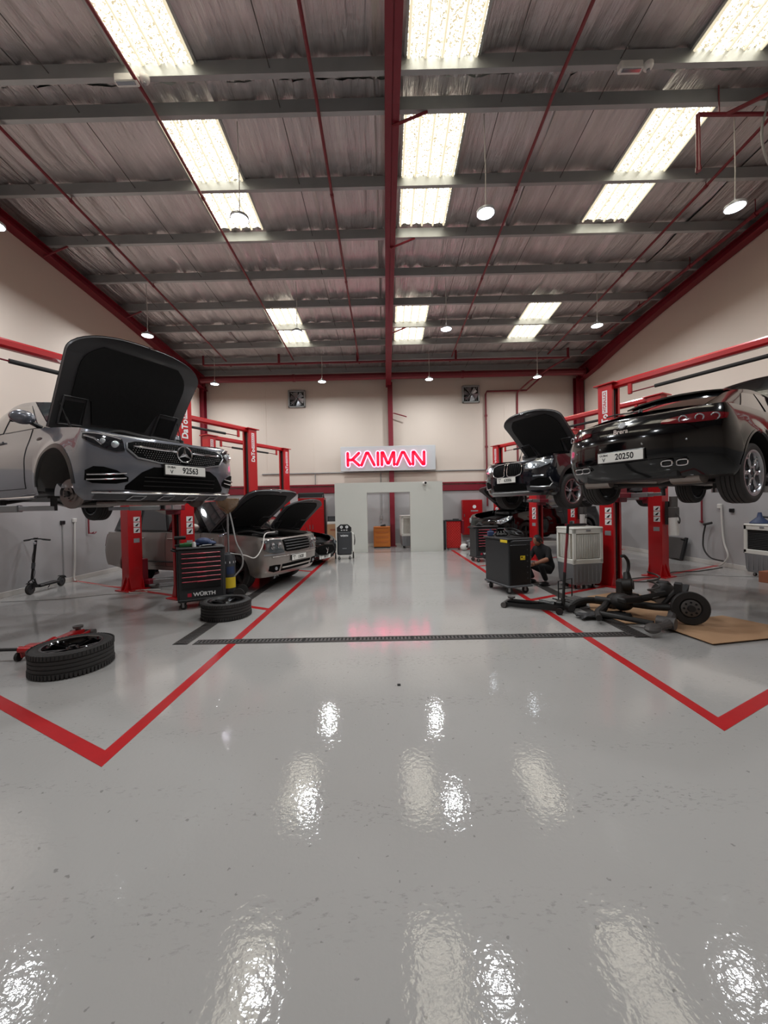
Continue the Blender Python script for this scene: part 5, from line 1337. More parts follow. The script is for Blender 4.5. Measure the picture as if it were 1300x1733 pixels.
# ================================================================== two-post lifts
PH = 3.95
def lift(mid, hd, zc, pads, label, power=None, text_posts=(1, -1)):
    rz = math.atan2(hd[1], hd[0]); t = thing('car_lift', label, 'car lift', (mid[0], mid[1], 0), rz)
    PY_ = 1.65
    for s in (1, -1):
        # open C channel, slot facing the car
        o_, i_ = s*(PY_+0.14), s*(PY_-0.14); hw = 0.13; th = 0.012
        P = [(hw, i_), (hw, o_), (-hw, o_), (-hw, i_), (-0.07, i_), (-0.07, i_+s*th), (-hw+th, i_+s*th), (-hw+th, o_-s*th), (hw-th, o_-s*th), (hw-th, i_+s*th), (0.07, i_+s*th), (0.07, i_)]
        m_ = MB(); m_.prism(P, 0.02, PH, 'xy'); post = m_.build('post', 'lift_red', t, smooth=False)
        m_ = MB(); m_.box((0, s*(PY_), 0.011), (0.44, 0.50, 0.022), 0.004)
        for q in (1, -1):
            m_.prism([(q*0.13, 0.02), (q*0.20, 0.02), (q*0.13, 0.28)], s*(PY_-0.13)-0.006, s*(PY_-0.13)+0.006, 'xz'); m_.prism([(q*0.13, 0.02), (q*0.20, 0.02), (q*0.13, 0.28)], s*(PY_+0.13)-0.006, s*(PY_+0.13)+0.006, 'xz')
        m_.prism([(o_, 0.02), (o_+s*0.10, 0.02), (o_, 0.30)], -0.006, 0.006, 'yz'); m_.prism([(o_, 0.02), (o_+s*0.10, 0.02), (o_, 0.30)], 0.10, 0.112, 'yz')
        m_.build('base_plate', 'lift_red', post, smooth=False)
        m_ = MB(); m_.box((0, i_+s*0.05, PH/2+0.05), (0.10, 0.02, PH-0.2)); m_.build('guide_channel', 'dark_gap', post, smooth=False)
        m_ = MB(); m_.tube([(0.02, i_+s*0.03, 0.3), (0.02, i_+s*0.03, PH-0.1)], 0.008, n=6); m_.tube([(-0.03, i_+s*0.035, 0.3), (-0.03, i_+s*0.035, PH-0.1)], 0.006, n=6); m_.build('lift_cable', 'iron_grey', post)
        m_ = MB(); m_.box((0, s*PY_, PH+0.012), (0.36, 0.42, 0.024), 0.004); m_.build('head_plate', 'lift_red', post, smooth=False)
        # carriage
        m_ = MB(); m_.box((0, i_-s*0.05, zc+0.16), (0.26, 0.14, 0.62), 0.012); m_.box((0, i_-s*0.10, zc-0.02), (0.62, 0.16, 0.10), 0.012); cg = m_.build('carriage', 'steel_red', t, smooth=False)
        for q in (1, -1):
            a = Vector((q*0.24, i_-s*0.12, zc-0.02)); px, py, pz = pads[0 if q > 0 else 1]; b_ = Vector((px, s*py, zc-0.02))
            d = b_-a; L = d.length; ang = math.atan2(d.y, d.x); R3 = Matrix.Rotation(ang, 3, 'Z')
            m_ = MB(); m_.box(a+d*0.30, (L*0.68, 0.13, 0.085), 0.008, R3); arm = m_.build('arm', 'alu_dull', t, smooth=False)
            m_ = MB(); m_.box(a+d*0.72, (L*0.60, 0.09, 0.06), 0.006, R3); m_.build('arm_extension', 'silver', arm, smooth=False)
            m_ = MB(); m_.cyl(b_+Vector((0, 0, -0.03)), (b_.x, b_.y, pz-0.025), 0.035, n=14); m_.cyl((b_.x, b_.y, pz-0.03), (b_.x, b_.y, pz), 0.06, n=16); m_.build('lift_pad', 'rubber', arm)
        # lettering and stickers on the lane side
        fx = hw+0.002
        for zz, hh in ((1.50, 0.10), (1.385, 0.10), (1.265, 0.11)):
            m_ = MB(); m_.box((fx, s*PY_+0.04, zz), (0.003, 0.13, hh)); stk = m_.build('sticker', 'ink_white', post, smooth=False)
            m_ = MB(); m_.prism([(s*PY_+0.0, zz-0.03), (s*PY_+0.05, zz-0.035), (s*PY_+0.08, zz+0.02), (s*PY_+0.085, zz+0.035), (s*PY_+0.04, zz+0.01)], fx+0.001, fx+0.003, 'yz'); m_.build('sticker_print', 'ink_black', stk, smooth=False)
        m_ = MB(); m_.box((fx, s*PY_+0.03, 1.05), (0.003, 0.12, 0.09)); m_.build('rating_plate', 'ink_grey', post, smooth=False)
        text('maker_lettering', 'DaTo', 0.17, 'ink_white', post, frame((fx+0.001, s*PY_, 3.20), (0, 0, 1), (0, -1, 0), (1, 0, 0)), bold=0.006, width=0.92)
        m_ = MB(); m_.box((fx+0.0, s*PY_, 3.62), (0.003, 0.10, 0.44)); bl = m_.build('lettering_panel', 'ink_white', post, smooth=False)
        text('maker_lettering', 'HYDRAULICS', 0.09, 'lift_red', bl, frame((fx+0.003, s*PY_, 3.62), (0, 0, 1), (0, -1, 0), (1, 0, 0)), bold=0.002, width=0.74)
    # overhead beam, cable cover and padded safety bar
    m_ = MB(); m_.box((0, 0, PH-0.02), (0.13, 2*PY_+0.1, 0.13), 0.03); bm_ = m_.build('cross_beam', 'lift_red', t)
    m_ = MB()
    for s in (1, -1): m_.box((0.02, s*(PY_-0.42), PH-0.17), (0.05, 0.07, 0.2), 0.008)
    m_.build('bar_bracket', 'lift_red', bm_, smooth=False)
    m_ = MB(); m_.cyl((0.02, -PY_+0.42, PH-0.24), (0.02, PY_-0.42, PH-0.24), 0.012, n=8); m_.build('safety_bar', 'steel_red', bm_)
    m_ = MB(); m_.cyl((0.02, -PY_+0.85, PH-0.24), (0.02, PY_-0.85, PH-0.24), 0.032, n=12); m_.build('bar_padding', 'rubber', bm_)
    if power is not None:
        s = power; x0 = -0.155
        m_ = MB(); m_.box((0.0, s*(PY_+0.30), 1.42), (0.16, 0.16, 0.22), 0.02); m_.cyl((0, s*(PY_+0.30), 1.52), (0, s*(PY_+0.30), 1.75), 0.075, n=18); pu = m_.build('power_unit', 'iron_grey', t)
        m_ = MB(); m_.cyl((0, s*(PY_+0.30), 0.92), (0, s*(PY_+0.30), 1.30), 0.095, n=20); m_.build('oil_tank', 'white_plastic', pu)
        m_ = MB(); m_.box((0, s*(PY_+0.20), 1.40), (0.14, 0.06, 0.5), 0.004); m_.build('mounting_plate', 'iron_dark', pu)
        m_ = MB(); m_.tube(bez([(0.06, s*(PY_+0.38), 1.4), (0.1, s*(PY_+0.46), 1.28), (0.04, s*(PY_+0.42), 1.18), (0.0, s*(PY_+0.36), 1.3)], 6), 0.012, n=6); m_.build('hydraulic_hose', 'rubber', pu)
    return t
def lmid(k, left=True):
    if left:
        far = (LANEL-SA*2.2, LY[k]+3.74+CA*2.2); near = (LANEL-SA*(2.2+3.74*CA), LY[k]+CA*(2.2+3.74*CA))
    else:
        far = (LANER+SA*2.28, RY[k]+3.765+CA*2.28); near = (LANER+SA*(2.28+3.765*CA), RY[k]+CA*(2.28+3.765*CA))
    return ((far[0]+near[0])/2, (far[1]+near[1])/2)
def rel(mid, hd, p):
    d = (p[0]-mid[0], p[1]-mid[1]); return (d[0]*hd[0]+d[1]*hd[1], -d[0]*hd[1]+d[1]*hd[0])
def padset(S, mid, hd, xs_, y, z):
    r0 = rel(mid, hd, S['loc']); sg = 1 if S['head'][0]*hd[0]+S['head'][1]*hd[1] > 0 else -1
    a = [(r0[0]+sg*x, y, z) for x in xs_]; a.sort(reverse=True); return a
m0 = lmid(0); lift(m0, HL_, 1.74, padset(GL, m0, HL_, (0.75, -0.8), 0.70, 1.60+0.275), 'red two-post lift holding up the grey coupe SUV', text_posts=(1,))
m1 = lmid(1); lift(m1, HL_, 0.17, [(0.75, 0.62, 0.26), (-0.85, 0.62, 0.26)], 'red two-post lift standing around the champagne SUV, arms lowered')
m2 = lmid(2); lift(m2, HL_, 0.14, [(0.7, 0.62, 0.195), (-0.85, 0.62, 0.195)], 'red two-post lift around the black saloon at the far left')
m3 = lmid(0, False); lift(m3, HR_, 1.80, padset(BR, m3, HR_, (0.72, -0.72), 0.66, 1.68+0.225), 'red two-post lift holding up the glossy black coupe')
m4 = lmid(1, False); lift(m4, HR_, 1.76, padset(BM, m4, HR_, (0.75, -0.8), 0.66, 1.61+0.295), 'red two-post lift holding up the navy SUV', power=1)
m5 = lmid(2, False); lift(m5, HR_, 0.52, padset(CY, m5, HR_, (0.75, -0.8), 0.66, 0.38+0.285), 'red two-post lift at the far right under the half raised black SUV', power=1)
# ================================================================== loose wheels
def loose_wheel(name, label, x, y, R, rr, w, style, rimm, tilt=0.0):
    t = thing(name, label, 'wheel', (x, y, w/2+0.004), 0.4)
    t.rotation_euler = (math.radians(90)+tilt, 0, 0.6)
    m_ = MB(); tyre_mesh(m_, R, rr, w, n=56); m_.build('tyre', 'rubber', t)
    m_ = MB(); tread_blocks(m_, R, w, 66); m_.build('tread_blocks', 'rubber', t, smooth=False, kind='stuff')
    rim_parts(t, rr, w, style, rimm, 1)
    return t
loose_wheel('spare_wheel', 'black alloy wheel and tyre lying flat on the floor beside the red trolley jack', -3.40, 4.10, 0.368, 0.262, 0.255, 'vspoke', 'gloss_black')
loose_wheel('spare_wheel', 'alloy wheel with tyre lying flat in front of the red-drawered tool trolley', -2.52, 5.98, 0.368, 0.262, 0.255, 'vspoke', 'satin_black')
# ------------------------------------------------------------------ castors
def castor(m_t, p, r=0.055, w=0.03, yaw=0.0, parent=None):
    R3 = Matrix.Rotation(yaw, 3, 'Z'); p = Vector(p); ax = R3 @ Vector((0, 1, 0))
    m_ = MB(); m_.cyl(p+Vector((0, 0, r))-ax*w/2, p+Vector((0, 0, r))+ax*w/2, r, n=18); co = m_.build('castor', 'rubber', parent)
    m_ = MB()
    for s in (1, -1): m_.box(p+Vector((0, 0, r+0.028))+ax*s*(w/2+0.006), (0.035, 0.005, 0.085), rot=R3)
    m_.box(p+Vector((0, 0, 2*r+0.014)), (0.06, w+0.03, 0.008), rot=R3); m_.build('fork', 'alu_dull', co, smooth=False)
    m_ = MB(); m_.cyl(p+Vector((0, 0, r))-ax*(w/2+0.003), p+Vector((0, 0, r))+ax*(w/2+0.003), r*0.35, n=10); m_.build('castor_hub', 'silver', co)
def tool_trolley(label, loc, rz, W=0.70, D=0.46, H=0.86, z0=0.14, rows=7, logo=True, name='tool_trolley', hm='handle_red'):
    """front faces local -y"""
    t = thing(name, label, 'tool trolley', loc, rz)
    m_ = MB(); m_.box((0, 0, z0+H/2), (W, D, H), 0.012); m_.build('cabinet', 'trolley_black', t)
    hs_ = [0.085]*(rows-1)+[0.17]; tot = sum(hs_)+0.012*rows; sc_ = (H-0.24)/tot; z = z0+H-0.05
    for k, h in enumerate(hs_):
        h *= sc_; zc = z-h/2
        m_ = MB(); m_.box((0, -D/2-0.008, zc), (W-0.10, 0.018, h), 0.004); dr = m_.build('drawer', 'satin_black', t)
        m_ = MB(); m_.box((0, -D/2-0.024, z-0.012), (W-0.10, 0.022, 0.014), 0.005); m_.box((0, -D/2-0.026, z-0.016), (0.14, 0.022, 0.022), 0.006); m_.build('drawer_handle', hm, dr)
        z -= h+0.012*sc_
    m_ = MB(); m_.box((0, 0, z0+H+0.018), (W+0.05, D+0.05, 0.036), 0.012); m_.build('top_tray', 'plastic_black', t)
    for s in (1, -1):
        m_ = MB(); m_.box((s*(W/2+0.012), -D/2+0.04, z0+H/2), (0.024, 0.03, H-0.04), 0.006); m_.build('corner_rail', 'trolley_grey', t)
    m_ = MB(); m_.tube([(-W/2, D/2-0.06, z0+H-0.03), (-W/2-0.09, D/2-0.06, z0+H), (-W/2-0.09, -D/2+0.06, z0+H), (-W/2, -D/2+0.06, z0+H-0.03)], 0.014, n=8); m_.build('push_handle', 'plastic_black', t)
    m_ = MB(); m_.box((0, 0, z0+0.01), (W+0.03, D+0.03, 0.05), 0.015); m_.build('bumper_base', 'plastic_black', t)
    for sx in (1, -1):
        for sy in (1, -1): castor(None, (sx*(W/2-0.07), sy*(D/2-0.06), 0.0), 0.052, 0.032, 0.4*sx, t)
    if logo:
        text('logo_lettering', 'W\u00dcRTH', 0.085, 'ink_white', t, frame((0.04, -D/2-0.0025, z0+0.10), (1, 0, 0), (0, 0, 1), (0, -1, 0)), bold=0.003, width=1.1)
        m_ = MB(); m_.box((-0.19, -D/2-0.002, z0+0.10), (0.06, 0.003, 0.06), 0.001); m_.build('logo_mark', 'handle_red', t)
    return t
zt = 0.14+0.86+0.036
tl = (-3.145, 6.49); ra = math.atan2(0.34, 0.63); nb = (-math.sin(ra)*0.23, math.cos(ra)*0.23)
tool_trolley('black tool trolley with seven red-handled drawers near the grey coupe SUV', (tl[0]+nb[0], tl[1]+nb[1], 0), ra)
def on(dx, dy, z=zt, c=(tl[0]+nb[0], tl[1]+nb[1]), a=ra): return (c[0]+dx*math.cos(a)-dy*math.sin(a), c[1]+dx*math.sin(a)+dy*math.cos(a), z)
# things on top of it
m_ = MB(); m_.sphere((0, 0, 0.07), 1.0, 16, 8, (0.14, 0.10, 0.075)); m_.sphere((0.12, 0.02, 0.045), 1.0, 12, 6, (0.10, 0.08, 0.045)); m_.sphere((-0.08, -0.05, 0.035), 1.0, 12, 6, (0.09, 0.06, 0.035)); o = m_.build('glove_bundle', 'blue'); o.location = on(0.05, 0.02); tag(o, 'crumpled dark blue work gloves on the trolley top tray', 'gloves')
m_ = MB(); m_.box((0, 0, 0.03), (0.2, 0.12, 0.06), 0.01); m_.box((0.02, 0, 0.065), (0.1, 0.08, 0.01), 0.003); o = m_.build('tool_case', 'green'); o.location = on(-0.22, 0.02); o.rotation_euler = (0, 0, 0.4); tag(o, 'small green tool case on the left of the trolley top', 'case')
t = thing('cordless_drill', 'dark cordless power tool resting on the trolley corner', 'power tool', on(-0.30, 0.16), 0.5)
m_ = MB(); m_.cyl((-0.1, 0, 0.15), (0.08, 0, 0.15), 0.032, n=12); m_.build('motor', 'plastic_black', t)
m_ = MB(); m_.box((-0.04, 0, 0.08), (0.04, 0.035, 0.12), 0.01); m_.build('grip', 'rubber', t); m_ = MB(); m_.box((-0.04, 0, 0.018), (0.11, 0.07, 0.036), 0.008); m_.build('battery', 'iron_dark', t)
m_ = MB(); m_.cyl((0, 0, 0), (0, 0, 0.07), 0.035, 0.03, n=14); m_.cyl((0, 0, 0.07), (0, 0, 0.085), 0.02, n=12); o = m_.build('spray_can', 'white_plastic'); o.location = on(-0.10, -0.08); tag(o, 'small white pot on the front edge of the trolley top', 'pot')
m_ = MB()
for k in range(4): m_.tube([(0.02*k, 0, 0.008+0.006*k), (0.04*k+0.05, 0.09, 0.008+0.006*k)], 0.007, n=6)
o = m_.build('spanner_set', 'silver'); o.location = on(-0.02, -0.14); tag(o, 'few chrome spanners lying on the trolley top', 'spanner')
# ------------------------------------------------------------------ oil drainer with funnel bowl
t = thing('oil_drainer', 'mobile oil drainer with amber collecting bowl and yellow label beside the trolley', 'oil drainer', (-2.98, 7.22, 0), 0.2)
m_ = MB(); m_.lathe([(0.0, 0.10), (0.10, 0.10), (0.12, 0.14), (0.12, 0.74), (0.10, 0.82), (0.03, 0.86), (0.0, 0.86)], n=28); tk = m_.build('tank', 'trolley_grey', t)
def wrap(nm, z0, z1, a0, a1, mm):
    m_ = MB(); m_.grid([[(0.1215*math.cos(a0+(a1-a0)*k/10), 0.1215*math.sin(a0+(a1-a0)*k/10), z) for k in range(11)] for z in (z0, z1)]); m_.build(nm, mm, tk)
wrap('yellow_label', 0.20, 0.40, -1.9, -0.2, 'yellow'); wrap('blue_label', 0.46, 0.60, -1.7, -0.5, 'blue'); wrap('white_band', 0.66, 0.70, -3.1, 3.1, 'ink_white')
m_ = MB(); m_.cyl((0, 0, 0.84), (0, 0, 1.60), 0.018, n=10); m_.build('riser_tube', 'alu_dull', t)
m_ = MB(); m_.lathe([(0.02, 1.58), (0.10, 1.64), (0.19, 1.74), (0.215, 1.86), (0.21, 1.87), (0.18, 1.75), (0.09, 1.655), (0.02, 1.60)], n=32); m_.build('collecting_bowl', 'amber', t)
m_ = MB(); m_.cyl((-0.12, 0.02, 0.88), (-0.12, 0.02, 1.16), 0.055, n=18); ch = m_.build('glass_chamber', 'clear', t)
m_ = MB(); m_.cyl((-0.12, 0.02, 1.16), (-0.12, 0.02, 1.19), 0.06, n=18); m_.cyl((-0.12, 0.02, 0.85), (-0.12, 0.02, 0.88), 0.06, n=18); m_.cyl((-0.12, 0.02, 1.19), (-0.02, 0.02, 1.22), 0.02, n=8); m_.build('chamber_cap', 'chrome', ch)
m_ = MB(); m_.cyl((-0.12, 0.02, 0.89), (-0.12, 0.02, 0.97), 0.05, n=16); m_.build('oil_fill', 'lamp_red', ch)
m_ = MB(); m_.box((0, 0, 0.085), (0.42, 0.36, 0.03), 0.01); m_.build('base_frame', 'satin_black', t)
for s in (1, -1):
    m_ = MB(); m_.cyl((0.2, s*0.2-0.02, 0.1), (0.2, s*0.2+0.02, 0.1), 0.1, n=22); m_.build('wheel', 'rubber', t)
m_ = MB(); m_.tube(bez([(0.04, -0.02, 1.62), (0.10, -0.06, 1.35), (0.16, -0.1, 1.05), (0.26, -0.12, 0.82), (0.26, -0.14, 0.60), (0.12, -0.16, 0.42)], 8), 0.014, n=8); m_.build('drain_hose', 'cable_grey', t)
m_ = MB(); m_.tube(bez([(0.04, -0.03, 0.84), (0.3, -0.10, 0.80), (0.48, -0.05, 0.74), (0.60, 0.1, 0.92), (0.64, 0.3, 1.16), (0.8, 0.55, 1.18)], 8), 0.011, n=8); m_.build('suction_hose', 'cable_white', t)
# ------------------------------------------------------------------ red trolley jack behind the loose wheel
def floor_jack(name, label, loc, rz, mbody, hpts, hm):
    """nose (saddle) along +x"""
    t = thing(name, label, 'jack', loc, rz)
    for s in (1, -1):
        m_ = MB(); m_.prism([(-0.42, 0.04), (-0.44, 0.13), (-0.25, 0.13), (0.1, 0.09), (0.42, 0.085), (0.46, 0.05), (0.40, 0.03)], s*0.105-0.005, s*0.105+0.005, 'xz'); m_.build('side_plate', mbody, t, smooth=False)
    m_ = MB(); m_.prism([(-0.22, 0.09), (-0.2, 0.125), (0.36, 0.115), (0.40, 0.09), (0.36, 0.06)], -0.05, 0.05, 'xz'); m_.build('lift_arm', mbody, t, smooth=False)
    m_ = MB(); m_.lathe([(0.0, 0.115), (0.03, 0.115), (0.03, 0.135), (0.055, 0.14), (0.06, 0.165), (0.0, 0.155)], (0.34, 0, 0), n=18); m_.build('saddle', 'iron_grey', t)
    m_ = MB(); m_.cyl((0.43, -0.15, 0.045), (0.43, 0.15, 0.045), 0.042, n=18); m_.build('front_roller', 'iron_grey', t)
    for s in (1, -1):
        m_ = MB(); m_.cyl((-0.40, s*0.15-0.015, 0.05), (-0.40, s*0.15+0.015, 0.05), 0.05, n=16); m_.build('rear_wheel', 'iron_dark', t)
    m_ = MB(); m_.cyl((-0.30, 0, 0.10), (-0.08, 0, 0.12), 0.045, n=14); m_.box((-0.38, 0, 0.13), (0.10, 0.16, 0.10), 0.015); m_.build('pump_block', mbody, t)
    for k, (pa, pb, r, mm) in enumerate(hpts):
        m_ = MB(); m_.cyl(pa, pb, r, n=12); m_.build('handle', mm, t)
    return t
floor_jack('trolley_jack', 'red trolley jack on the floor half hidden behind the loose black wheel', (-4.06, 4.70, 0), math.radians(96), 'red_plate',
           [((-0.42, 0.0, 0.13), (-0.43, 0.12, 0.14), 0.035, 'red_plate'), ((-0.43, 0.10, 0.14), (-0.40, 1.1, 0.16), 0.018, 'satin_black')], None)
floor_jack('trolley_jack', 'long low black jack with an upright red handle, near the cardboard sheets', (2.29, 6.02, 0), math.atan2(0.36, -0.55), 'satin_black',
           [((-0.42, 0.0, 0.12), (-0.43, 0.0, 0.22), 0.032, 'iron_dark'), ((-0.43, 0, 0.20), (-0.455, 0.0, 0.62), 0.021, 'satin_black'), ((-0.455, 0, 0.60), (-0.50, 0.0, 1.20), 0.020, 'pipe_red'), ((-0.50, 0.0, 1.18), (-0.51, 0, 1.34), 0.019, 'satin_black')], None)
# ------------------------------------------------------------------ e-scooter by the left wall
p0 = Vector((-7.34, 7.84, 0)); p1 = Vector((-7.46, 8.74, 0)); d = p1-p0
t = thing('electric_scooter', 'black electric kick scooter parked along the left wall', 'scooter', p0, math.atan2(d.y, d.x)); L = d.length
for x in (0, L):
    m_ = MB(); m_.lathe([(0.075, -0.02), (0.095, -0.03), (0.11, -0.018), (0.112, 0), (0.11, 0.018), (0.095, 0.03), (0.075, 0.02)], (x, 0, 0.112), (0, 1, 0), 30); wo = m_.build('wheel', 'rubber', t)
    m_ = MB(); m_.cyl((x, -0.022, 0.112), (x, 0.022, 0.112), 0.074, n=24); m_.cyl((x, -0.04, 0.112), (x, 0.04, 0.112), 0.02, n=10); m_.build('wheel_hub', 'trolley_grey', wo)
m_ = MB(); m_.box((L*0.53, 0, 0.135), (0.56, 0.15, 0.055), 0.015); m_.tube([(L*0.2, 0, 0.13), (0.13, 0, 0.21), (0.10, 0, 0.30)], 0.032, n=10); m_.build('deck', 'satin_black', t)
m_ = MB(); m_.tube([(0.0, 0.045, 0.112), (0.035, 0.045, 0.26), (0.05, 0.0, 0.30)], 0.014, n=8); m_.tube([(0.0, -0.045, 0.112), (0.035, -0.045, 0.26), (0.05, 0.0, 0.30)], 0.014, n=8); m_.build('fork', 'satin_black', t)
m_ = MB(); m_.tube([(0.05, 0, 0.28), (0.20, 0, 1.10)], 0.022, n=12); st = m_.build('stem', 'satin_black', t)
m_ = MB(); m_.cyl((0.095, 0, 0.52), (0.115, 0, 0.64), 0.032, n=12); m_.box((0.13, 0.0, 0.60), (0.03, 0.04, 0.08), 0.008); m_.build('folding_clamp', 'trolley_grey', st)
m_ = MB(); m_.tube([(0.235, -0.23, 1.10), (0.205, -0.08, 1.13), (0.20, 0, 1.13), (0.205, 0.08, 1.13), (0.235, 0.23, 1.10)], 0.013, n=8); hb_ = m_.build('handlebar', 'satin_black', t)
for s in (1, -1):
    m_ = MB(); m_.cyl((0.222, s*0.13, 1.115), (0.238, s*0.25, 1.098), 0.019, n=10); m_.build('grip', 'rubber', hb_)
    m_ = MB(); m_.tube([(0.19, s*0.1, 1.12), (0.15, s*0.18, 1.105)], 0.007, n=6); m_.build('brake_lever', 'satin_black', hb_)
m_ = MB(); m_.box((0.195, 0, 1.145), (0.07, 0.06, 0.025), 0.008); m_.build('display', 'gloss_black', hb_)
m_ = MB(); m_.sphere((0.165, 0, 1.04), 0.03, 10, 6); m_.build('headlight', 'lamp_glass', st)
m_ = MB(); rows = []
for k in range(9):
    a = 0.5+1.5*k/8; rows.append([(L+0.13*math.cos(a), y, 0.112+0.13*math.sin(a)) for y in (-0.04, 0.04)])
m_.slab(rows, (0, 0, 0.004)); m_.build('rear_mudguard', 'satin_black', t)
rows = []; m_ = MB()
for k in range(9):
    a = 0.7+1.4*k/8; rows.append([(0.13*math.cos(a), y, 0.112+0.13*math.sin(a)) for y in (-0.035, 0.035)])
m_.slab(rows, (0, 0, 0.004)); m_.build('front_mudguard', 'satin_black', t)
m_ = MB(); m_.tube(bez([(0.17, 0.02, 1.05), (0.20, 0.05, 0.9), (0.12, 0.03, 0.7), (0.2, 0.04, 0.45), (0.14, 0.03, 0.3)], 6), 0.006, n=6); m_.build('brake_cable', 'satin_black', t)
m_ = MB(); m_.tube([(L*0.72, 0.05, 0.11), (L*0.78, 0.14, 0.012)], 0.009, n=6); m_.build('kickstand', 'satin_black', t)
# ------------------------------------------------------------------ wall fittings, left
def socket(x, y, z, face, label, m='plastic_black'):
    t = thing('wall_socket', label, 'socket', (x, y, z), 0)
    m_ = MB(); m_.box((face*0.02, 0, 0), (0.04, 0.12, 0.09), 0.008); m_.build('box', m, t)
    for k in (-1, 1):
        m_ = MB(); m_.box((face*0.042, k*0.028, 0), (0.006, 0.045, 0.05), 0.004); m_.build('outlet', 'satin_black', t)
socket(XL, 9.03, 1.44, 1, 'black double socket on the left wall above the scooter')
m_ = MB(); m_.cyl((XL+0.014, 9.03, 1.40), (XL+0.014, 9.03, 0.11), 0.012, n=6); tag(m_.build('socket_conduit', 'cable_grey'), 'grey conduit under the black socket on the left wall', 'conduit')
m_ = MB(); m_.box((XL+0.025, 9.37, 1.48), (0.05, 0.10, 0.10), 0.01); m_.tube(bez([(XL+0.03, 9.37, 1.44), (XL+0.035, 9.35, 1.0), (XL+0.04, 9.33, 0.5), (XL+0.05, 9.28, 0.06), (XL+0.16, 9.24, 0.03)], 8), 0.018, n=8); tag(m_.build('white_hose', 'cable_white'), 'white flexible hose hanging down the left wall to the floor', 'hose')
m_ = MB(); m_.tube([(XL+0.05, 9.78, 2.6), (XL+0.05, 9.78, 1.12)], 0.018, n=8); m_.tube([(XL+0.05, 9.78, 1.14), (XL+0.12, 9.88, 1.12), (XL+0.12, 9.94, 1.16)], 0.014, n=8); m_.cyl((XL+0.06, 9.84, 1.13), (XL+0.14, 9.84, 1.16), 0.012, n=8); tag(m_.build('air_line', 'pipe_red'), 'red compressed-air pipe with tap on the left wall', 'pipe')
m_ = MB(); m_.tube(bez([(-7.42, 9.15, 0.008), (-6.6, 8.72, 0.008), (-5.75, 8.4, 0.008), (-5.15, 8.05, 0.008), (-4.95, 7.85, 0.010), (-5.2, 7.78, 0.012), (-5.35, 7.95, 0.012), (-5.05, 8.02, 0.018), (-4.75, 8.0, 0.02)], 8), 0.008, n=6); tag(m_.build('floor_cable', 'cable_white'), 'white cable looped on the floor at the foot of the left lift post', 'cable')
m_ = MB(); m_.tube(bez([(-7.3, 7.2, 0.007), (-6.3, 7.35, 0.007), (-5.6, 7.7, 0.007), (-5.0, 7.76, 0.007)], 8), 0.006, n=6); tag(m_.build('floor_cable', 'cable_grey'), 'thin pale cable lying across the floor towards the scooter', 'cable')
# ------------------------------------------------------------------ wall fittings, right
m_ = MB(); m_.tube([(XR-0.05, 10.12, 2.7), (XR-0.05, 10.12, 1.06)], 0.022, n=8); m_.cyl((XR-0.10, 10.05, 1.10), (XR-0.02, 10.2, 1.10), 0.03, n=8); ap = tag(m_.build('air_line', 'pipe_red'), 'red compressed-air pipe dropping down the right wall to a tap', 'pipe')
m_ = MB(); m_.cyl((XR-0.12, 9.98, 1.03), (XR-0.06, 9.8, 1.08), 0.03, n=10); m_.tube(bez([(XR-0.1, 9.95, 1.02), (XR-0.10, 10.02, 0.7), (XR-0.12, 9.98, 0.4), (XR-0.14, 9.75, 0.2), (XR-0.12, 9.4, 0.16)], 8), 0.018, n=8); tag(m_.build('air_hose', 'rubber'), 'black air hose curling down the right wall', 'hose')
m_ = MB(); m_.box((XR-0.03, 9.6, 1.50), (0.06, 0.12, 0.12), 0.015); m_.tube(bez([(XR-0.035, 9.55, 1.46), (XR-0.04, 9.52, 0.95), (XR-0.06, 9.45, 0.6), (XR-0.10, 9.30, 0.3), (XR-0.12, 9.42, 0.10), (XR-0.14, 9.5, 0.04)], 8), 0.020, n=8); tag(m_.build('white_hose', 'cable_white'), 'white flexible hose curving down the right wall by the black socket', 'hose')
socket(XR, 9.28, 1.40, -1, 'black double socket on the right wall beside the white hose')
m_ = MB(); m_.tube(bez([(8.2, 9.4, 0.008), (7.2, 8.95, 0.008), (6.6, 8.9, 0.008), (6.1, 8.4, 0.008), (5.4, 8.3, 0.008), (5.0, 8.05, 0.008), (5.3, 7.9, 0.008), (5.7, 8.05, 0.008)], 8), 0.009, n=6); tag(m_.build('floor_cable', 'rubber'), 'dark cable running across the floor to the right lift post', 'cable')
m_ = MB(); m_.tube(bez([(8.1, 8.15, 0.008), (7.4, 8.3, 0.008), (6.8, 8.6, 0.008), (6.4, 8.4, 0.008), (5.95, 8.62, 0.012), (6.3, 8.75, 0.012), (6.7, 8.5, 0.008)], 8), 0.006, n=6); tag(m_.build('floor_cable', 'cable_grey'), 'thin cable tangled on the floor in front of the right wall cooler', 'cable')
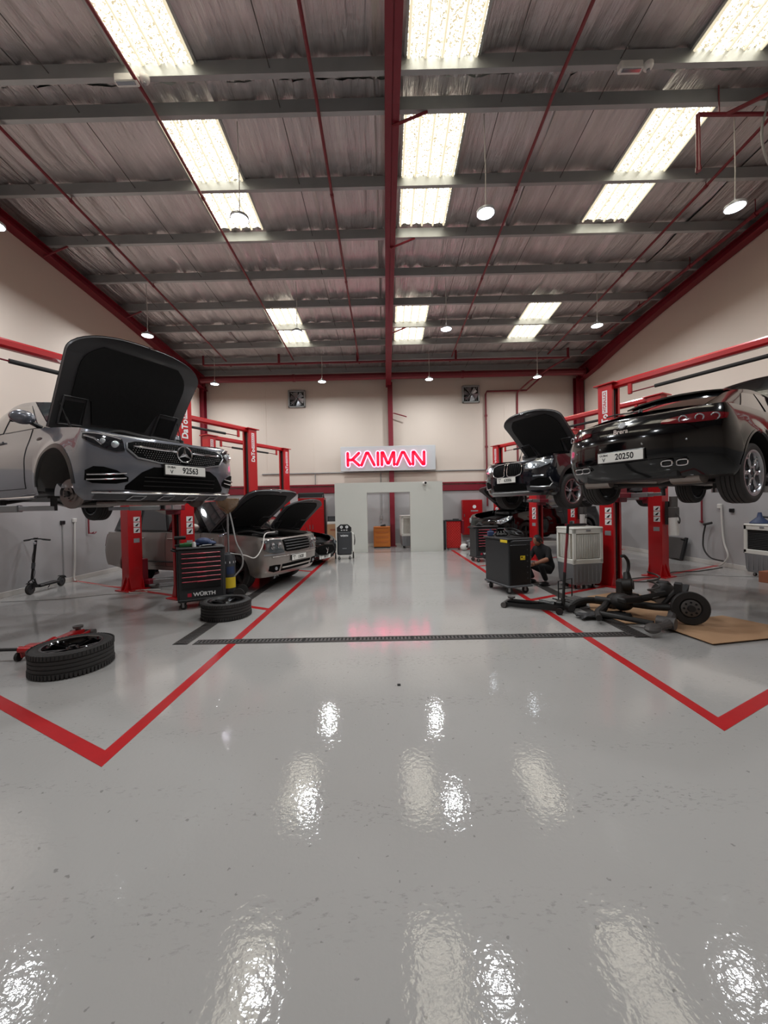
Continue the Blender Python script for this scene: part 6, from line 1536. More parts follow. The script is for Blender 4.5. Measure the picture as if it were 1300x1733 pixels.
# ------------------------------------------------------------------ evaporative coolers
def cooler(label, loc, rz, W=0.74, D=0.55, H=1.18, dark=False):
    t = thing('air_cooler', label, 'air cooler', loc, rz)
    zb, zm = 0.09, 0.50
    m_ = MB(); rows = []
    for z, k in ((zb, 0.88), (zb+0.06, 0.95), (zm, 1.0)):
        w2, d2 = W/2*k, D/2*k; r = 0.05
        rows.append([(sx*(w2-r)+r*math.cos(a)*1.0, sy*(d2-r)+r*math.sin(a), z) for (sx, sy, a0) in ((1, 1, 0), (-1, 1, PI/2), (-1, -1, PI), (1, -1, 1.5*PI)) for a in (a0, a0+PI/4, a0+PI/2)])
    m_.grid(rows, closed=True); m_.add(rows[0], [tuple(range(12))]); tk = m_.build('water_tank', 'cooler_grey', t)
    m_ = MB()
    for k in range(-3, 4): m_.box((k*W/8, -D/2*0.985, 0.30), (0.02, 0.012, 0.32), 0.004)
    m_.build('tank_rib', 'cooler_grey', tk)
    m_ = MB(); m_.box((0, 0, (zm+H)/2), (W-0.06, D-0.06, H-zm-0.02)); m_.build('core', 'cooler_pad' if not dark else 'dark_gap', t, smooth=False)
    m_ = MB(); f = 0.075
    for s in (1, -1):
        m_.box((s*(W/2-f/2), -D/2+0.02, (zm+H)/2), (f, 0.04, H-zm), 0.012); m_.box((s*(W/2-f/2), D/2-0.02, (zm+H)/2), (f, 0.04, H-zm), 0.012)
        m_.box((s*(W/2-0.02), 0, zm+0.03), (0.04, D, 0.10), 0.012); m_.box((s*(W/2-0.02), 0, H-0.06), (0.04, D, 0.12), 0.012)
        m_.box((0, s*(D/2-0.02), zm+0.03), (W, 0.04, 0.10), 0.012); m_.box((0, s*(D/2-0.02), H-0.06), (W, 0.04, 0.12), 0.012)
    m_.box((0, 0, H-0.015), (W+0.015, D+0.015, 0.05), 0.02); m_.build('housing', 'cooler_white', t)
    if dark:
        for k in range(11):
            m_ = MB(); m_.box((0, -D/2+0.03, zm+0.12+k*(H-zm-0.28)/10), (W-0.16, 0.02, 0.008), 0.002); m_.build('louvre', 'trolley_grey', t)
    else:
        n = 13
        for k in range(n):
            m_ = MB(); m_.box((-W/2+0.10+(W-0.20)*k/(n-1), -D/2+0.022, (zm+H)/2-0.02), (0.016, 0.03, H-zm-0.22), 0.003); m_.build('louvre', 'cooler_white', t)
        m_ = MB()
        for k in range(22): m_.box((0, -D/2+0.03, zm+0.10+k*(H-zm-0.24)/21), (W-0.16, 0.012, 0.008))
        m_.build('grille_wires', 'cooler_white', t, smooth=False)
        for k in range(7):
            for s in (1, -1):
                m_ = MB(); m_.box((s*(W/2-0.022), -D/2+0.12+(D-0.24)*k/6, (zm+H)/2-0.02), (0.03, 0.02, H-zm-0.22), 0.003); m_.build('side_louvre', 'cooler_white', t)
    m_ = MB(); m_.box((0.0, -D/2-0.004, H-0.055), (0.10, 0.012, 0.035), 0.006); m_.build('badge', 'cooler_grey', t)
    for sx in (1, -1):
        for sy in (1, -1): castor(None, (sx*(W/2-0.14), sy*(D/2-0.12), 0), 0.034, 0.024, 0.3, t)
    m_ = MB(); m_.cyl((W/2*0.99, 0.1, 0.13), (W/2+0.05, 0.1, 0.13), 0.10, n=20); m_.build('side_wheel', 'rubber', t)
    return t
rc_ = math.atan2(0.14, 0.68); cc = (3.86-math.sin(rc_)*0.275, 7.31+math.cos(rc_)*0.275)
cooler('white and grey air cooler standing next to the tall red lift post', (cc[0], cc[1], 0), rc_, W=0.66, D=0.5)
t = thing('grease_gun', 'black hand tool lying on top of the white air cooler by the lift', 'tool', (cc[0]-0.05, cc[1], 1.192), 0.2)
m_ = MB(); m_.cyl((-0.2, 0, 0.03), (0.22, 0.02, 0.03), 0.026, n=12); m_.build('barrel', 'satin_black', t); m_ = MB(); m_.box((-0.12, 0, 0.07), (0.06, 0.04, 0.08), 0.012); m_.build('grip', 'rubber', t)
m_ = MB(); m_.tube([(0.2, 0.02, 0.03), (0.3, 0.05, 0.02)], 0.01, n=6); m_.build('nozzle', 'iron_grey', t)
cooler('white air cooler seen through the partition doorway, beside the jamb', (0.96, 15.45, 0), 0.1, H=1.30)
cooler('air cooler with dark louvres against the right wall at the picture edge', (8.06, 8.03, 0), math.radians(-90), W=0.84, D=0.46, H=1.12, dark=True)
t = thing('funnel', 'dark blue funnel turned upside down on the right-hand cooler', 'funnel', (8.05, 8.30, 1.131), 0)
m_ = MB(); m_.lathe([(0.165, 0.0), (0.17, 0.02), (0.05, 0.14), (0.03, 0.24), (0.022, 0.24), (0.042, 0.14), (0.16, 0.018)], n=24); m_.build('cone', 'blue', t); m_ = MB(); m_.tube([(0.04, 0.1, 0.15), (0.2, -0.12, 0.12), (0.3, -0.25, 0.03)], 0.02, n=8); m_.build('spout', 'satin_black', t)
m_ = MB(); m_.box((0, 0, 0.11), (0.3, 0.3, 0.22), 0.006); m_.box((0, 0, 0.222), (0.3, 0.03, 0.004)); o = m_.build('cardboard_box', 'brown_box', smooth=False); o.location = (7.62, 7.6, 0); o.rotation_euler = (0, 0, 0.3); tag(o, 'small reddish brown carton on the floor at the right edge', 'box')
# radiator leaning on the right wall
t = thing('car_radiator', 'grey car radiator leaning against the right wall behind the lift', 'radiator', (XR-0.24, 10.98, 0.0), 0); t.rotation_euler = (0, math.radians(14), 0)
m_ = MB(); m_.box((0, 0, 0.34), (0.05, 0.70, 0.60), 0.006); m_.build('core', 'radiator_grey', t)
for s in (1, -1):
    m_ = MB(); m_.box((0, s*0.38, 0.34), (0.08, 0.07, 0.64), 0.015); m_.cyl((-0.02, s*0.38, 0.12 if s > 0 else 0.58), (-0.14, s*0.38, 0.12 if s > 0 else 0.58), 0.022, n=10); m_.build('end_tank', 'plastic_black', t)
m_ = MB()
for k in range(14): m_.box((-0.027, 0, 0.07+k*0.042), (0.004, 0.68, 0.014))
m_.build('cooling_fins', 'iron_grey', t, smooth=False)
# ------------------------------------------------------------------ black trolley (right) and its load
def plain_trolley(label, loc, rz):
    t = thing('tool_trolley', label, 'tool trolley', loc, rz); W, D, H, z0 = 0.48, 0.80, 0.84, 0.15
    m_ = MB(); m_.box((0, 0, z0+H/2), (W, D, H), 0.015); m_.build('cabinet', 'trolley_black', t)
    m_ = MB(); m_.box((0, -D/2-0.006, z0+H/2-0.02), (W-0.06, 0.014, H-0.12), 0.005); bk = m_.build('end_panel', 'satin_black', t)
    for k in range(7):
        m_ = MB(); m_.cyl((W/2-0.09, -D/2-0.012, z0+0.14+k*0.105), (W/2-0.09, -D/2-0.018, z0+0.14+k*0.105), 0.013, n=10); m_.build('rivet', 'trolley_grey', bk)
    m_ = MB(); m_.box((0.05, -D/2-0.015, z0+0.52), (0.10, 0.003, 0.075)); yl = m_.build('warning_label', 'yellow', bk, smooth=False)
    m_ = MB(); m_.box((-0.10+0.13, -D/2-0.017, z0+0.53), (0.03, 0.002, 0.03)); m_.box((0.075, -D/2-0.017, z0+0.51), (0.04, 0.002, 0.006)); m_.build('label_print', 'ink_black', yl, smooth=False)
    m_ = MB(); m_.box((0, 0, z0+H+0.02), (W+0.05, D+0.05, 0.04), 0.012); m_.build('top_tray', 'plastic_black', t)
    m_ = MB(); m_.box((-W/2-0.028, -D/2+0.10, z0+H-0.012), (0.006, 0.22, 0.05), 0.001); m_.build('yellow_sticker', 'yellow', t, smooth=False)
    m_ = MB(); m_.tube([(-W/2+0.04, -D/2-0.02, z0+H-0.02), (-W/2+0.04, -D/2-0.08, z0+H), (W/2-0.04, -D/2-0.08, z0+H), (W/2-0.04, -D/2-0.02, z0+H-0.02)], 0.012, n=8); m_.build('push_handle', 'trolley_grey', t)
    m_ = MB(); m_.box((0, 0, z0), (W+0.04, D+0.04, 0.04), 0.012); m_.box((0, -D/2-0.02, z0-0.005), (W, 0.03, 0.02), 0.006); m_.build('bumper_base', 'trolley_grey', t)
    m_ = MB(); m_.box((-W/2-0.04, D/2-0.2, z0-0.01), (0.10, 0.06, 0.016), 0.006); m_.build('brake_pedal', 'plastic_black', t)
    for sx in (1, -1):
        for sy in (1, -1): castor(None, (sx*(W/2-0.07), sy*(D/2-0.09), 0), 0.060, 0.036, 0.6*sy, t)
    return t
rt_ = math.atan2(0.13, 0.45); tc_ = (2.44-math.sin(rt_)*0.40, 7.03+math.cos(rt_)*0.40)
plain_trolley('tall plain black trolley with yellow labels beside the crouching worker', (tc_[0], tc_[1], 0), rt_)
zt2 = 0.15+0.84+0.04
def on2(dx, dy): return on(dx, dy, zt2, tc_, rt_)
t = thing('steering_wheel', 'dark steering wheel lying on the plain black trolley', 'steering wheel', (on2(0.06, -0.12)[0], on2(0.06, -0.12)[1], zt2+0.055), 0.3); t.rotation_euler = (0.35, 0.1, 0.3)
m_ = MB(); pts = [(0.17*math.cos(2*PI*k/24), 0.17*math.sin(2*PI*k/24), 0.05) for k in range(25)]; m_.tube(pts, 0.016, n=8); m_.build('rim', 'satin_black', t); m_ = MB(); m_.sphere((0, 0, 0.04), 1, 12, 6, (0.07, 0.06, 0.03)); m_.build('airbag', 'plastic_black', t); m_ = MB(); m_.tube([(-0.16, 0, 0.05), (0.16, 0, 0.05)], 0.014, n=6); m_.tube([(0, 0, 0.05), (0, -0.16, 0.05)], 0.014, n=6); m_.build('spoke', 'trolley_grey', t)
m_ = MB()
for k in range(5): m_.tube(bez([(-0.18+0.08*k, 0.0, 0.02), (-0.1+0.05*k, 0.1, 0.07+0.01*k), (0.05*k-0.05, 0.22, 0.02)], 6), 0.014, n=6)
m_.box((0.0, 0.1, 0.03), (0.2, 0.16, 0.05), 0.015); o = m_.build('hose_bundle', 'rubber'); o.location = on2(-0.03, 0.1); tag(o, 'bundle of black hoses on top of the plain black trolley', 'hoses')
m_ = MB(); m_.box((0, 0, 0.05), (0.12, 0.09, 0.10), 0.012); m_.cyl((0, 0, 0.10), (0, 0, 0.14), 0.02, n=10); o = m_.build('fluid_bottle', 'blue'); o.location = on2(-0.17, 0.30); tag(o, 'blue bottle at the back corner of the plain black trolley', 'bottle')
tool_trolley('black trolley with red-trimmed drawers under the navy SUV', (2.87, 11.35, 0), 0.25, W=0.66)
o = copy_tree(bpy.data.objects['hose_bundle']); o.location = (2.85, 11.3, zt); o.rotation_euler = (0, 0, 1.2); o['label'] = 'dark rags and hoses on the trolley under the navy SUV'; o.name = 'hose_bundle'
# ------------------------------------------------------------------ far corner things
t = thing('service_machine', 'dark grey air-conditioning service machine with two gauges by the partition', 'machine', (-1.36, 12.42, 0), 0.12)
m_ = MB(); m_.box((0, 0, 0.52), (0.46, 0.44, 0.74), 0.03); m_.build('body', 'trolley_grey', t)
m_ = MB(); m_.box((0, -0.224, 0.52), (0.38, 0.012, 0.66), 0.02); fr = m_.build('front_cover', 'trolley_grey', t)
m_ = MB(); m_.prism([(-0.23, 0.90), (-0.23, 1.02), (-0.12, 1.12), (0.12, 1.12), (0.23, 1.02), (0.23, 0.90)], -0.20, -0.02, 'xz'); hd_ = m_.build('control_head', 'plastic_black', t, smooth=False)
for s in (1, -1):
    m_ = MB(); m_.cyl((s*0.085, -0.20, 1.04), (s*0.085, -0.215, 1.04), 0.045, n=20); gg = m_.build('gauge', 'ink_white', hd_); m_ = MB(); m_.cyl((s*0.085, -0.214, 1.04), (s*0.085, -0.218, 1.04), 0.014, n=10); m_.build('needle', 'ink_black', gg)
m_ = MB()
for s in (-1, 0, 1): m_.box((s*0.08, -0.206, 0.94), (0.05, 0.012, 0.025), 0.005)
m_.build('valve_knob', 'ink_white', hd_)
text('logo_lettering', 'W\u00dcRTH', 0.065, 'ink_white', t, frame((0.0, -0.231, 0.76), (1, 0, 0), (0, 0, 1), (0, -1, 0)), bold=0.003)
m_ = MB(); m_.box((0, -0.232, 0.36), (0.14, 0.004, 0.02)); m_.build('name_strip', 'ink_grey', t)
m_ = MB(); m_.box((0.27, 0.0, 0.55), (0.07, 0.34, 0.6), 0.02); m_.build('side_panel', 'cooler_white', t)
for s in (1, -1): castor(None, (s*0.17, -0.16, 0), 0.04, 0.03, 0.2, t); 
for s in (1, -1):
    m_ = MB(); m_.cyl((s*0.27, 0.16, 0.1), (s*0.31, 0.16, 0.1), 0.1, n=20); m_.build('wheel', 'rubber', t)
m_ = MB(); m_.tube(bez([(0.31, -0.1, 0.8), (0.34, -0.1, 0.6), (0.32, -0.02, 0.45), (0.34, 0.0, 0.7)], 6), 0.012, n=6); m_.build('hose', 'rubber', t)
t = thing('drawer_cabinet', 'orange drawer cabinet standing behind the doorway opening', 'cabinet', (-0.17, 15.75, 0), 0)
m_ = MB(); m_.box((0, 0, 0.45), (0.68, 0.45, 0.82), 0.01); m_.build('carcass', 'orange', t)
for k in range(4):
    m_ = MB(); m_.box((0, -0.23, 0.17+k*0.195), (0.62, 0.02, 0.175), 0.005); dr = m_.build('drawer', 'orange', t); m_ = MB(); m_.box((0, -0.245, 0.235+k*0.195), (0.5, 0.014, 0.02), 0.004); m_.build('drawer_pull', 'orange_dark', dr)
m_ = MB(); m_.box((0, 0, 0.02), (0.66, 0.43, 0.04)); m_.build('plinth', 'plastic_black', t)
m_ = MB(); m_.box((0, 0, 0.02), (0.22, 0.12, 0.04), 0.01); m_.tube([(-0.08, 0, 0.04), (0.1, 0.02, 0.07)], 0.02, n=8); o = m_.build('hand_tool', 'iron_dark'); o.location = (-0.12, 15.75, 0.86); tag(o, 'dark tool lying on the orange cabinet', 'tool')
t = thing('tall_cabinet', 'tall red cabinet with black top rail behind the black saloon', 'cabinet', (-3.0, 15.7, 0), 0)
m_ = MB(); m_.box((0, 0, 1.05), (1.05, 0.5, 2.06), 0.012); m_.build('carcass', 'red_plate', t)
for s in (1, -1):
    m_ = MB(); m_.box((s*0.26, -0.255, 0.85), (0.50, 0.02, 1.6), 0.008); dr = m_.build('door', 'red_plate', t); m_ = MB(); m_.box((s*0.06, -0.275, 0.9), (0.025, 0.025, 0.18), 0.006); m_.build('door_handle', 'silver', dr)
m_ = MB(); m_.tube([(-0.5, -0.2, 2.05), (-0.5, -0.2, 2.25), (0.5, -0.2, 2.25), (0.5, -0.2, 2.05)], 0.045, n=8); m_.box((0, -0.27, 2.18), (0.95, 0.05, 0.18), 0.02); m_.build('top_rail', 'plastic_black', t)
m_ = MB(); m_.box((0.53, -0.1, 1.05), (0.03, 0.3, 1.9), 0.01); m_.build('side_rail', 'plastic_black', t)
t = thing('storage_box', 'brown carton with printed flaps standing left of the partition', 'box', (-2.13, 15.6, 0), 0)
m_ = MB(); m_.box((0, 0, 0.5), (0.46, 0.44, 1.0), 0.006); m_.build('carton', 'cardboard', t); m_ = MB(); m_.box((0.0, -0.222, 0.78), (0.22, 0.003, 0.08)); m_.build('print', 'brown_box', t)
m_ = MB(); m_.box((0, 0, 0.05), (0.46, 0.42, 0.10), 0.01); m_.box((0.15, -0.15, 0.11), (0.1, 0.08, 0.03), 0.01); o = m_.build('parts_tray', 'cooler_white'); o.location = (-2.13, 15.6, 1.005); tag(o, 'white tray on the brown carton left of the partition', 'tray')
m_ = MB(); m_.box((0, 0, 0.10), (0.42, 0.3, 0.20), 0.02); m_.box((0, 0, 0.205), (0.44, 0.32, 0.02), 0.006); o = m_.build('parts_bin', 'trolley_grey'); o.location = (-2.15, 15.72, 1.107); tag(o, 'dark bin stacked on the white tray left of the partition', 'bin')
# fire hose cabinet
t = thing('fire_hose_cabinet', 'red steel fire hose cabinet with white emblem on the far wall', 'cabinet', (3.62, YB, 1.15), 0)
m_ = MB(); m_.box((0, -0.13, 0), (0.84, 0.26, 1.46), 0.01); m_.build('case', 'red_plate', t)
m_ = MB(); m_.box((0, -0.268, 0), (0.78, 0.016, 1.40), 0.006); dr = m_.build('door', 'red_plate', t)
m_ = MB(); m_.lathe([(0.0, 0.003), (0.075, 0.003), (0.075, 0.0)], (0.08, -0.277, 0.44), (0, -1, 0), 20); m_.build('emblem', 'ink_white', dr)
m_ = MB(); m_.box((0.08, -0.277, 0.27), (0.3, 0.003, 0.05)); m_.build('door_print', 'ink_grey', dr, smooth=False)
m_ = MB(); m_.box((-0.34, -0.285, 0.08), (0.03, 0.02, 0.12), 0.005); m_.build('latch', 'silver', dr)
# red quilted cabinet
t = thing('diamond_plate_cabinet', 'red diamond-plate tool cabinet right of the partition', 'cabinet', (2.56, 14.62, 0), -0.1)
m_ = MB(); m_.box((0, 0, 0.56), (0.54, 0.40, 1.02), 0.012); m_.build('carcass', 'red_plate', t)
m_ = MB()
for k in range(-12, 13):
    for sg in (1, -1):
        pts = []
        for i in range(21):
            z = 0.10+0.92*i/20; x = k*0.09+sg*(z-0.56)*0.9
            if abs(x) < 0.245: pts.append((x, -0.203, z))
        if len(pts) > 1: m_.tube([pts[0], pts[-1]], 0.011, n=4)
m_.build('diamond_ribs', 'red_ribs', t, smooth=False)
m_ = MB(); m_.box((0, 0, 1.09), (0.6, 0.44, 0.05), 0.012); m_.box((0.1, 0, 1.13), (0.22, 0.16, 0.05), 0.015); m_.build('top_tray', 'plastic_black', t)
m_ = MB(); m_.box((0.34, 0.05, 0.84), (0.12, 0.3, 0.5), 0.02); m_.build('side_bin', 'steel_red', t)
for sx in (1, -1):
    for sy in (1, -1): castor(None, (sx*0.2, sy*0.14, 0), 0.022, 0.02, 0.2, t)
m_ = MB(); m_.box((0, 0, 0.55), (0.14, 0.4, 1.1), 0.012); m_.box((0, -0.21, 0.8), (0.1, 0.02, 0.4), 0.006); o = m_.build('narrow_locker', 'trolley_grey'); o.location = (2.19, 14.72, 0); tag(o, 'narrow dark locker between the partition and the red cabinet', 'locker')
t = thing('plastic_canister', 'white rounded plastic canister on the floor by the red cabinet', 'canister', (2.86, 14.15, 0.0), 0.5)
m_ = MB(); m_.sphere((0, 0, 0.125), 1, 18, 10, (0.15, 0.13, 0.125)); m_.build('shell', 'white_plastic', t); m_ = MB(); m_.cyl((0.03, -0.10, 0.14), (0.05, -0.14, 0.15), 0.045, n=14); m_.build('opening', 'satin_black', t)
t = thing('oil_canister', 'grey and white oil jug lying behind the white canister', 'jug', (3.12, 14.55, 0.0), 0.6)
m_ = MB(); m_.box((0, 0, 0.17), (0.24, 0.16, 0.34), 0.04); m_.cyl((0.06, 0, 0.34), (0.06, 0, 0.39), 0.03, n=12); m_.build('jug_body', 'cooler_grey', t); m_ = MB(); m_.box((0, -0.082, 0.18), (0.16, 0.004, 0.16)); m_.build('jug_label', 'ink_white', t)
# ------------------------------------------------------------------ cardboard and the dismantled axle
def sheet(label, pts, z):
    m_ = MB(); m_.prism(pts, z, z+0.006, 'xy'); return tag(m_.build('cardboard_sheet', 'cardboard', smooth=False), label, 'cardboard', 'cardboard sheets on the floor')
sheet('flat cardboard sheet under the dismantled axle, nearer the air cooler', [(3.20, 5.17), (3.98, 5.14), (4.5, 6.3), (4.42, 7.1), (3.5, 6.72), (3.12, 5.9)], 0.012)
sheet('flat cardboard sheet in front of the axle, nearest the viewer at right', [(3.55, 5.13), (3.68, 4.35), (5.1, 4.62), (4.72, 5.42)], 0.0195)
t = thing('rear_axle', 'dismantled dark rear axle with brake drum lying on the cardboard', 'axle', (3.97, 5.03, 0.026), math.radians(38))
m_ = MB(); m_.lathe([(0.0, 0.05), (0.04, 0.05), (0.045, 0.02), (0.10, 0.012), (0.115, -0.005), (0.13, 0.012), (0.205, 0.012), (0.215, 0.0), (0.215, -0.05), (0.0, -0.06)], (0, 0, 0.215), (-0.85, -0.5, 0.1), 40); dk = m_.build('brake_drum', 'iron_dark', t)
m_ = MB(); m_.lathe([(0.045, 0.021), (0.10, 0.0145), (0.11, 0.010)], (0, 0, 0.215), (-0.85, -0.5, 0.1), 32); m_.build('hub_face', 'iron_grey', dk)
m_ = MB(); x_, y_, z_ = orient((-0.85, -0.5, 0.1))
for k in range(8):
    a = 2*PI*k/8; p = Vector((0, 0, 0.215))+x_*0.078*math.cos(a)+y_*0.078*math.sin(a)+z_*0.012; m_.cyl(p, p+z_*0.012, 0.013, n=10)
m_.build('stud_holes', 'dark_gap', dk)
m_ = MB(); m_.tube([(0.0, 0.08, 0.2), (0.0, 0.4, 0.16), (-0.05, 0.9, 0.15), (-0.1, 1.15, 0.15)], 0.05, n=12); m_.sphere((-0.04, 0.8, 0.16), 0.14, 16, 10, (1, 1.1, 0.9)); m_.build('axle_tube', 'iron_dark', t)
m_ = MB(); m_.tube(bez([(0.0, 0.2, 0.12), (-0.25, 0.15, 0.09), (-0.55, 0.12, 0.08), (-0.85, 0.2, 0.08)], 6), [0.05]*6+[0.06]*6+[0.045]*7, n=10); m_.cyl((-0.42, 0.05, 0.08), (-0.42, 0.25, 0.08), 0.075, n=16); m_.sphere((-0.8, 0.18, 0.08), 1, 12, 6, (0.13, 0.09, 0.06)); m_.build('trailing_arm', 'iron_grey', t)
m_ = MB(); m_.tube(bez([(-0.05, 1.0, 0.12), (-0.3, 0.95, 0.09), (-0.6, 0.9, 0.08), (-0.8, 0.8, 0.07)], 6), [0.05]*6+[0.055]*6+[0.04]*7, n=10); m_.tube([(-0.55, 0.25, 0.07), (-0.6, 0.9, 0.08)], 0.035, n=10); m_.build('cross_link', 'iron_dark', t)
m_ = MB(); pts = [(0.02+0.07*math.cos(a*0.6), 0.42+0.07*math.sin(a*0.6), 0.22+0.012*a) for a in range(0, 36)]; m_.tube(pts, 0.012, n=6); m_.build('coil_spring', 'iron_grey', t)
m_ = MB(); m_.tube([(0.05, 0.35, 0.15), (0.12, 0.15, 0.45)], 0.035, n=10); m_.prism([(0.06, 0.36), (0.12, 0.36), (0.12, 0.52), (0.06, 0.50)], 0.12, 0.2, 'xz'); m_.prism([(0.14, 0.36), (0.36, 0.46), (0.30, 0.36), (0.2, 0.30)], 0.1, 0.22, 'xz'); m_.build('shock_mount', 'iron_dark', t, smooth=False)
m_ = MB(); m_.box((0.36, 0.12, 0.12), (0.34, 0.14, 0.10), 0.02); m_.box((0.58, 0.10, 0.10), (0.16, 0.1, 0.06), 0.015); 
for k in (0.24, 0.36): m_.cyl((k, 0.12, 0.16), (k, 0.12, 0.22), 0.024, n=10)
m_.build('mounting_bracket', 'iron_dark', t)
m_ = MB(); m_.tube([(-0.12, 0.55, 0.26), (0.1, 0.3, 0.34)], 0.045, n=10); m_.box((-0.25, 0.62, 0.26), (0.34, 0.14, 0.08), 0.02, Matrix.Rotation(-0.4, 3, 'Z')); m_.build('upper_arm', 'iron_dark', t)
t = thing('turbocharger', 'black engine part with curved pipe standing on the cardboard near the red post', 'engine part', (4.08, 6.62, 0.02), 0.3)
m_ = MB(); m_.box((0, 0, 0.16), (0.24, 0.18, 0.30), 0.04); m_.cyl((-0.10, -0.06, 0.22), (-0.02, -0.16, 0.24), 0.10, n=18); m_.cyl((0.08, 0.0, 0.28), (0.12, 0.05, 0.40), 0.07, 0.05, n=14); m_.box((0.02, -0.05, 0.03), (0.34, 0.2, 0.06), 0.02); m_.build('housing', 'iron_dark', t)
m_ = MB(); m_.lathe([(0.03, 0.0), (0.07, 0.006), (0.085, 0.02), (0.07, 0.03)], (-0.02, -0.165, 0.24), (0.6, -0.8, 0.1), 20); m_.build('inlet_ring', 'iron_grey', t)
m_ = MB(); m_.tube(bez([(0.10, 0.03, 0.36), (0.15, 0.04, 0.48), (0.12, 0.02, 0.60), (0.02, 0.0, 0.70), (-0.05, 0, 0.70)], 6), 0.026, n=10); m_.build('curved_pipe', 'rubber', t)
t = thing('differential', 'black differential casing lying behind the dismantled axle', 'engine part', (4.42, 6.15, 0.02), 0.8)
m_ = MB(); m_.sphere((0, 0, 0.17), 1, 16, 10, (0.22, 0.17, 0.17)); m_.box((0.05, 0, 0.27), (0.22, 0.2, 0.14), 0.04, Matrix.Rotation(0.4, 3, 'Y')); m_.build('casing', 'iron_dark', t); m_ = MB(); m_.cyl((-0.2, 0, 0.16), (-0.36, 0, 0.15), 0.05, 0.04, n=14); m_.cyl((-0.36, 0, 0.15), (-0.38, 0, 0.15), 0.08, n=16); m_.build('flange', 'iron_grey', t)
t = thing('brake_servo', 'small round dark casting lying left of the dismantled axle', 'engine part', (3.78, 6.38, 0.02), 0.0)
m_ = MB(); m_.lathe([(0.0, 0.13), (0.05, 0.12), (0.11, 0.07), (0.13, 0.03), (0.13, 0.0), (0.0, 0.0)], n=22); m_.build('dome', 'iron_dark', t); m_ = MB(); m_.cyl((-0.1, 0, 0.03), (-0.22, 0.02, 0.02), 0.014, n=8); m_.cyl((0.1, 0, 0.03), (0.24, 0.03, 0.03), 0.02, n=8); m_.build('stub', 'iron_grey', t)
t = thing('control_arm', 'curved dark suspension arm on the floor between the jack and the axle', 'car part', (3.12, 5.86, 0.0), 0.2)
m_ = MB(); m_.tube(bez([(-0.35, 0.05, 0.07), (-0.15, 0.12, 0.12), (0.1, 0.12, 0.13), (0.35, 0.02, 0.09)], 6), 0.05, n=10); m_.build('arm', 'iron_dark', t); m_ = MB(); m_.cyl((0.36, -0.06, 0.09), (0.36, 0.08, 0.09), 0.075, n=16); m_.cyl((-0.36, -0.02, 0.07), (-0.36, 0.12, 0.07), 0.06, n=16); m_.build('bush', 'rubber', t)
t = thing('wheel_arch_liner', 'crumpled black wheel-arch liner lying flat on the floor beside the jack', 'car part', (3.05, 5.52, 0.006), 0.1)
m_ = MB(); rows = []; nz_ = smooth_noise(55)
for i in range(11):
    u = i/10; rows.append([(-0.35+0.75*u, -0.13+0.26*j/6*(1-0.3*abs(u-0.5)), 0.02+0.05*nz_(u*7+j*1.7)) for j in range(7)])
m_.slab(rows, (0, 0, -0.012)); m_.build('shell', 'plastic_black', t)
t = thing('wire_stand', 'thin black wire stand on the floor behind the jack handle', 'stand', (3.02, 6.55, 0.0), 0.3)
m_ = MB(); m_.tube([(-0.12, 0, 0.01), (-0.12, 0, 0.33), (0.16, 0, 0.36), (0.16, 0, 0.01)], 0.011, n=8); m_.build('frame', 'satin_black', t); m_ = MB(); m_.tube([(-0.12, -0.1, 0.01), (-0.12, 0.14, 0.01)], 0.011, n=8); m_.tube([(0.16, -0.1, 0.01), (0.16, 0.14, 0.01)], 0.011, n=8); m_.tube([(-0.12, 0.0, 0.2), (0.16, 0, 0.2)], 0.008, n=6); m_.build('foot', 'satin_black', t)
t = thing('engine_block_part', 'grey ribbed casting lying beside the cardboard behind the jack', 'engine part', (3.0, 6.16, 0.0), 0.5)
m_ = MB(); m_.box((0, 0, 0.06), (0.34, 0.22, 0.12), 0.02); m_.build('casting', 'iron_dark', t); m_ = MB()
for k in range(5): m_.box((-0.13+k*0.065, 0, 0.127), (0.03, 0.2, 0.016), 0.004)
m_.build('ribs', 'iron_grey', t)
m_ = MB(); m_.box((0, 0, 0.006), (0.03, 0.025, 0.012), 0.003); o = m_.build('rubber_scrap', 'debris'); o.location = (0.09, 3.53, 0.0); tag(o, 'tiny dark scrap lying in the middle of the lane', 'scrap')
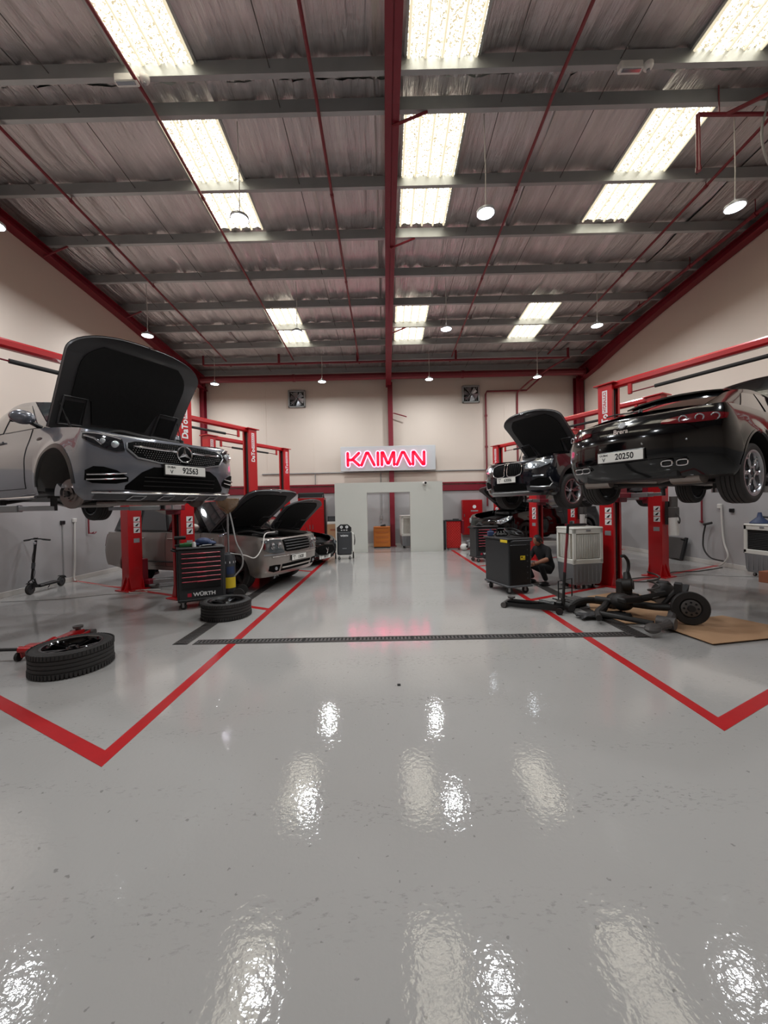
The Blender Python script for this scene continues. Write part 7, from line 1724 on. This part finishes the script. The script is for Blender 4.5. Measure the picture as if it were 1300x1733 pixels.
# ------------------------------------------------------------------ crouching worker
def person():
    t = thing('person', 'person in black clothes crouching beside the plain black trolley, holding a tablet', 'person', (3.22, 7.92, 0.0), math.radians(205))
    # x forward, y left; squat with elbows on knees
    V = [((-0.10, 0, 0.33), 0.150, None), ((-0.10, 0, 0.45), 0.140, 0), ((-0.04, 0, 0.60), 0.150, 1), ((0.03, 0, 0.72), 0.145, 2), ((0.075, 0, 0.80), 0.062, 3), ((0.11, 0, 0.85), 0.056, 4),
         ((0.03, 0.17, 0.72), 0.066, 3), ((0.10, 0.23, 0.55), 0.050, 6), ((0.30, 0.14, 0.47), 0.040, 7), ((0.03, -0.17, 0.72), 0.066, 3), ((0.10, -0.23, 0.55), 0.050, 9), ((0.30, -0.14, 0.47), 0.040, 10),
         ((-0.06, 0.12, 0.30), 0.098, 0), ((0.28, 0.20, 0.44), 0.070, 12), ((0.10, 0.17, 0.10), 0.048, 13), ((-0.06, -0.12, 0.30), 0.098, 0), ((0.28, -0.20, 0.44), 0.070, 15), ((0.10, -0.17, 0.10), 0.048, 16)]
    me = bpy.data.meshes.new('body'); me.from_pydata([v[0] for v in V], [(i, v[2]) for i, v in enumerate(V) if v[2] is not None], [])
    o = bpy.data.objects.new('body', me); COL.objects.link(o); o.parent = t
    md = o.modifiers.new('skin', 'SKIN'); md.use_smooth_shade = True
    sk = me.skin_vertices[0].data if len(me.skin_vertices) else None
    for i, v in enumerate(V):
        sk[i].radius = (v[1], v[1]); sk[i].use_root = (i == 0)
    sd = o.modifiers.new('sub', 'SUBSURF'); sd.levels = 2; sd.render_levels = 2
    me.materials.append(MATS['cloth_black'])
    # head, bent forward over the tablet
    H = Matrix.Translation((0.14, 0, 0.90)) @ Matrix.Rotation(0.55, 4, 'Y')
    m_ = MB(H); rows = []
    for i in range(15):
        tt = PI*i/14; z = -0.118*math.cos(tt); r = math.sin(tt)
        row = []
        for j in range(20):
            a = 2*PI*j/20; fx = math.cos(a); x = 0.088*r*fx; y = 0.072*r*math.sin(a)
            if fx > 0 and z < 0: x += 0.012*r*fx; y *= 1+0.25*(z/0.118)
            row.append((x, y, z))
        rows.append(row)
    m_.grid(rows, closed=True)
    m_.add([(0.088, 0.012, -0.03), (0.088, -0.012, -0.03), (0.112, 0, -0.028), (0.088, 0, 0.02)], [(0, 2, 3), (2, 1, 3), (0, 1, 2)])
    for s in (1, -1): m_.sphere((-0.005, s*0.074, -0.008), 1, 8, 6, (0.018, 0.008, 0.030))
    hd_ = m_.build('head', 'skin', t, angle=70)
    m_ = MB(H)
    for s in (1, -1): m_.sphere((0.082, s*0.030, 0.008), 1, 8, 6, (0.008, 0.014, 0.007))
    m_.box((0.092, 0, -0.062), (0.008, 0.042, 0.007), 0.003); m_.build('eyes_and_mouth', 'hair', hd_)
    m_ = MB(H); rows = []
    for i in range(9):
        tt = PI*(0.40+0.60*i/8); z = -0.126*math.cos(tt); r = math.sin(tt); rows.append([(-0.012+0.094*r*math.cos(2*PI*j/20), 0.082*r*math.sin(2*PI*j/20), z+(0.02 if math.cos(2*PI*j/20) > 0.5 else -0.03*max(0, -math.cos(2*PI*j/20)))*max(0, 1-i/4)) for j in range(20)])
    m_.grid(rows, closed=True); m_.build('hair', 'hair', hd_, angle=80)
    # forearms bare below short sleeves, hands closed on the tablet
    for s in (1, -1):
        m_ = MB(); m_.tube([(0.115, s*0.228, 0.545), (0.20, s*0.19, 0.51), (0.30, s*0.14, 0.47), (0.345, s*0.115, 0.455)], [0.046, 0.050, 0.036, 0.030], n=12); fa = m_.build('forearm', 'skin', t)
        m_ = MB(); m_.sphere((0.372, s*0.108, 0.448), 1, 12, 8, (0.042, 0.022, 0.038)); hn = m_.build('hand', 'skin', fa)
        for k in range(4):
            L_ = (0.062, 0.070, 0.066, 0.052)[k]; z0 = 0.475-0.019*k
            m_ = MB(); m_.tube([(0.392, s*0.112, z0), (0.418, s*0.098, z0-0.006), (0.420, s*0.074, z0-0.010), (0.412, s*(0.074-L_*0.35), z0-0.012)], [0.0095, 0.009, 0.0085, 0.007], n=8); m_.build('finger', 'skin', hn) if False else m_.build('finger', 'skin', fa)
        m_ = MB(); m_.tube([(0.372, s*0.096, 0.475), (0.388, s*0.072, 0.484), (0.398, s*0.052, 0.478)], [0.011, 0.010, 0.008], n=8); m_.build('thumb', 'skin', fa)
        m_ = MB(); m_.sphere((0.16, s*0.17, 0.045), 1, 14, 8, (0.135, 0.050, 0.048)); m_.box((0.16, s*0.17, 0.012), (0.26, 0.095, 0.022), 0.01); m_.build('shoe', 'satin_black', t)
    return t
pr = person()
pm = Matrix.Translation((3.22, 7.92, 0)) @ Matrix.Rotation(math.radians(205), 4, 'Z') @ Matrix.Translation((0.412, 0, 0.462)) @ Matrix.Rotation(-0.7, 4, 'Y')
t = thing('tablet', 'small tablet held in the crouching person\'s hands', 'tablet', M=pm)
m_ = MB(); m_.box((0, 0, 0), (0.012, 0.20, 0.135), 0.004); m_.build('case', 'satin_black', t); m_ = MB(); m_.box((-0.0075, 0, 0), (0.002, 0.18, 0.115)); m_.build('display', 'screen', t, smooth=False)
